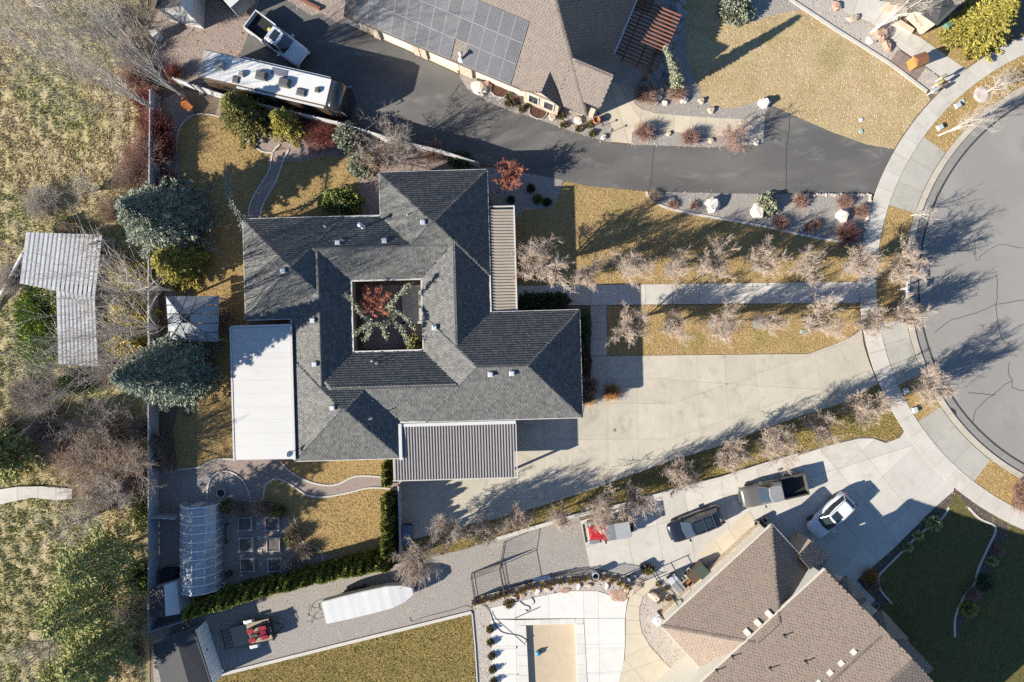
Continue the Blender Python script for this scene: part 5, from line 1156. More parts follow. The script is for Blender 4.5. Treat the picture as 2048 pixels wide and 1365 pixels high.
def leaf_shrub(name, lab, x, y, H, Rx, Ry, m, n=1500, L=.16, W_=.07, seed=1, rz=0, z=.02, cat='shrub', top=1.0, group=None, core=True):
    rng = np.random.default_rng(seed); t = thing(name, lab, cat, P(x,y,z), rz, group); v = rng.normal(0,1,(n,3)); v /= np.linalg.norm(v,axis=1,keepdims=True); v[:,2] = np.abs(v[:,2])
    lump = 1+.16*np.sin(v[:,0]*6+seed)*np.cos(v[:,1]*7+seed*2)+.1*np.sin(v[:,2]*9+seed); rad = rng.uniform(.72,1.05,n)*lump
    p = v*rad[:,None]*np.array([Rx,Ry,H*top]); d = v*np.array([1/Rx,1/Ry,1/H])+rng.normal(0,.5,(n,3))
    V, F, S = foliage(p, d, rng, L, W_, var=.26); link('foliage', bulk('foliage', V, F, m, S), t)
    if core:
        b = MB(); b.lathe([(.75,0),(.78,.3),(.6,.6),(.3,.76),(.02,.8)],10,(0,0,0),False); b.v = [(a*Rx,c*Ry,e*H) for a,c,e in b.v]; b.build('inner_core', mat('dark_core',(.02,.025,.012)), t)  # solid near-black core behind the leaves
    return t
S3 = [
 (272,556,2.3,2.3,1.3,m_yel,'golden yellow shrub along the barn path, uppermost'),(272,626,2.3,2.3,1.3,m_yel,'golden yellow shrub along the barn path, middle'),(268,694,2.2,2.2,1.3,m_yel,'golden yellow shrub along the barn path, lowest'),
 (700,282,2.2,1.3,1.5,m_sage,'grey-green bush on the white fence above the house'),(728,332,1.5,1.3,1.2,m_sage,'smaller grey-green bush near the house roof corner'),
 (686,408,1.7,1.9,1.3,m_leafg,'round dark green bush against the house in the back lawn'),(922,322,1.4,1.1,.7,m_dgreen,'dark green shrub in the shade at the fence end'),
 (833,690,3.9,.75,.85,m_ygreen,'yellow-green shrub rising above the courtyard gutter'),(1470,24,1.5,1.5,1.3,m_sage,'large sage-grey bush on the top lawn edge'),
 (1532,412,1.0,.95,1.0,m_palesp,'pale weeping evergreen draped over the second white boulder'),
 (1060,603,.9,1.0,.75,m_dgreen,'dark green clipped shrub by the front walk, nearest the porch'),(1092,603,.9,1.0,.75,m_dgreen,'dark green clipped shrub by the front walk, middle'),(1120,603,.9,.9,.75,m_dgreen,'dark green clipped shrub by the front walk, outermost'),
 (75,632,.7,1.9,2.6,mg('lime_thicket',(.28,.34,.06),(.20,.26,.045)),'bright green thicket left of the metal shed'),(92,690,.9,2.2,2.0,MATS['lime_thicket'],'green thicket at the lower left of the metal shed'),(160,762,1.0,1.6,1.2,m_leafg,'bright green bush below the metal shed'),(140,455,.9,1.0,.9,m_leafg,'small green bush above the metal shed'),
 (283,1155,1.2,1.4,1.6,m_leafg,'light green bush against the grey fence by the greenhouse'),(290,1020,1.0,1.2,1.6,m_pine,'olive shrub on the grey fence'),
 (1863,1045,1.0,.68,.68,mg('clipped_ball',(.36,.40,.17),(.28,.32,.13)),'largest clipped ball shrub beside the shaded drive'),(1833,1069,.75,.38,.38,MATS['clipped_ball'],'small clipped ball shrub, middle of the three by the drive'),(1812,1093,.75,.4,.4,MATS['clipped_ball'],'small clipped ball shrub, lowest of the three by the drive'),(1980,1121,.75,.42,.38,MATS['clipped_ball'],'clipped ball shrub in the curved mulch bed'),
 (1965,1165,1.1,.75,.75,m_dgreen,'dark round shrub in the curved mulch bed'),(1932,1217,.9,.75,.7,m_ygreen,'olive spreading shrub near the lower end of the mulch bed'),
 (1296,1138,.7,.55,.45,m_olive,'olive shrub beside the patio gate'),(458,1012,1.1,.7,.6,m_olive,'olive bush beside the greenhouse corner'),(560,1022,.9,.7,.55,m_olive,'olive bush above the right raised beds'),(583,1075,1.0,.5,.9,m_olive,'olive shrub right of the raised beds'),
 (1171,660,1.1,.5,1.8,m_dgreen,'dark hedge shrub in the shade by the side walk'),(1172,730,1.0,.45,1.5,mg('brown_hedge',(.12,.07,.03)),'brown hedge shrub in the shade by the driveway'),
 (1062,378,.4,.35,.35,m_dgreen,'dark low shrub in the shaded rock bed, nearest the driveway'),(1075,400,.45,.4,.4,m_olive,'olive low shrub in the middle of the shaded rock bed'),(1094,405,.4,.38,.35,m_dgreen,'dark low shrub at the lower edge of the shaded rock bed'),(1022,400,.35,.3,.3,m_dgreen,'dark low shrub beside the porch pad'),
]
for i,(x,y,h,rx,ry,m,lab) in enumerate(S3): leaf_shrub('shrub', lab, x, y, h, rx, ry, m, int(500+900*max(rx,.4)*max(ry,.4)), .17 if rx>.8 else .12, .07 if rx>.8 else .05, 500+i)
# low mounded perennials in the entry rock bed
for i,(x,y,lab) in enumerate([(1017,193,'left of the red mound'),(1016,208,'by the asphalt edge below the red mound'),(1044,219,'right of the red mound'),(1058,211,'under the dormer wall'),(1122,233,'right of the lower window well'),(1127,251,'near the asphalt in the middle bed'),(1157,259,'nearest the asphalt edge'),(1178,251,'below the white rock by the wing'),(1184,268,'at the bed tip by the walk')]):
    leaf_shrub('perennial_mound', f'olive-brown plant mound, {lab}', x, y, .35, .3, .3, mg('dry_mound',(.19,.145,.06)), 260, .12, .04, 600+i, group='plant mounds in the rock bed')
leaf_shrub('perennial_mound','dark red plant mound in the stone-house rock bed',1031,205,.5,.42,.42,mg('red_mound',(.12,.05,.045)),360,.12,.04,611)
# ---- arborvitae hedges
def arb_mesh(seed):
    rng = np.random.default_rng(seed); n = 1500; t = rng.random(n)**.8; a = rng.uniform(0,2*pi,n); r = .62*(1-t**1.7)**.75*rng.uniform(.82,1.05,n)*(1+.13*np.sin(a*3+t*9+seed)); z = 3.2*t
    p = np.c_[np.cos(a)*r,np.sin(a)*r,z+.05]; d = np.c_[np.cos(a)*.6,np.sin(a)*.6,np.full(n,.9)]+rng.normal(0,.25,(n,3)); V,F,S = foliage(p,d,rng,.26,.075,var=.25)
    return bulk('foliage',V,F,m_arb,S)
ARB = [arb_mesh(i) for i in range(4)]
bs = MB(); bs.lathe([(.1,0),(.48,.35),(.47,1.4),(.28,2.5),(.02,3.0)],9,(0,0,0),False); ARBC = bs.mesh('stem', mat('dark_core',(.02,.025,.012)))  # wide near-black core that fills the foliage
def arb(x, y, lab, s, i, grp):
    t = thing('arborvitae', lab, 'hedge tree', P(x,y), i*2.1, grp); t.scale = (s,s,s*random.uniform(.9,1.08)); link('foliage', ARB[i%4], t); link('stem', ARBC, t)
NA = 24
for i in range(NA):
    f = i/(NA-1); x = 412+f*(772-412); y = 1200-f*90-4*sin(f*pi)
    arb(x, y, f'arborvitae in the long hedge behind the gravel drive, {ordinal(i)} from the left', .1+.95+.18*random.random(), i, 'long arborvitae hedge')
for i in range(9):
    arb(783-.4*i+random.uniform(-2,2), 995+i*15.5, f'arborvitae in the short hedge beside the driveway fence, {ordinal(i)} from the top', .9+.15*random.random(), i+3, 'short arborvitae hedge')
for i in range(3): arb(777, 928+i*16, f'arborvitae against the carport edge, {ordinal(i)} from the top', .72, i+1, 'carport arborvitae')
# ---- weeping conifer strands (courtyard, back lawn)
def strand(lab, pts, m, name='weeping_cedar', rad=.22, n=700, seed=1, twigs=None):
    rng = np.random.default_rng(seed); W3 = [P(*p) for p in pts]; o0 = Vector((W3[0].x,W3[0].y,0)); t = thing(name, lab, 'tree', o0)
    paths = [W3]+[[P(*p) for p in tw_] for tw_ in (twigs or [])]
    PP = []; DD = []; b = MB()
    for q in paths:
        q = [v-o0 for v in q]; b.tube(q, [.07*(1-.7*i/(len(q)-1)) for i in range(len(q))], 6)
        for i in range(len(q)-1):
            k = int(n*(q[i+1]-q[i]).length/8)+8; s = rng.random(k); base_ = np.array(q[i])[None]+s[:,None]*np.array(q[i+1]-q[i])[None]
            off = rng.normal(0,rad*.55,(k,3)); PP.append(base_+off*[1,1,.6]); DD.append(off+np.array(q[i+1]-q[i])[None]*.12+rng.normal(0,.05,(k,3)))
    b.build('trunk', m_bark, t); V,F,S = foliage(np.concatenate(PP),np.concatenate(DD),rng,.15,.04,var=.22); link('foliage', bulk('foliage',V,F,m,S), t); return t
strand('pale weeping conifer with long arms spreading through the courtyard', [(790,640,0),(788,630,2.2),(783,622,3.4),(775,617,4.2),(790,600,4.6),(812,575,4.8),(826,568,4.6)], m_palesp, twigs=[
  [(783,622,3.4),(785,640,4.0),(765,651,4.3),(745,648,4.4),(722,628,4.6),(705,603,4.8),(692,588,4.8)],[(745,648,4.4),(725,658,4.2),(707,670,4.0)],[(745,648,4.4),(738,665,4.2),(728,682,3.9)],[(765,651,4.3),(772,676,3.9)],[(785,640,4.0),(800,655,4.0),(812,675,3.8),(818,690,3.6)],[(783,622,3.4),(805,630,4),(820,645,4),(828,660,3.6)]],
  rad=.17, n=1100, seed=5)
strand('pale blue weeping cedar arching across the back lawn', [(505,446,0),(502,442,2.5),(480,432,3.4),(463,410,3.8),(456,380,4),(455,345,4)], mg('blue_cedar',(.26,.29,.25)), rad=.22, n=700, seed=6, twigs=[[(480,432,3.4),(484,450,2.6),(487,462,2.0)],[(456,380,4),(450,372,3.6)]])
# ================================================================== vehicles (x forward, y left)
m_tyre = mat('tyre', (.03,.03,.03), rough=.9); m_rim = mat('wheel_rim', (.35,.36,.37), rough=.35, metal=.7); m_blk = mat('black_plastic', (.025,.025,.027), rough=.6)
m_autoglass = mat('auto_glass', (.025,.035,.042), (.02,.028,.035), rough=.05, spec=.7, coat=.6); m_lampg = mat('headlamp', (.55,.56,.58), rough=.1, coat=.8); m_tail = mat('tail_lamp', (.35,.02,.02), rough=.15, coat=.8); m_chrome = mat('chrome', (.6,.6,.62), rough=.15, metal=.9)
def ring_sec(x, w, zb, zt, crown=.05, n=5):
    "closed body section: flat bottom, tucked sides, rounded shoulders"
    pts = [(-w*.93,zb),(-w,zb+(zt-zb)*.35),(-w,zb+(zt-zb)*.7),(-w*.93,zt-.03),(-w*.72,zt+crown*.4),(0,zt+crown),(w*.72,zt+crown*.4),(w*.93,zt-.03),(w,zb+(zt-zb)*.7),(w,zb+(zt-zb)*.35),(w*.93,zb)]
    return [(x,y,z) for y,z in pts]
def wheels(t, L, W_, fx, rx, r=.36, dual=False):
    for x in (fx, rx):
        for s in (-1, 1):
            b = MB(); b.lathe([(r*.55,-.11),(r*.95,-.11),(r,-.07),(r,.07),(r*.95,.11),(r*.55,.11)],18,(0,0,0)); me = b.mesh('wheel', m_tyre, False); me.transform(Matrix.Translation((x,s*(W_/2-.1),r)) @ Matrix.Rotation(pi/2,4,'X')); w = link('wheel', me, t)
            b = MB(); b.lathe([(.02,.05),(r*.2,.06),(r*.52,.1),(r*.6,.118),(r*.58,.03)],10,(0,0,0)); me = b.mesh('rim', m_rim); me.transform(Matrix.Translation((x,s*(W_/2-.1),r)) @ Matrix.Rotation(-s*pi/2,4,'X')); link('rim', me, w)
def mirrors(t, x, w, z, m):
    for s in (-1,1):
        b = MB(); b.box(x-.09,x+.06,s*w-.02 if s>0 else s*w-.2,s*w+.2 if s>0 else s*w+.02,z,z+.17); b.build('mirror', m, t)
def car_body(t, sec, m): b = MB(); b.loft([ring_sec(*s) for s in sec]); return b.build('body', m, t, smooth=True)
def cabin(t, xb0, xb1, xt0, xt1, wb, wt, zb, zt, m_p, roofm=None, split=(.5,), rails=False, sunroof=None):
    "glasshouse: base from xb0 (rear) to xb1 (front), roof from xt0 to xt1"
    b = MB(); n = 8
    def rg(x0, x1, w, z, bulge): return [(x0,-w*.9,z),(x0-bulge*.3,0,z),(x0,w*.9,z),((x0+x1)/2,w,z),(x1,w*.86,z),(x1+bulge,0,z),(x1,-w*.86,z),((x0+x1)/2,-w,z)]
    r0, r1 = rg(xb0,xb1,wb,zb,.16), rg(xt0,xt1,wt,zt,.1); b.loft([r0,r1]); gl = b.build('windows', m_autoglass, t)
    b = MB(); r2 = [(x*1.0,y*1.03,zt-.005) for x,y,z in r1]; cx_ = sum(p[0] for p in r1)/8; r2 = [(cx_+(p[0]-cx_)*1.02,p[1]*1.04,zt-.02) for p in r1]; r3 = [(cx_+(p[0]-cx_)*.9,p[1]*.9,zt+.045) for p in r1]; b.loft([r2,r3]); ro = b.build('roof', roofm or m_p, t)
    for (p, q) in ((r0[0],r1[0]),(r0[2],r1[2]),(r0[4],r1[4]),(r0[6],r1[6])): b = MB(); b.tube([Vector(p)+Vector((0,0,-.03)),q],.034,5); b.build('pillar', m_p, t)
    for s in split:
        for yy in (-1,1):
            xb = xb0+(xb1-xb0)*s; xt = xt0+(xt1-xt0)*s; b = MB(); b.tube([(xb,yy*(wb*.985),zb-.02),(xt,yy*(wt*.985),zt)],.03,5); b.build('pillar', m_blk, t)
    if rails:
        for yy in (-1,1): b = MB(); b.tube([(xt0+.1,yy*wt*.9,zt+.02),(xt0+.25,yy*wt*.92,zt+.11),(xt1-.3,yy*wt*.9,zt+.11),(xt1-.1,yy*wt*.86,zt+.02)],.022,6); b.build('roof_rail', m_chrome, t)
    if sunroof: b = MB(); b.box(sunroof[0],sunroof[1],-wt*.62,wt*.62,zt+.03,zt+.06); b.build('sunroof', m_autoglass, t)
    return ro
def lamps(t, xf, xr, w, zf, zr, tl=.86):
    for s in (-1,1):
        b = MB(); b.loft([[(xf-.22,s*w*.98,zf-.06),(xf-.02,s*w*.7,zf-.08),(xf-.02,s*w*.7,zf+.08),(xf-.22,s*w*.98,zf+.06)],[(xf-.3,s*w*.93,zf-.04),(xf-.16,s*w*.62,zf-.02),(xf-.16,s*w*.62,zf+.09),(xf-.3,s*w*.93,zf+.07)]]); b.build('headlight', m_lampg, t)
        b = MB(); b.box(xr-.075,xr+.03,s*w*tl-.055,s*w*tl+.055,zr-.16,zr+.12); b.build('tail_light', m_tail, t)
def place(name, lab, cat, x, y, z, deg): p = P(x,y,z); return thing(name, lab, cat, (p.x,p.y,.062), R_(deg))
# ---- black three-row SUV
m_black = paint('black_paint', (.012,.013,.018), .2, 1.0)
t = place('parked_suv','black three-row SUV with roof rails on the lower driveway','car',1391,1050,1.0,201.5)
car_body(t, [(-2.5,.8,.45,.95,.02),(-2.42,.93,.3,1.02),(-1.6,.99,.26,1.05),(0,1.0,.26,1.05),(1.1,.99,.26,1.03),(1.9,.96,.3,.98),(2.3,.86,.36,.88),(2.48,.62,.42,.74)], m_black); cabin(t,-2.38,1.25,-2.0,.45,.9,.72,1.0,1.72,m_black,split=(.35,.68),rails=True,sunroof=(-.55,.25))
b = MB(); b.box(-1.35,-.7,-.45,.45,1.75,1.785); b.build('rear_glass_panel', m_autoglass, t); 
for xx in (-1.5,-.62): b = MB(); b.tube([(xx,-.62,1.83),(xx,.62,1.83)],.02,6); b.build('crossbar', m_chrome, t)
wheels(t,5,1.98,1.5,-1.5,.38); mirrors(t,.95,.98,1.0,m_black); lamps(t,2.45,-2.5,.85,.78,1.0)
b = MB(); b.tube([(2.3,-.8,.62),(2.47,-.5,.62),(2.52,0,.62),(2.47,.5,.62),(2.3,.8,.62)],.05,6); b.build('bumper_trim', m_chrome, t)
# ---- white crossover
m_wht = paint('white_paint', (.62,.62,.63), .22, .8)
t = place('parked_suv','white crossover with dark sunroof in the shade of the tan house','car',1663,1033,1.0,223)
car_body(t, [(-2.28,.7,.5,1.0,.02),(-2.2,.88,.32,1.08),(-1.4,.93,.26,1.08),(0,.94,.26,1.05),(1.0,.93,.26,1.02),(1.75,.88,.3,.96),(2.1,.78,.36,.86),(2.28,.5,.44,.72)], m_wht); cabin(t,-2.15,1.1,-1.75,.3,.84,.66,1.02,1.66,m_wht,split=(.4,.7),rails=True,sunroof=(-.55,.2))
wheels(t,4.6,1.86,1.4,-1.35,.36); mirrors(t,.8,.93,1.0,m_wht); lamps(t,2.25,-2.28,.78,.78,1.05)
b = MB(); b.box(2.08,2.27,-.5,.5,.42,.68); b.build('grille', m_blk, t)
# ---- pickups
def pickup(lab, x, y, deg, m, roofm, sun=False, L=5.9):
    t = place('parked_pickup', lab, 'pickup truck', x, y, 1.0, deg); h = L/2
    car_body(t, [(-.75,.96,.4,1.12,.0),(0,.98,.36,1.12),(1.0,.98,.36,1.12),(1.15,.97,.36,1.1),(2.2,.96,.38,1.08),(h-.25,.92,.42,1.0),(h,.72,.46,.86)], m)
    cabin(t,-.72,1.35,-.5,.68,.9,.74,1.1,1.82,m,roofm=roofm,split=(.5,),sunroof=(-.2,.45) if sun else None)
    b = MB(); b.box(-h,-.78,-.93,.93,.5,.62); bed = b.build('bed_floor', m_blk, t)
    for s in (-1,1):
        b = MB(); b.loft([[(-h,s*.99,.42),(-h,s*.84,.42),(-h,s*.86,1.12),(-h,s*.97,1.12)],[(-.78,s*.99,.42),(-.78,s*.84,.42),(-.78,s*.86,1.12),(-.78,s*.97,1.12)]]); b.build('bed_side', m, t)
        b = MB(); b.box(-h+.03,-.8,min(s*.84,s*.80),max(s*.84,s*.80),.6,1.1); b.build('bed_liner', m_blk, t)
    b = MB(); b.box(-h-.06,-h+.02,-.95,.95,.5,1.13); b.build('tailgate', m, t)
    b = MB(); b.box(-h-.2,-h-.07,-.9,.9,.45,.62); b.build('rear_bumper', m_chrome, t)
    b = MB(); b.box(h-.06,h+.06,-.6,.6,.5,.82); b.build('grille', m_blk, t); b = MB(); b.loft([[(h-.2,-.95,.42),(h-.2,-.95,.58),(h-.05,-.95,.58),(h-.05,-.95,.42)],[(h,0,.42),(h,0,.58),(h+.16,0,.58),(h+.16,0,.42)],[(h-.2,.95,.42),(h-.2,.95,.58),(h-.05,.95,.58),(h-.05,.95,.42)]]); b.build('front_bumper', m_chrome, t)
    wheels(t,L,1.98,h-1.05,-h+1.15,.41); mirrors(t,1.1,1.0,1.12,m); lamps(t,h-.02,-h,.86,.84,.95,1.07); return t
t = pickup('white pickup with open black bed beside the motorhome',554,79,-36.5,m_wht,None,True)
b = MB(); b.lathe([(.18,0),(.22,.12),(.1,.2)],8,(-1.15,.35,.62)); b.build('yellow_tool_bag', mat('yellow_bag',(.55,.42,.05)), t)
m_slv = paint('champagne_paint', (.115,.108,.096), .3, .6, .1)
pickup('champagne-grey pickup with empty bed on the lower driveway',1548,983,193.2,m_slv,mat('dusty_roof',(.25,.245,.245),(.18,.178,.18),3,.6,coord='obj'))
# ---- red off-roader with soft top
m_rd = paint('red_paint', (.33,.02,.018), .25, .7)
t = place('parked_offroader','red off-road car with a grey soft top under the trees','car',1216,1061,1.0,189.5)
b = MB(); b.loft([[(x,-w,zb),(x,-w,zt),(x,w,zt),(x,w,zb)] for x,w,zb,zt in ((-2.0,.78,.55,1.1),(-1.9,.8,.5,1.12),(.55,.8,.5,1.12),(.6,.72,.55,1.1),(1.75,.58,.6,1.02),(1.8,.55,.62,.98))]); b.build('body', m_rd, t)
b = MB(); b.loft([[(.65,-.66,1.08),(.65,.66,1.08),(1.7,.54,1.0),(1.7,-.54,1.0)],[(.68,-.5,1.16),(.68,.5,1.16),(1.62,.42,1.09),(1.62,-.42,1.09)]]); b.build('hood', m_rd, t)
for s in (-1,1):
    for x0,x1 in ((.7,1.95),(-1.9,-.75)): b = MB(); y0,y1 = sorted((s*.62,s*.98)); b.loft([[(x0,y0,.78),(x0,y1,.74),(x1,y1,.74),(x1,y0,.78)],[(x0+.18,y0,.98),(x0+.18,y1,.93),(x1-.18,y1,.93),(x1-.18,y0,.98)]]); b.build('fender', mat('grey_fender',(.17,.18,.185),rough=.7), t)
b = MB(); b.loft([[(-1.95,-.78,1.1),(.45,-.78,1.1),(.45,.78,1.1),(-1.95,.78,1.1)],[(-1.8,-.66,1.72),(.2,-.66,1.74),(.2,.66,1.74),(-1.8,.66,1.72)]]); b.build('windows', m_autoglass, t)
b = MB(); b.box(-1.88,-.55,-.7,.7,1.72,1.8); b.build('rear_soft_top', mat('soft_top_grey',(.30,.31,.32),(.25,.26,.27),4,.9,coord='obj'), t); b = MB(); b.box(-.55,.26,-.69,.69,1.725,1.79); b.build('front_top_panel', mat('top_panel',(.16,.17,.19),rough=.8), t)
b = MB(); b.box(.24,.36,-.72,.72,1.1,1.72); b.build('windscreen_frame', m_rd, t)
wheels(t,4.2,1.92,1.3,-1.2,.42); mirrors(t,.4,.82,1.2,m_blk); b = MB(); b.box(1.95,2.15,-.8,.8,.55,.75); b.build('front_bumper', m_blk, t); b = MB(); b.tube([(1.9,-.4,.8),(2.1,-.4,1.0),(2.1,.4,1.0),(1.9,.4,.8)],.03,6); b.build('bull_bar', m_blk, t)
b = MB(); b.lathe([(.1,-.1),(.4,-.1),(.42,0),(.4,.1),(.1,.1)],16); me = b.mesh('spare_wheel', m_tyre); me.transform(Matrix.Translation((-2.12,0,1.0)) @ Matrix.Rotation(pi/2,4,'Y')); link('spare_wheel', me, t)
for s in (-1,1): b = MB(); b.lathe([(.1,0),(.1,.05)],10,(0,0,0)); me = b.mesh('headlight', m_lampg); me.transform(Matrix.Translation((1.8,s*.42,.86)) @ Matrix.Rotation(pi/2,4,'Y')); link('headlight', me, t)
# ---- motorhome
m_rvw = mat('rv_roof_white', (.58,.57,.55), (.54,.53,.51), 1, .5, coord='obj'); m_rvb = paint('rv_bronze', (.085,.055,.034), .3, .6)
t = place('motorhome','long motorhome with white roof and black front cap on the asphalt','motorhome',547,160,3.5,-13.1)
b = MB(); b.loft([[(x,-w,.45),(x,-w,2.4),(x,-w*.98,3.35),(x,-w*.9,3.48),(x,w*.9,3.48),(x,w*.98,3.35),(x,w,2.4),(x,w,.45)] for x,w in ((-6.4,1.2),(-6.3,1.26),(4.9,1.26))]); b.build('body', m_rvb, t)
b = MB(); b.loft([[(x,-w,.45),(x,-w,2.2),(x,-w*.96,zt-.2),(x,-w*.85,zt),(x,w*.85,zt),(x,w*.96,zt-.2),(x,w,2.2),(x,w,.45)] for x,w,zt in ((4.9,1.265,3.49),(5.5,1.25,3.42),(5.95,1.18,3.1),(6.15,1.1,2.2),(6.3,1.02,1.3))]); b.build('front_cap', paint('rv_black',(.02,.02,.022),.2,.9), t, smooth=True)
b = MB(); b.loft([[(5.98,-.95,2.9),(6.2,-.98,1.6),(6.24,0,1.6),(6.03,0,2.95)],[(6.03,0,2.95),(6.24,0,1.6),(6.2,.98,1.6),(5.98,.95,2.9)]],False); b.build('windscreen', m_autoglass, t)
b = MB(); b.box(-5.75,4.85,-1.13,1.13,3.48,3.52); b.build('roof_membrane', m_rvw, t); b = MB(); b.box(-6.35,-5.75,-1.13,1.13,3.48,3.515); b.build('rear_roof_panel', mat('rv_roof_tan',(.42,.385,.34)), t)
def blob(nm, x, y, lx, ly, h, m): b = MB(); b.loft([[(x-lx,y-ly,3.52),(x+lx,y-ly,3.52),(x+lx,y+ly,3.52),(x-lx,y+ly,3.52)],[(x-lx*.95,y-ly*.95,3.52+h*.6),(x+lx*.95,y-ly*.95,3.52+h*.6),(x+lx*.95,y+ly*.95,3.52+h*.6),(x-lx*.95,y+ly*.95,3.52+h*.6)],[(x-lx*.7,y-ly*.7,3.52+h),(x+lx*.7,y-ly*.7,3.52+h),(x+lx*.7,y+ly*.7,3.52+h),(x-lx*.7,y+ly*.7,3.52+h)]]); b.build(nm, m, t)
m_acb = mat('ac_shroud',(.10,.10,.095),rough=.5); m_acg = mat('ac_shroud_grey',(.28,.27,.25),rough=.5)
blob('air_conditioner',-4.7,.1,.45,.36,.38,m_acg); blob('roof_vent',-3.1,-.75,.3,.3,.12,m_acb); blob('roof_vent',-2.7,-.2,.25,.22,.3,m_acg); blob('air_conditioner',-1.0,.05,.5,.36,.4,m_acb); blob('air_conditioner',1.05,-.1,.5,.38,.4,m_acb); blob('roof_vent',2.6,-.55,.42,.3,.18,m_acb); blob('antenna_dome',3.9,-.05,.2,.2,.25,m_acb); blob('solar_panel',.4,.72,.72,.3,.05,mat('rv_solar',(.16,.16,.20),rough=.3))
for s in (-1,1):
    b = MB(); b.box(-3,4.7,min(s*1.2,s*1.36),max(s*1.2,s*1.36),3.2,3.36); b.build('awning_box', m_vinyl, t); b = MB(); b.tube([(5.9,s*1.1,2.5),(6.35,s*1.25,2.45),(6.4,s*1.25,2.1)],.05,6); b.build('mirror_arm', m_chrome, t)
    for k in range(4): b = MB(); y0,y1 = sorted((s*1.262,s*1.275)); b.box(-4.5+k*2.3,-3.2+k*2.3,y0,y1,1.7,2.5); b.build('window', m_autoglass, t)
wheels(t,12.8,2.5,4.0,-3.6,.48)
b = MB(); b.tube([(-6.4,-.35,.6),(-6.5,-.35,3.3),(-6.1,-.35,3.56)],.025,6); b.tube([(-6.4,.05,.6),(-6.5,.05,3.3),(-6.1,.05,3.56)],.025,6)
for k in range(8): b.tube([(-6.48,-.35,.8+k*.32),(-6.48,.05,.8+k*.32)],.02,5)
b.build('ladder', m_chrome, t)
# ---- covered boat on its trailer
t = place('covered_boat','boat under a tight white cover on the gravel drive','boat',738,1203,1.6,13.5)
b = MB(); st = [(-4.05,1.0,1.9),(-3.9,1.05,1.95),(-2,1.1,2.05),(0,1.1,2.1),(2,1.05,2.0),(3.2,.8,1.9),(3.85,.42,1.75),(4.0,.3,1.68)]
rg = []
for k in range(41):
    x = -4.05+8.05*k/40; i = max(j for j in range(len(st)) if st[j][0] <= x+1e-6); i = min(i,len(st)-2); f = (x-st[i][0])/(st[i+1][0]-st[i][0]); w = st[i][1]+(st[i+1][1]-st[i][1])*f; z = 1.78-.05*max(0,x-2)+.004*sin(x*3.1)+.003*sin(x*7+w)
    rg.append([(x,-w*.95,.9),(x,-w,1.45),(x,-w*.97,z-.06),(x,-w*.9,z),(x,w*.9,z+.01),(x,w*.97,z-.05),(x,w,1.45),(x,w*.95,.9)])
b.loft(rg); b.build('cover', mat('boat_cover_white',(.52,.515,.50),(.48,.475,.465),1.2,.6,.01,5,coord='obj'), t)
b = MB(); b.loft([[(-3.9,-.9,.95),(-3.9,-.5,.5),(-3.9,.5,.5),(-3.9,.9,.95)],[(1.5,-.95,.95),(1.5,-.4,.45),(1.5,.4,.45),(1.5,.95,.95)],[(3.8,-.2,1.0),(3.8,-.05,.8),(3.8,.05,.8),(3.8,.2,1.0)]]); b.build('hull', mat('boat_hull',(.09,.08,.07)), t)
b = MB(); b.tube([(-4,.55,.45),(3,.55,.45),(4.6,0,.45)],.05,6); b.tube([(-4,-.55,.45),(3,-.55,.45),(4.6,0,.45)],.05,6)
for k in range(4): b.tube([(-3+k*1.8,-.55,.45),(-3+k*1.8,.55,.45)],.04,6)
b.build('trailer_frame', m_blk, t); wheels(t,8,2.2,-.6,-1.5,.33)
# ---- flatbed utility trailer and the quad bike on it
t = place('utility_trailer','flatbed trailer with a weathered wood deck by the dark shed','trailer',505,1266,.5,13.3)
for k in range(9): b = MB(); b.box(-1.85,1.85,-.95+k*.211,-.95+k*.211+.2,.5,.55); b.build('deck_plank', mat('grey_deck',(.33,.28,.20),(.25,.21,.15),3,.9,coord='obj',stretch=(.4,6,1)), t)
b = MB(); b.box(-1.85,1.85,-.98,-.95,.42,.6); b.box(-1.85,1.85,.95,.98,.42,.6); b.box(1.85,1.92,-.98,.98,.42,.95); b.build('frame', m_blk, t)
b = MB(); b.tube([(1.9,.6,.45),(3.0,0,.45)],.05,6); b.tube([(1.9,-.6,.45),(3.0,0,.45)],.05,6); b.build('drawbar', m_blk, t)
for k in range(6): b = MB(); b.box(-2.75,-1.88,-.9+k*.34,-.86+k*.34,.3+.02*k,.34+.02*k); b.build('ramp_bar', m_blk, t)
b = MB(); b.box(-2.8,-2.74,-.95,.95,.28,.34); b.build('ramp_edge', m_blk, t)
for s in (-1,1): b = MB(); y0,y1 = sorted((s*1.0,s*1.28)); b.loft([[(-.5,y0,.6),(-.5,y1,.6),(.5,y1,.6),(.5,y0,.6)],[(-.3,y0,.76),(-.3,y1,.76),(.3,y1,.76),(.3,y0,.76)]]); b.build('mudguard', m_white, t)
wheels(t,3.7,2.2,0.0,0.0,.3)
p0 = t.location; c_, s_ = cos(R_(13.3)), sin(R_(13.3)); q = (p0.x+.75*c_-.05*-s_, p0.y+.75*s_, .62)
a = thing('quad_bike','red and black quad bike strapped on the flatbed trailer','quad bike',(p0.x+.7*c_, p0.y+.7*s_, .615), R_(13.3)); 
b = MB(); b.loft([[(-.7,-.18,.3),(-.7,.18,.3),(-.7,.18,.5),(-.7,-.18,.5)],[(0,-.2,.3),(0,.2,.3),(0,.2,.62),(0,-.2,.62)],[(.75,-.15,.3),(.75,.15,.3),(.75,.15,.55),(.75,-.15,.55)]]); b.build('body', mat('quad_red',(.28,.02,.035),rough=.3,coat=.6), a)
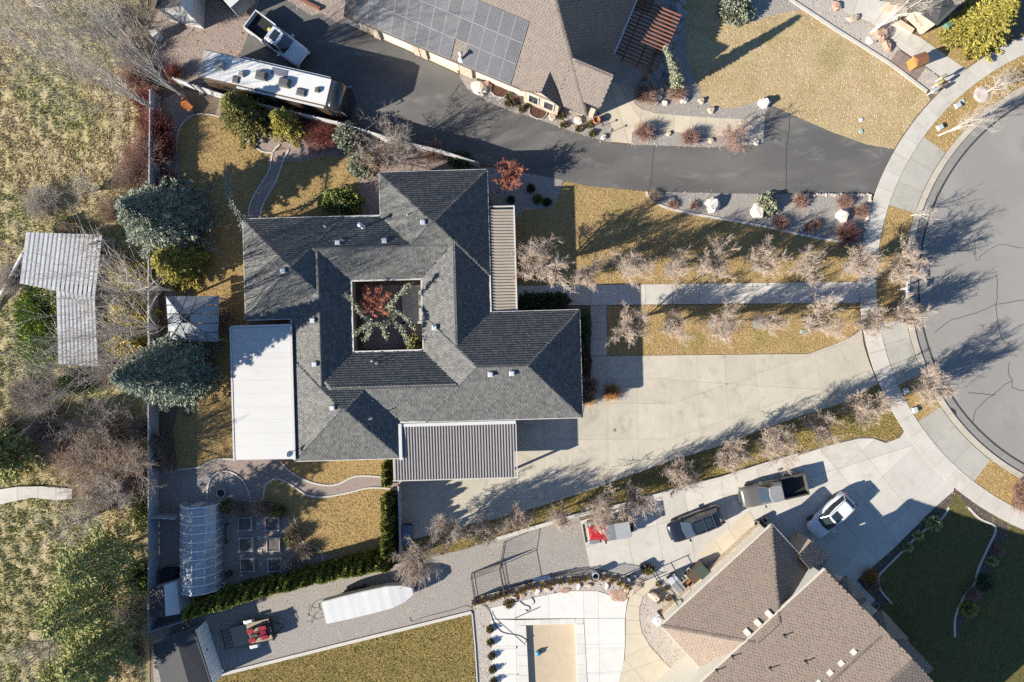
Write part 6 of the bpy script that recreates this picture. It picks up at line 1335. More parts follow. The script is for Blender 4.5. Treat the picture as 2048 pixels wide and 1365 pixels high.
b = MB(); b.loft([[(-.6,-.16,.6),(-.6,.16,.6),(-.6,.12,.7),(-.6,-.12,.7)],[(.05,-.14,.62),(.05,.14,.62),(.05,.1,.72),(.05,-.1,.72)]]); b.build('seat', m_blk, a)
for x in (-.55,.6):
    for s in (-1,1): b = MB(); b.lathe([(.1,-.13),(.27,-.12),(.3,0),(.27,.12),(.1,.13)],12); me = b.mesh('wheel', m_tyre); me.transform(Matrix.Translation((x,s*.45,.29)) @ Matrix.Rotation(pi/2,4,'X')); link('wheel', me, a); b = MB(); y0,y1 = sorted((s*.25,s*.6)); b.box(x-.3,x+.3,y0,y1,.58,.63); b.build('mudguard', MATS['quad_red'], a)
b = MB(); b.tube([(.35,-.38,.95),(.45,0,.85),(.35,.38,.95)],.02,6); b.build('handlebar', m_blk, a)
# ---- motor scooter / hand trolley on the gravel
t = place('bicycle','bicycle standing on the gravel behind the covered boat','bicycle',622,1228,.4,-80)
for x in (-.5,.5): b = MB(); b.v = []; b.tube([(x+.32*cos(k*pi/8),0,.33+.32*sin(k*pi/8)) for k in range(17)],.022,6,False); b.build('wheel', m_tyre, t)
b = MB(); b.tube([(-.5,0,.33),(-.1,0,.75),(.4,0,.78),(.5,0,.33)],.022,6); b.tube([(-.1,0,.75),(.02,0,.33),(.4,0,.75)],.02,6); b.tube([(-.5,0,.33),(.02,0,.33)],.02,6); b.build('frame', m_galv, t)
b = MB(); b.tube([(.38,-.28,1.0),(.42,0,.95),(.38,.28,1.0)],.02,6); b.build('handlebar', m_blk, t); b = MB(); b.loft([[(-.28,-.09,.86),(-.28,.09,.86),(-.28,.09,.91),(-.28,-.09,.91)],[(.02,-.03,.86),(.02,.03,.86),(.02,.03,.9),(.02,-.03,.9)]]); b.build('saddle', m_blk, t)
# ================================================================== fences
m_fence = mat('grey_vinyl_fence', (.36,.365,.375), (.32,.325,.335), 2, .6)
def fence(lab, pts, h, m, step=2.4, name='privacy_fence', cap=True, cat='fence'):
    pl = W(pts); t = thing(name, lab, cat, (*pl[0],0))
    for i in range(len(pl)-1):
        p, q = Vector(pl[i]), Vector(pl[i+1]); n = max(1, round((q-p).length/step))
        for k in range(n):
            a_, b_ = p+(q-p)*(k/n), p+(q-p)*((k+1)/n); d = (b_-a_).normalized()
            b = MB(); b.bar(a_+d*.07, b_-d*.07, .05, .05, h-.08); b.build('panel', m, t, world=True)
            b = MB(); b.bar(a_+d*.07, b_-d*.07, .09, h-.08, h); b.build('top_rail', m, t, world=True)
            b = MB(); b.box(a_.x-.065,a_.x+.065,a_.y-.065,a_.y+.065,0,h+.06); b.build('post', m, t, world=True)
    b = MB(); q = pl[-1]; b.box(q[0]-.065,q[0]+.065,q[1]-.065,q[1]+.065,0,h+.06); b.build('post', m, t, world=True); return t
fence('long grey privacy fence between the field and the back yard', [(321,196),(318,560),(318,930),(318,1250)], 1.85, m_fence)
fence('white privacy fence between the motorhome and the back yard', [(366,172),(469,206),(551,226),(684,257),(808,294),(885,312),(958,336)], 1.8, mat('white_vinyl_fence',(.46,.455,.44)))
fence('grey fence along the parking pad beside the short hedge', [(803,966),(806,1086),(806,1106)], 1.8, m_fence)
fence('short grey fence running from the field fence to the greenhouse', [(318,1026),(366,1028)], 1.8, m_fence)
fence('short grey fence behind the pale resin shed', [(306,1252),(384,1229)], 1.7, m_fence)
# wire fence in the field
wf = thing('wire_fence','thin wire field fence with slim posts along the wild grass','fence',(*W([(250,130)])[0],0))
fp = W([(252,60),(250,200),(250,340),(248,360)])
for i in range(9):
    q = (fp[0][0]+(fp[-1][0]-fp[0][0])*i/8, fp[0][1]+(fp[-1][1]-fp[0][1])*i/8); b = MB(); b.tube([(*q,0),(*q,1.3)],.04,6); b.build('post', m_galv, wf, world=True)
for z in (.5,.85,1.2): b = MB(); b.tube([(*fp[0],z),(*fp[-1],z)],.012,4); b.build('wire', m_galv, wf, world=True)
# chain-link gate and fence on the gravel drive
m_iron = mat('black_iron', (.06,.055,.05), rough=.6)
def chain(lab, pts, h, posts=True, name='chain_link_fence', cat='fence', pitch=.16):
    pl = W(pts); t = thing(name, lab, cat, (*pl[0],0))
    for i in range(len(pl)-1):
        p, q = Vector((*pl[i],0)), Vector((*pl[i+1],0)); L = (q-p).length; d = (q-p).normalized()
        for z in (.12,h): b = MB(); b.tube([p+Vector((0,0,z)),q+Vector((0,0,z))],.02,6); b.build('rail', m_iron, t, world=True)
        for e in (p,q): b = MB(); b.tube([e,e+Vector((0,0,h+.05))],.035,7); b.build('post', m_iron, t, world=True)
        sg = []; n = int(L/pitch)
        for k in range(n+1):
            a_ = p+d*(L*k/n)
            for s in (-1,1):
                e_ = L*k/n+s*h*.8; e_c = min(max(e_,0),L); f = (e_c-L*k/n)/(s*h*.8); sg.append((*a_[:2],.12,*(p+d*e_c)[:2],.12+(h-.12)*f,.006,.006))
        V, F = seg_mesh(sg,3); link('wire_mesh', bulk('wire_mesh',V,F,m_iron), t, world=True, kind='stuff')
    return t
chain('black chain-link gate standing across the gravel drive', [(1008,1085),(1000,1132),(1010,1184),(1014,1187)][:3], 1.8, cat='gate', name='chain_link_gate')
chain('black chain-link run joining the gate to the boat bay', [(944,1146),(1003,1126)], 1.6)
chain('black chain-link run beside the white gravel corner', [(944,1146),(952,1196)], 1.6)
# wrought-iron fence along the planted strip
ip = [(948,1196),(1000,1183),(1050,1169),(1100,1158),(1150,1152),(1200,1147),(1240,1153),(1282,1165)]
t = thing('iron_fence','low black iron fence beside the row of grass clumps','fence',(*W([ip[0]])[0],0)); sp = W(smooth_pts(ip,3))
for i in range(len(sp)-1):
    for z in (.25,1.15): b = MB(); b.tube([(*sp[i],z),(*sp[i+1],z)],.022,5); b.build('rail', m_iron, t, world=True)
pk = []
for i in range(len(sp)-1):
    for k in range(8): f = k/8; x, y = sp[i][0]+(sp[i+1][0]-sp[i][0])*f, sp[i][1]+(sp[i+1][1]-sp[i][1])*f; pk.append((x,y,.1,x,y,1.2,.01,.01))
V, F = seg_mesh(pk,4); link('pickets', bulk('pickets',V,F,m_iron), t, world=True, kind='stuff')
for i in range(0,len(sp),3): b = MB(); b.tube([(*sp[i],0),(*sp[i],1.3)],.04,6); b.build('post', m_iron, t, world=True)
t = thing('iron_gate','tall black iron gate at the end of the patio walk','gate',P(1318,1165)); 
for (x,y) in ((1303,1142),(1312,1158),(1346,1195),(1356,1203)): b = MB(); q = P(x,y); b.tube([q,q+Vector((0,0,1.9))],.045,7); b.build('post', m_iron, t, world=True)
for (a_,b_) in (((1303,1142),(1312,1158)),((1312,1158),(1346,1195)),((1346,1195),(1356,1203))):
    for z in (.2,1.0,1.8): p, q = P(*a_,0), P(*b_,0); b = MB(); b.tube([p+Vector((0,0,z)),q+Vector((0,0,z))],.025,5); b.build('rail', m_iron, t, world=True)

# ================================================================== stones
def rock_mesh(seed, m, n=10):
    rng = np.random.default_rng(seed); b = MB(); rows = [(0,.92),(.3,1.05),(.62,.92),(.88,.62)]
    for z, r in rows:
        for k in range(n): a = 2*pi*k/n; rr = r*rng.uniform(.66,1.16); b.v.append((cos(a)*rr, sin(a)*rr, z*rng.uniform(.9,1.1)))
    for j in range(3):
        for k in range(n): b.f.append((j*n+k,j*n+(k+1)%n,(j+1)*n+(k+1)%n,(j+1)*n+k))
    b.f.append(tuple(range(3*n,4*n))); return b.mesh('boulder', m)
m_rw = mat('white_rock', (.60,.55,.49), (.48,.42,.36), 2.5, .9, .03, 7, coord='obj'); m_rg = mat('grey_rock', (.30,.285,.275), (.21,.20,.195), 2.5, .9, .03, 7, coord='obj'); m_rr = mat('red_rock', (.30,.15,.10), (.42,.32,.25), 2.5, .9, .03, 7, coord='obj'); m_rt = mat('tan_rock', (.48,.39,.30), (.36,.29,.22), 2.5, .9, .03, 7, coord='obj')
RK = {id(m): [rock_mesh(70+i+k*5, m) for i in range(4)] for k, m in enumerate((m_rw,m_rg,m_rr,m_rt))}
rk_i = 0
def rock(lab, x, y, rx, ry, h, m, rz=None, group=None, parent=None, name='boulder'):
    global rk_i; rk_i += 1
    o = bpy.data.objects.new(name, RK[id(m)][rk_i%4]); COL.objects.link(o); o.location = P(x,y,-.03); o.rotation_euler = (0,0,rk_i*1.7 if rz is None else rz); o.scale = (rx,ry,h)
    if parent is not None: o.parent = parent; o.location = P(x,y,-.03)-parent.location
    else: tag(o, lab, 'boulder', group)
    return o
rock('large white boulder in the long rock bed, left one',1424,412,.72,.66,.95,m_rw); rock('white boulder half under the weeping evergreen',1514,424,.62,.75,.8,m_rw); rock('angular white boulder in the rock bed near the sidewalk',1682,432,.65,.6,.75,m_rw); rock('small grey stone near the left tip of the rock bed',1344,399,.3,.25,.3,m_rg)
rock('big white boulder at the left end of the stone-house bed',958,178,.85,.6,.8,m_rw,-.6); rock('rusty boulder against the big white one by the garage',972,172,.55,.4,.6,m_rr); rock('bright white rock in front of the wing wall',1156,242,.45,.35,.4,m_rw); rock('pale rock at the walk end of the stone-house bed',1207,275,.35,.28,.35,m_rw); rock('tan rock beside the lower window well',1105,236,.4,.3,.3,m_rt)
rock('tall white rock at the right tip of the entry bed',1526,208,.45,.6,.8,m_rw); rock('tan-white rock below the weeping spruce',1366,200,.4,.42,.5,m_rw); rock('pale rock on the lawn side of the entry bed',1402,203,.3,.3,.4,m_rt); rock('pale rock in the entry bed by the top lawn curve',1422,222,.35,.3,.4,m_rt)
for i,(x,y) in enumerate([(1303,188),(1312,206),(1318,196),(1322,183),(1330,207)]): rock(f'pale tumbled rock in the cluster at the entry bed tip, {ordinal(i)} from the left',x,y,.33,.28,.3,m_rt if i%2 else m_rw,group='rocks at the entry bed tip')
for i,(x,y,m) in enumerate([(1337,268,m_rt),(1422,282,m_rt),(1512,286,m_rw)]): rock(['white rock between the two left island shrubs','tan rock left of the big island shrub','white rock at the right end of the island'][i],x,y,.3,.26,.3,m)
# retaining stones below the pergola
rw = thing('stone_terrace','stepped wall of grey boulders curving round the pergola','rock wall',P(1320,90))
for i,(x,y,r) in enumerate([(1362,5,.55),(1352,18,.6),(1360,30,.6),(1344,42,.5),(1350,56,.6),(1338,66,.5),(1344,80,.5),(1334,92,.55),(1340,108,.5),(1326,112,.5),(1330,126,.55),(1314,124,.55),(1320,138,.6),(1306,140,.55),(1312,154,.6),(1298,158,.5),(1304,170,.55),(1288,172,.6),(1296,182,.5),(1280,186,.45),(1332,145,.45)]): rock(None,x,y,r,r*.8,.45+.3*random.random(),m_rg,parent=rw,name='stone')
rb = thing('rock_edge','row of pale stones edging the rock bed by asphalt and sidewalk','rock wall',P(1690,390))
for i in range(26): rock(None,1592+i*5.9,391+random.uniform(-2,2),.17,.13,.22,(m_rt,m_rw,m_rg)[i%3],parent=rb,name='stone')
for i in range(15): rock(None,1741-i*1.1+random.uniform(-1.5,1.5),396+i*6,.18,.14,.25,(m_rt,m_rw,m_rg)[i%3],parent=rb,name='stone')
rock('red layered boulder by the corner house walk',1772,94,.35,.6,.5,m_rr,.4); rock('large red and white boulder under the leaning birch',1757,72,.75,.6,.8,m_rr); rock('white boulder beside the red one under the birch',1740,82,.4,.5,.5,m_rw); rock('tan boulder in the pale gravel strip, upper',1705,38,.7,.35,.4,m_rt); rock('brown boulder in the pale gravel strip, topmost',1672,14,.5,.4,.4,m_rr)
rock('low red lava patch stone on the pool deck edge, right',1238,1191,1.0,.55,.18,m_rr,.1); rock('low red lava patch stone on the pool deck edge, middle',1130,1181,.65,.28,.15,m_rr,.25); rock('small red stone in the grass clump strip',1046,1191,.35,.22,.2,m_rr)
for i,(x,y) in enumerate([(1030,1196),(1076,1183),(1095,1178),(1158,1172),(1178,1170),(1214,1172),(1253,1180)]): rock(f'pale pink rock below the row of grass clumps, {ordinal(i)} from the left',x,y,.35,.2,.25,m_rw if i%2 else m_rt,group='rocks below the grass clumps')
rock('pink sandstone slab standing by the gate bed',1308,1190,.42,.75,.55,m_rt,.9); rock('long pink sandstone edging by the patio walk',1272,1178,.9,.2,.3,m_rt,.75)
# ================================================================== ornamental grass clumps and pool-side balls
m_orn = mg('ornamental_grass', (.33,.22,.055), (.24,.15,.04))
def tuft_mesh(seed):
    rng = np.random.default_rng(seed); n = 240; a = rng.uniform(0,2*pi,n); e = rng.uniform(.15,1.2,n); d = np.c_[np.cos(a)*np.sin(e),np.sin(a)*np.sin(e),np.cos(e)]; p = d*rng.uniform(.12,.34,n)[:,None]
    V,F,S = foliage(p,d,rng,.22,.028,var=.25); return bulk('blades',V,F,m_orn,S)
TF = [tuft_mesh(i) for i in range(3)]
gc = [(950,1204),(967,1200),(985,1197),(1000,1191),(1014,1187),(1035,1184),(1050,1177),(1066,1173),(1086,1170),(1102,1166),(1120,1163),(1139,1162),(1154,1160),(1170,1157),(1189,1157),(1207,1155),(1224,1159),(1240,1165),(1254,1170)]
for i,(x,y) in enumerate(gc):
    t = thing('grass_clump',f'golden grass clump in the iron fence row, {ordinal(i)} from the left','ornamental grass',P(x,y,.02),i*1.3,'grass clumps in the fence row'); t.scale = (1,1,.9); link('blades',TF[i%3],t)
for i,(x,y) in enumerate([(1011,1206),(1023,1203),(1017,1212),(1315,1168),(1328,1178),(1316,1201),(1335,1197)]):
    t = thing('grass_clump',['orange-brown grass tuft at the deck corner, larger','orange-brown grass tuft at the deck corner, smaller','yellow tuft lying on the pool deck corner','brown grass tuft by the gate post','brown grass tuft in the white gravel, right of the gate','brown grass tuft in the white gravel, left','brown grass tuft in the white gravel near the wall'][i],'ornamental grass',P(x,y,.02),i); t.scale = (.8,.8,.8); link('blades',TF[i%3],t)
for i,(x,y) in enumerate([(980,1258),(981,1284),(983,1311),(985,1338),(987,1362)]): leaf_shrub('ball_shrub',f'small round shrub beside the pool deck, {ordinal(i)} from the top',x,y,.55,.32,.32,mg('ball_olive',(.15,.12,.035)),300,.1,.04,700+i,cat='shrub',group='round shrubs beside the pool deck')
# ================================================================== greenhouse and raised beds
gx = P(409,1090).x; gy0, gy1 = P(0,1172).y, P(0,1004).y
gh2 = thing('greenhouse','clear polycarbonate greenhouse with white ribs beside the raised beds','greenhouse',(gx,(gy0+gy1)/2,0))
m_poly = mat('polycarbonate', (.72,.76,.82), (.60,.65,.72), 2.5, .04, spec=.9, alpha=.45, coat=.6)
prof = [(-1.62,0),(-1.56,1.3),(-.95,2.05),(0,2.45),(.95,2.05),(1.56,1.3),(1.62,0)]; L2 = (gy1-gy0)/2; nb_ = 10
for j in range(nb_+1):
    y = -L2+2*L2*j/nb_; b = MB(); b.tube([(x*1.02,y,z*1.015) for x,z in prof],.045,6); b.build('rib', mat('bright_white',(.8,.8,.8)), gh2)
for i in range(6):
    for j in range(nb_):
        y0, y1 = -L2+2*L2*j/nb_+.03, -L2+2*L2*(j+1)/nb_-.03; (xa,za_),(xb,zb_) = prof[i],prof[i+1]; b = MB(); b.add([(xa,y0,za_),(xb,y0,zb_),(xb,y1,zb_),(xa,y1,za_)],[(0,1,2,3)]); b.build('pane', m_poly, gh2)
for i in (1,2,3,4,5): x,z = prof[i]; b = MB(); b.tube([(x,-L2,z),(x,L2,z)],.022,5); b.build('purlin', m_white, gh2)
for s in (-1,1):
    b = MB(); b.add([(x,s*L2,z) for x,z in prof],[tuple(range(7))]); b.build('end_wall', m_poly, gh2)
b = MB(); b.box(-.45,.45,L2+.02,L2+.06,.05,1.95); b.build('door', m_vinyl, gh2)
for k in (-1,1): b = MB(); b.box(k*1.2-.35,k*1.2+.35,-L2+.3,L2-.3,.6,.7); b.build('bench', mat('grey_deck',(.33,.28,.20)), gh2)
m_board = mat('grey_board', (.48,.47,.44), (.38,.37,.35), 4, .8); m_soil = mat('dark_soil', (.07,.06,.052), (.14,.125,.11), 9, .95, .04, 20)
for i,(x0,x1,y0,y1,lab) in enumerate([(476,503,1036,1061,'top left'),(531,557,1036,1061,'top right'),(478,505,1077,1103,'middle left'),(533,560,1077,1103,'middle right'),(480,508,1118,1144,'bottom left'),(535,563,1118,1144,'bottom right')]):
    c_ = P((x0+x1)/2,(y0+y1)/2,.4); t = thing('raised_bed',f'square raised planting bed of grey boards, {lab} of six','planter',(c_.x,c_.y,.02),.02,'raised planting beds'); h = .58
    for k in range(4): b = MB(); b.box(-h,h,h-.04,h,0,.42); me = b.mesh('board', m_board); me.transform(Matrix.Rotation(k*pi/2,4,'Z')); link('board', me, t)
    for sx in (-1,1):
        for sy in (-1,1): b = MB(); b.box(sx*h-.05,sx*h+.05,sy*h-.05,sy*h+.05,0,.48); b.build('corner_post', m_white, t)
    b = MB(); 
    for a_ in range(7):
        for c2 in range(7): b.v.append((-h+.04+(2*h-.08)*a_/6,-h+.04+(2*h-.08)*c2/6,.33+.05*random.random()))
    for a_ in range(6):
        for c2 in range(6): k = a_*7+c2; b.f.append((k,k+7,k+8,k+1))
    b.build('soil', m_soil, t)
for i,(x,y) in enumerate([(517,1048),(519,1076),(520,1104),(522,1128)]): b = MB(); b.box(-.2,.2,-.2,.2,.0,.05); b.build('stepping_stone', m_conc_g, loc=P(x,y,.02), label=f'square concrete stepping stone between the raised beds, {ordinal(i)} from the top', cat='paving stone', group='stepping stones')
# fire ring, hot tub cover, pots
def ringpot(nm, lab, cat, x, y, r, h, m, inner=m_blk, wall=.06, z=.02):
    t = thing(nm, lab, cat, P(x,y,z)); b = MB(); b.lathe([(r*.8,0),(r,h*.9),(r,h),(r-wall,h),(r-wall,h*.7)],16,(0,0,0),False); b.build('shell', m, t); b = MB(); b.lathe([(.01,h*.72),(r-wall,h*.72)],16,(0,0,0),False); b.build('filling', inner, t); return t
ringpot('fire_ring','round concrete fire ring in the gravel circle','fire pit',445,985,.42,.4,m_conc_w)
b = MB(); b.loft([[(-.75,-.5,0),(-.6,-.65,0),(.6,-.65,0),(.75,-.5,0),(.75,.5,0),(.6,.65,0),(-.6,.65,0),(-.75,.5,0)],[(-.75,-.5,.7),(-.6,-.65,.7),(.6,-.65,.7),(.75,-.5,.7),(.75,.5,.7),(.6,.65,.7),(-.6,.65,.7),(-.75,.5,.7)]]); b.build('covered_hot_tub', m_blk, loc=P(344,1148,.02), label='black covered tub in the shade beside the pale resin shed', cat='hot tub')
ringpot('plant_pot','dark tub at the lower right corner of the greenhouse','pot',460,1146,.3,.5,m_blk,m_soil); ringpot('plant_pot','large dark tub by the long hedge','pot',498,1166,.42,.6,m_blk,m_soil); ringpot('plant_pot','white bucket below the greenhouse','pot',448,1168,.2,.4,m_white)
b = MB(); b.box(-.06,.06,-.9,.9,.55,.62); b.box(-.05,.05,-.85,-.75,0,.55); b.box(-.05,.05,.75,.85,0,.55); b.build('bench', m_blk, loc=P(456,1065,.02), label='narrow black bench along the greenhouse side', cat='bench')
ringpot('terracotta_pot','orange clay pot at the corner of the stone-house wing','pot',1192,244,.33,.6,mat('terracotta',(.42,.19,.10)),mat('terracotta',(.42,.19,.10)))
ringpot('plant_pot','round planter by the tan house corner, left','pot',1510,1045,.26,.5,mat('stone_pot',(.3,.26,.22)),m_soil); ringpot('plant_pot','round planter by the tan house corner, right','pot',1526,1036,.26,.55,m_blk,m_soil)
ringpot('plant_pot','chrome-topped dark urn in the gate bed, left','pot',1253,1158,.32,.55,m_iron,m_galv); ringpot('plant_pot','chrome-topped dark urn in the gate bed, right','pot',1265,1151,.28,.6,m_iron,m_galv); ringpot('plant_pot','dark barrel planter beside the patio gate','pot',1284,1131,.3,.6,m_blk,m_soil)
ringpot('garbage_can','tall round black bin at the end of the grass clump strip','bin',1189,1146,.32,1.0,m_galv,m_blk); ringpot('plant_pot','dark round pot by the shaded driveway wall','pot',1613,1092,.3,.5,m_blk,m_soil); ringpot('plant_pot','ring-shaped planter on the shaded side walk','pot',1749,1210,.3,.3,m_rg,m_soil)
# blue bin at the hedge fence
t = thing('blue_bin','blue storage bin against the fence on the parking pad','bin',P(816,1066,.06),.02)
b = MB(); b.loft([[(-.42,-.85,0),(.42,-.85,0),(.42,.85,0),(-.42,.85,0)],[(-.46,-.9,.85),(.46,-.9,.85),(.46,.9,.85),(-.46,.9,.85)]]); b.build('body', mat('bin_blue',(.05,.075,.14),rough=.5), t); b = MB(); b.loft([[(-.48,-.92,.85),(.48,-.92,.85),(.48,.92,.85),(-.48,.92,.85)],[(-.42,-.86,.97),(.42,-.86,.97),(.42,.86,.97),(-.42,.86,.97)]]); b.build('lid', mat('bin_lid',(.10,.14,.24),rough=.5), t)
# ================================================================== utilities by the street
def ubox(lab, x, y, sx, sy, h, m, rz=0, nm='utility_box', cat='utility box', z=.06):
    t = thing(nm, lab, cat, P(x,y,z), rz); b = MB(); b.box(-sx,sx,-sy,sy,0,h*.8); b.build('case', m, t); b = MB(); b.loft([[(-sx*1.06,-sy*1.06,h*.8),(sx*1.06,-sy*1.06,h*.8),(sx*1.06,sy*1.06,h*.8),(-sx*1.06,sy*1.06,h*.8)],[(-sx*.9,-sy*.9,h),(sx*.9,-sy*.9,h),(sx*.9,sy*.9,h),(-sx*.9,sy*.9,h)]]); b.build('lid', m, t); return t
m_ub = mat('utility_grey',(.42,.46,.46)); m_ug = mat('utility_green',(.10,.20,.14)); m_lg = mat('valve_lid_green',(.30,.40,.34))
ubox('pale grey utility box in the park strip by the gravel ring, larger',1914,212,.25,.22,.25,m_ub,.5); ubox('small grey lid in the park strip beside the larger utility box',1924,203,.2,.16,.08,m_ub,.6); ubox('pale utility box beside the slender white tree',1878,256,.25,.22,.3,m_ub,.5); ubox('pale utility box under the street tree at the driveway, upper',1810,782,.2,.25,.3,m_ub,.3); ubox('pale utility box near the street tree, lower',1828,820,.2,.25,.3,m_ub,.3); ubox('green transformer box behind the corner house',1893,53,.3,.25,.5,m_ug,.6)
for x,y,lab in ((1722,240,'white round valve lid on the top lawn'),(1722,263,'green round valve lid on the top lawn'),(1604,664,'pale round valve lid on the lower front lawn')): 
    b = MB(); b.lathe([(.2,0),(.2,.05),(.16,.07),(.01,.07)],14,(0,0,0),False); b.build('valve_lid', m_white if 'white' in lab else m_lg, loc=P(x,y,.03), label=lab, cat='valve lid')
b = MB(); b.lathe([(.14,0),(.14,.02),(.01,.025)],14,(0,0,0),False); b.build('drain_cover', m_joint, loc=P(1229,861,.06), label='small round drain cover in the concrete driveway', cat='drain cover')
# mailboxes and the wooden pillar
t = thing('wooden_cabinet','orange-brown wooden box pillar on the brick pavers','cabinet',P(1826,130,.05),R_(20)); b = MB(); b.box(-.5,.5,-.45,.45,0,1.25); b.build('body', mat('orange_wood',(.42,.20,.055),(.34,.16,.045),4,.7,coord='obj'), t); b = MB(); b.loft([[(-.58,-.52,1.25),(.58,-.52,1.25),(.58,.52,1.25),(-.58,.52,1.25)],[(-.5,-.02,1.6),(.5,-.02,1.6),(.5,.02,1.6),(-.5,.02,1.6)]]); b.build('roof', mat('brown_wood',(.22,.10,.05)), t)
for i,(x,y,c,lab) in enumerate([(1855,190,m_ub,'pale mailbox on a post, nearest the lawn'),(1864,176,mat('mail_yellow',(.5,.42,.16)),'yellow mailbox on a post, middle of three'),(1872,163,mat('mail_green',(.30,.34,.2)),'olive mailbox on a post, farthest from the lawn')]):
    t = thing('mailbox',lab,'mailbox',P(x,y,.05),R_(35)); b = MB(); b.box(-.05,.05,-.05,.05,0,1.0); b.build('post', m_board, t); b = MB(); b.loft([[(xx,-.13,1.0),(xx,-.13,1.16),(xx,-.07,1.26),(xx,.07,1.26),(xx,.13,1.16),(xx,.13,1.0)] for xx in (-.3,.3)]); b.build('box', c, t); b = MB(); b.box(.1,.14,.13,.16,1.08,1.3); b.build('flag', m_tail, t)
t = thing('mailbox_post','white mailbox post with crossarm at the kerb between the tree rows','mailbox',P(1795,580,.06)); b = MB(); b.box(-.06,.06,-.06,.06,0,1.5); b.build('post', m_white, t); b = MB(); b.box(-.07,.07,-.9,.6,1.42,1.52); b.build('crossarm', m_white, t); b = MB(); b.loft([[(-.12,yy,1.52),(.12,yy,1.52),(.12,yy,1.66),(0,yy,1.74),(-.12,yy,1.66)] for yy in (-.75,-.25)]); b.build('box', m_white, t)
b = MB(); b.lathe([(1.25*.56,0),(1.3*.56,.06),(.9*.56,.12),(.02,.1)],18,(0,0,0),False); b.build('tree_ring', m_stone, loc=P(1962,190,.06), kind='structure')
# path lights and small things
for i,(x,y) in enumerate([(1203,254),(1222,265)]): 
    t = thing('path_light',['slim path light in the stone-house bed, upper','slim path light in the stone-house bed, lower'][i],'lamp',P(x,y,.02)); b = MB(); b.tube([(0,0,0),(0,0,.75)],.025,6); b.build('stem', m_iron, t); b = MB(); b.lathe([(.12,0),(.02,.08)],8,(0,0,.75)); b.build('shade', m_iron, t)
# utility box and orange wheelbarrow on the left
ubox('white utility cabinet under the dark-limbed tree',318,74,.32,.42,1.1,m_white,.6)
t = thing('wheelbarrow','orange wheelbarrow at the tip of the back lawn','wheelbarrow',P(378,215,.02),R_(-40)); b = MB(); b.loft([[(-.45,-.22,.35),(.35,-.2,.35),(.35,.2,.35),(-.45,.22,.35)],[(-.62,-.35,.7),(.6,-.3,.62),(.6,.3,.62),(-.62,.35,.7)]]); b.build('tray', mat('barrow_orange',(.48,.16,.04),rough=.5), t)
for s in (-1,1): b = MB(); b.tube([(.7,s*.08,.22),(-.3,s*.25,.38),(-1.0,s*.3,.6)],.025,6); b.build('handle', m_board, t)
b = MB(); b.lathe([(.05,-.05),(.2,-.05),(.22,0),(.2,.05),(.05,.05)],12); me = b.mesh('wheel', m_tyre); me.transform(Matrix.Translation((.75,0,.22)) @ Matrix.Rotation(pi/2,4,'X')); link('wheel', me, t)
# timber edging at the top and log
b = MB(); b.bar(P2(592,-4),P2(641,20),.25,0,.3); b.build('timber_sleeper', m_red, label='red-brown timber sleeper in the gravel at the top edge', cat='timber')
# air-conditioning, grill and clutter behind the tan house
t = thing('air_conditioner','round-topped white air conditioner at the tan house corner','air conditioner',P(1312,1235,.03),.7); b = MB(); b.box(-.42,.42,-.42,.42,0,.75); b.build('case', m_white, t); b = MB(); b.lathe([(.36,.75),(.36,.8),(.3,.82),(.05,.84)],16,(0,0,0),False); b.build('fan_guard', m_galv, t)
t = thing('spa_cabinet','dark brown spa with green lid on the patio behind the tan house','hot tub',P(1394,1142,.08),R_(42)); b = MB(); b.box(-1.0,.8,-.65,.65,0,.8); b.build('cabinet', mat('dark_wood',(.10,.07,.05),(.07,.05,.035),5), t); b = MB(); b.box(-.2,.78,-.6,.6,.8,.92); b.build('lid', mat('spa_green',(.055,.075,.06)), t)
t = thing('lattice_panel','grey wooden lattice panel leaning on the dark spa','lattice',P(1368,1148,.08),R_(42)); 
for k in range(5): b = MB(); b.box(-.7+k*.34,-.66+k*.34,-.3,.3,.5,.54); b.build('slat', m_board, t)
for s in (-1,1): b = MB(); b.box(-.75,.75,s*.3-.04,s*.3+.04,.46,.5); b.build('rail', m_board, t)
t = thing('storage_crate','orange-brown open crate beside the dark spa','crate',P(1384,1164,.08),R_(42)); b = MB(); b.box(-.45,.45,-.35,.35,0,.08); b.build('base', MATS['orange_wood'], t)
for s in (-1,1): b = MB(); b.box(-.45,.45,s*.35-.03,s*.35+.03,0,.5); b.build('side', MATS['orange_wood'], t); b = MB(); b.box(s*.45-.03,s*.45+.03,-.35,.35,.0,.5); b.build('end', MATS['brown_wood'], t)
t = thing('sheet_metal_stack','stack of silver corrugated sheets on the patio','sheet metal',P(1356,1172,.08),R_(-48))
for k in range(3): b = MB(); corrugated(b,-1.1+.1*k,1.1-.05*k,-.45,.45,.15+.06*k,.18+.06*k,.12,.03,'x'); b.build('sheet', mat('sheet_silver',(.46,.47,.48),rough=.4,metal=.4), t)
t = thing('covered_grill','silver covered grill beside the sheet metal stack','grill',P(1342,1153,.08),R_(40)); b = MB(); b.box(-.4,.4,-.28,.28,.1,.8); b.build('cart', m_blk, t); b = MB(); b.loft([[(-.42,-.3,.8),(.42,-.3,.8),(.42,.3,.8),(-.42,.3,.8)],[(-.38,-.2,1.05),(.38,-.2,1.05),(.38,.2,1.05),(-.38,.2,1.05)]]); b.build('hood', m_galv, t)
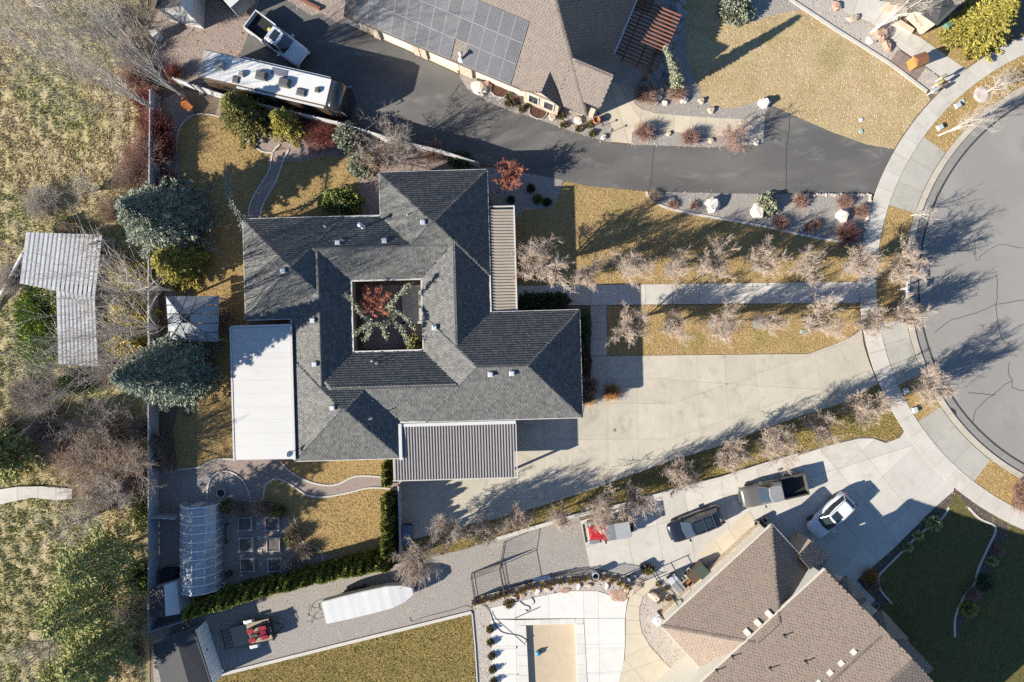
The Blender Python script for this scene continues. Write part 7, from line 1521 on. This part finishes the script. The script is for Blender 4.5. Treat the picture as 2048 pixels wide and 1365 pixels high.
# wooden deck at the bottom
t = thing('wooden_deck','brown plank deck with rails at the tan house corner','deck',P(1372,1350))
dk = W([(1335,1352),(1385,1320),(1420,1372),(1372,1400)],.5); A_, B_, C_, D_3 = [Vector(q) for q in dk]
for k in range(12): p, q = A_+(D_3-A_)*((k+.5)/12), B_+(C_-B_)*((k+.5)/12); b = MB(); b.bar(p,q,(D_3-A_).length/12-.02,.5,.55); b.build('plank', mat('deck_brown',(.20,.115,.07),(.15,.085,.05),4,.8), t, world=True)
for a_, b_ in ((A_,B_),(B_,C_)):
    for z in (.9,1.35): b = MB(); b.bar(a_,b_,.09,z,z+.08); b.build('rail', m_board, t, world=True)
    for k in range(4): q = a_+(b_-a_)*k/3; b = MB(); b.box(q.x-.06,q.x+.06,q.y-.06,q.y+.06,0,1.45); b.build('post', m_board, t, world=True)
# pool pump and hoses
t = thing('pool_pump','small blue pump standing on the tan pool cover','pump',P(1076,1305,-.3),.4); b = MB(); b.lathe([(.2,0),(.26,.1),(.24,.28),(.1,.36)],12); b.build('housing', mat('pump_blue',(.05,.22,.35),rough=.4), t); b = MB(); b.tube([(0,0,.3),(.2,.1,.35),(.35,.12,.2)],.06,7); b.build('outlet', m_blk, t)
def hose(lab, pts, r=.025, m=m_blk, z=.09): q = [P(x,y,z if not isinstance(z,list) else z[i]) for i,(x,y) in enumerate(smooth_pts(pts,5))]; b = MB(); b.tube(q,r,6); b.build('hose', m, label=lab, cat='hose')
hose('black hose running from the gate across the pool deck', [(968,1210),(980,1225),(986,1243),(1000,1262),(1015,1268),(1035,1271),(1052,1280),(1050,1286)]); hose('thin cable crossing the pool deck beside the black hose',[(984,1222),(990,1236),(1010,1255),(1032,1274),(1050,1290)],.014)
hose('curled dark iron scroll on the pool deck, larger',[(1039,1203),(1048,1210),(1058,1214),(1059,1220),(1055,1223),(1051,1220)],.03,mat('scroll_green',(.07,.09,.08))); hose('curved dark iron scroll on the pool deck, smaller',[(1062,1195),(1067,1201),(1068,1206),(1065,1209)],.03,MATS['scroll_green'])
b = MB(); p, q = P(1030,1237,.1), P(1079,1215,.1); b.tube([p,q],.03,6); b.build('pole', m_blk, label='thin dark pole lying across the pool deck', cat='pole')
hose('tan hose snaking over the gravel by the bottom kerb',[(818,1236),(822,1244),(835,1240),(860,1232),(900,1222),(930,1213),(942,1217)],.02,mat('hose_tan',(.3,.2,.12)),.08)
b = MB(); b.bar(P2(1066,1160),P2(1101,1154),.35,.02,.07); b.build('metal_sheet', m_galv, label='strip of shiny metal lying on the gravel by the iron fence', cat='sheet metal')
# ================================================================== gravel stones and grass blades (nobody could count them)
_oct = np.array([[1,0,0],[0,1,0],[-1,0,0],[0,-1,0],[0,0,1]], float)
_of = np.array([[0,1,4],[1,2,4],[2,3,4],[3,0,4]])
def stones():
    rng = np.random.default_rng(3)
    for (w, dens, size, cols, z, holes) in BEDS:
        x, y = scatter(w, dens, holes, rng)
        for i in range(len(w)):                       # stones kicked out over the border
            p, q = w[i], w[(i+1)%len(w)]; L_ = hypot(q[0]-p[0], q[1]-p[1]); k = int(L_*5); t_ = rng.random(k)
            x = np.r_[x, p[0]+(q[0]-p[0])*t_+rng.normal(0,.13,k)]; y = np.r_[y, p[1]+(q[1]-p[1])*t_+rng.normal(0,.13,k)]
        n = len(x)
        if not n: continue
        s = size*rng.uniform(.55,1.5,n)*np.where(rng.random(n)<.06,1.7,1); a = rng.uniform(0,2*pi,n); e = rng.uniform(.65,1,n); h = rng.uniform(.35,.8,n)
        c, sn = np.cos(a), np.sin(a); V = np.zeros((n,5,3))
        for k in range(5):
            px = _oct[k,0]*s*rng.uniform(.75,1.2,n); py = _oct[k,1]*s*e
            V[:,k,0] = x+px*c-py*sn; V[:,k,1] = y+px*sn+py*c; V[:,k,2] = z-.008+_oct[k,2]*s*h
        F = (_of[None]+(np.arange(n)*5)[:,None,None]).reshape(-1,3)
        cc = np.array(cols)[rng.integers(0,len(cols),n)]*rng.uniform(.75,1.1,(n,1))
        link('gravel', bulk('gravel', V.reshape(-1,3), F, m_stone, np.repeat(cc,4,0)), kind='stuff', label=None)
stones()
def blades(name, x, y, z, h, wd, cols, rng, lean=.7):
    n = len(x); a = rng.uniform(0,2*pi,n); t = rng.uniform(0,2*pi,n); hh = h*rng.uniform(.6,1.5,n); w = wd*rng.uniform(.6,1.4,n); l = lean*hh*rng.uniform(.3,1.2,n)
    V = np.zeros((n,3,3)); V[:,0] = np.c_[x-np.cos(a)*w, y-np.sin(a)*w, z]; V[:,1] = np.c_[x+np.cos(a)*w, y+np.sin(a)*w, z]
    V[:,2] = np.c_[x+np.cos(t)*l, y+np.sin(t)*l, z+hh]
    F = np.arange(n*3).reshape(-1,3)
    return bulk(name, V.reshape(-1,3), F, m_grass_blades, cols)
def grass():
    rng = np.random.default_rng(5)
    for nm, (w, dens, col, h, holes, z) in LAWNS.items():
        x, y = scatter(w, dens, holes, rng); n = len(x)
        v = rng.uniform(.62,1.15,n); g_ = np.array([mnoise.noise(Vector((a*.45,b*.45,2))) for a, b in zip(x, y)])
        g3 = np.array([mnoise.noise(Vector((a*1.6,b*1.6,9))) for a, b in zip(x, y)]); gr = np.clip((g_-.22)*1.6,0,.5)
        c = np.array(col)[None]*v[:,None]*np.c_[1-.16*g_+.10*g3, 1-.04*g_+.10*g3, 1-.2*g_+.14*g3]*(1+.07*np.sin(y*2*pi/1.1+.3*np.sin(x*.4)))[:,None]
        c = c*(1-gr[:,None])+c*np.array([[.62,.86,.6]])*gr[:,None]
        A_l = abs(area(w)); bx0, by0 = np.min(w,0); bx1, by1 = np.max(w,0)
        for _ in range(int(A_l/9)):                    # greener tufts and worn thin spots
            px_, py_, pr_2 = rng.uniform(bx0,bx1), rng.uniform(by0,by1), rng.uniform(.12,.55)*(2.2 if rng.random()<.12 else 1)
            dd = np.hypot(x-px_, y-py_)/pr_2+.3*rng.standard_normal(n)*.6; kk = dd < 1
            c[kk] *= np.array([.45,.72,.42]) if rng.random() < .6 else np.array([.68,.66,.62])
        link('grass', blades('grass', x, y, np.full(n, z-.005), h, .032, c, rng, 1.2), kind='stuff')
    for nm, pl in PARK:
        w = W(pl); x, y = scatter(w, 130, (), rng); n = len(x); v = rng.uniform(.62,1.1,n)
        link('grass', blades('grass', x, y, np.full(n, .055), .06, .032, np.c_[v, v*.95, v*.75], rng, 1.2), kind='stuff')
grass()
def field_grass():
    rng = np.random.default_rng(9)
    n = 210000; x = rng.uniform(fx0, fx1-.6, n); y = rng.uniform(fy0, fy1, n)
    g1 = np.array([mnoise.noise(Vector((a*.13,b*.13,7))) for a, b in zip(x, y)]); g2 = np.array([mnoise.noise(Vector((a*1.1,b*1.1,3))) for a, b in zip(x, y)])
    k = g2+.25*rng.standard_normal(n) > -.22; x, y, g1, g2 = x[k], y[k], g1[k], g2[k]; n = len(x)
    i = np.clip(((x-fx0)/(fx1-fx0)*nx).astype(int),0,nx); j = np.clip(((y-fy0)/(fy1-fy0)*ny).astype(int),0,ny); z = V_FIELD[i,j]-.02
    green = np.clip((g1-.02)*2.6+(y < -8)*.3-.1+.25*rng.standard_normal(n),0,1)[:,None]
    low = np.clip((-11-y)/4,0,1)*1.3*(x < fx1-4.0); mid = ((x < fx0+8)&(y > -3)&(y < 5))*.9; green = np.clip(green[:,0]+.65*low+mid,0,1)[:,None]
    c = (1-green)*np.array([[1.0,1.02,.98]])+green*np.array([[.56,.78,.38]]); c *= rng.uniform(.65,1.2,(n,1))
    link('wild_grass', blades('wild_grass', x, y, z, .13, .042, c, rng, 1.1), kind='stuff')
V_FIELD = V_FIELD_Z
field_grass()
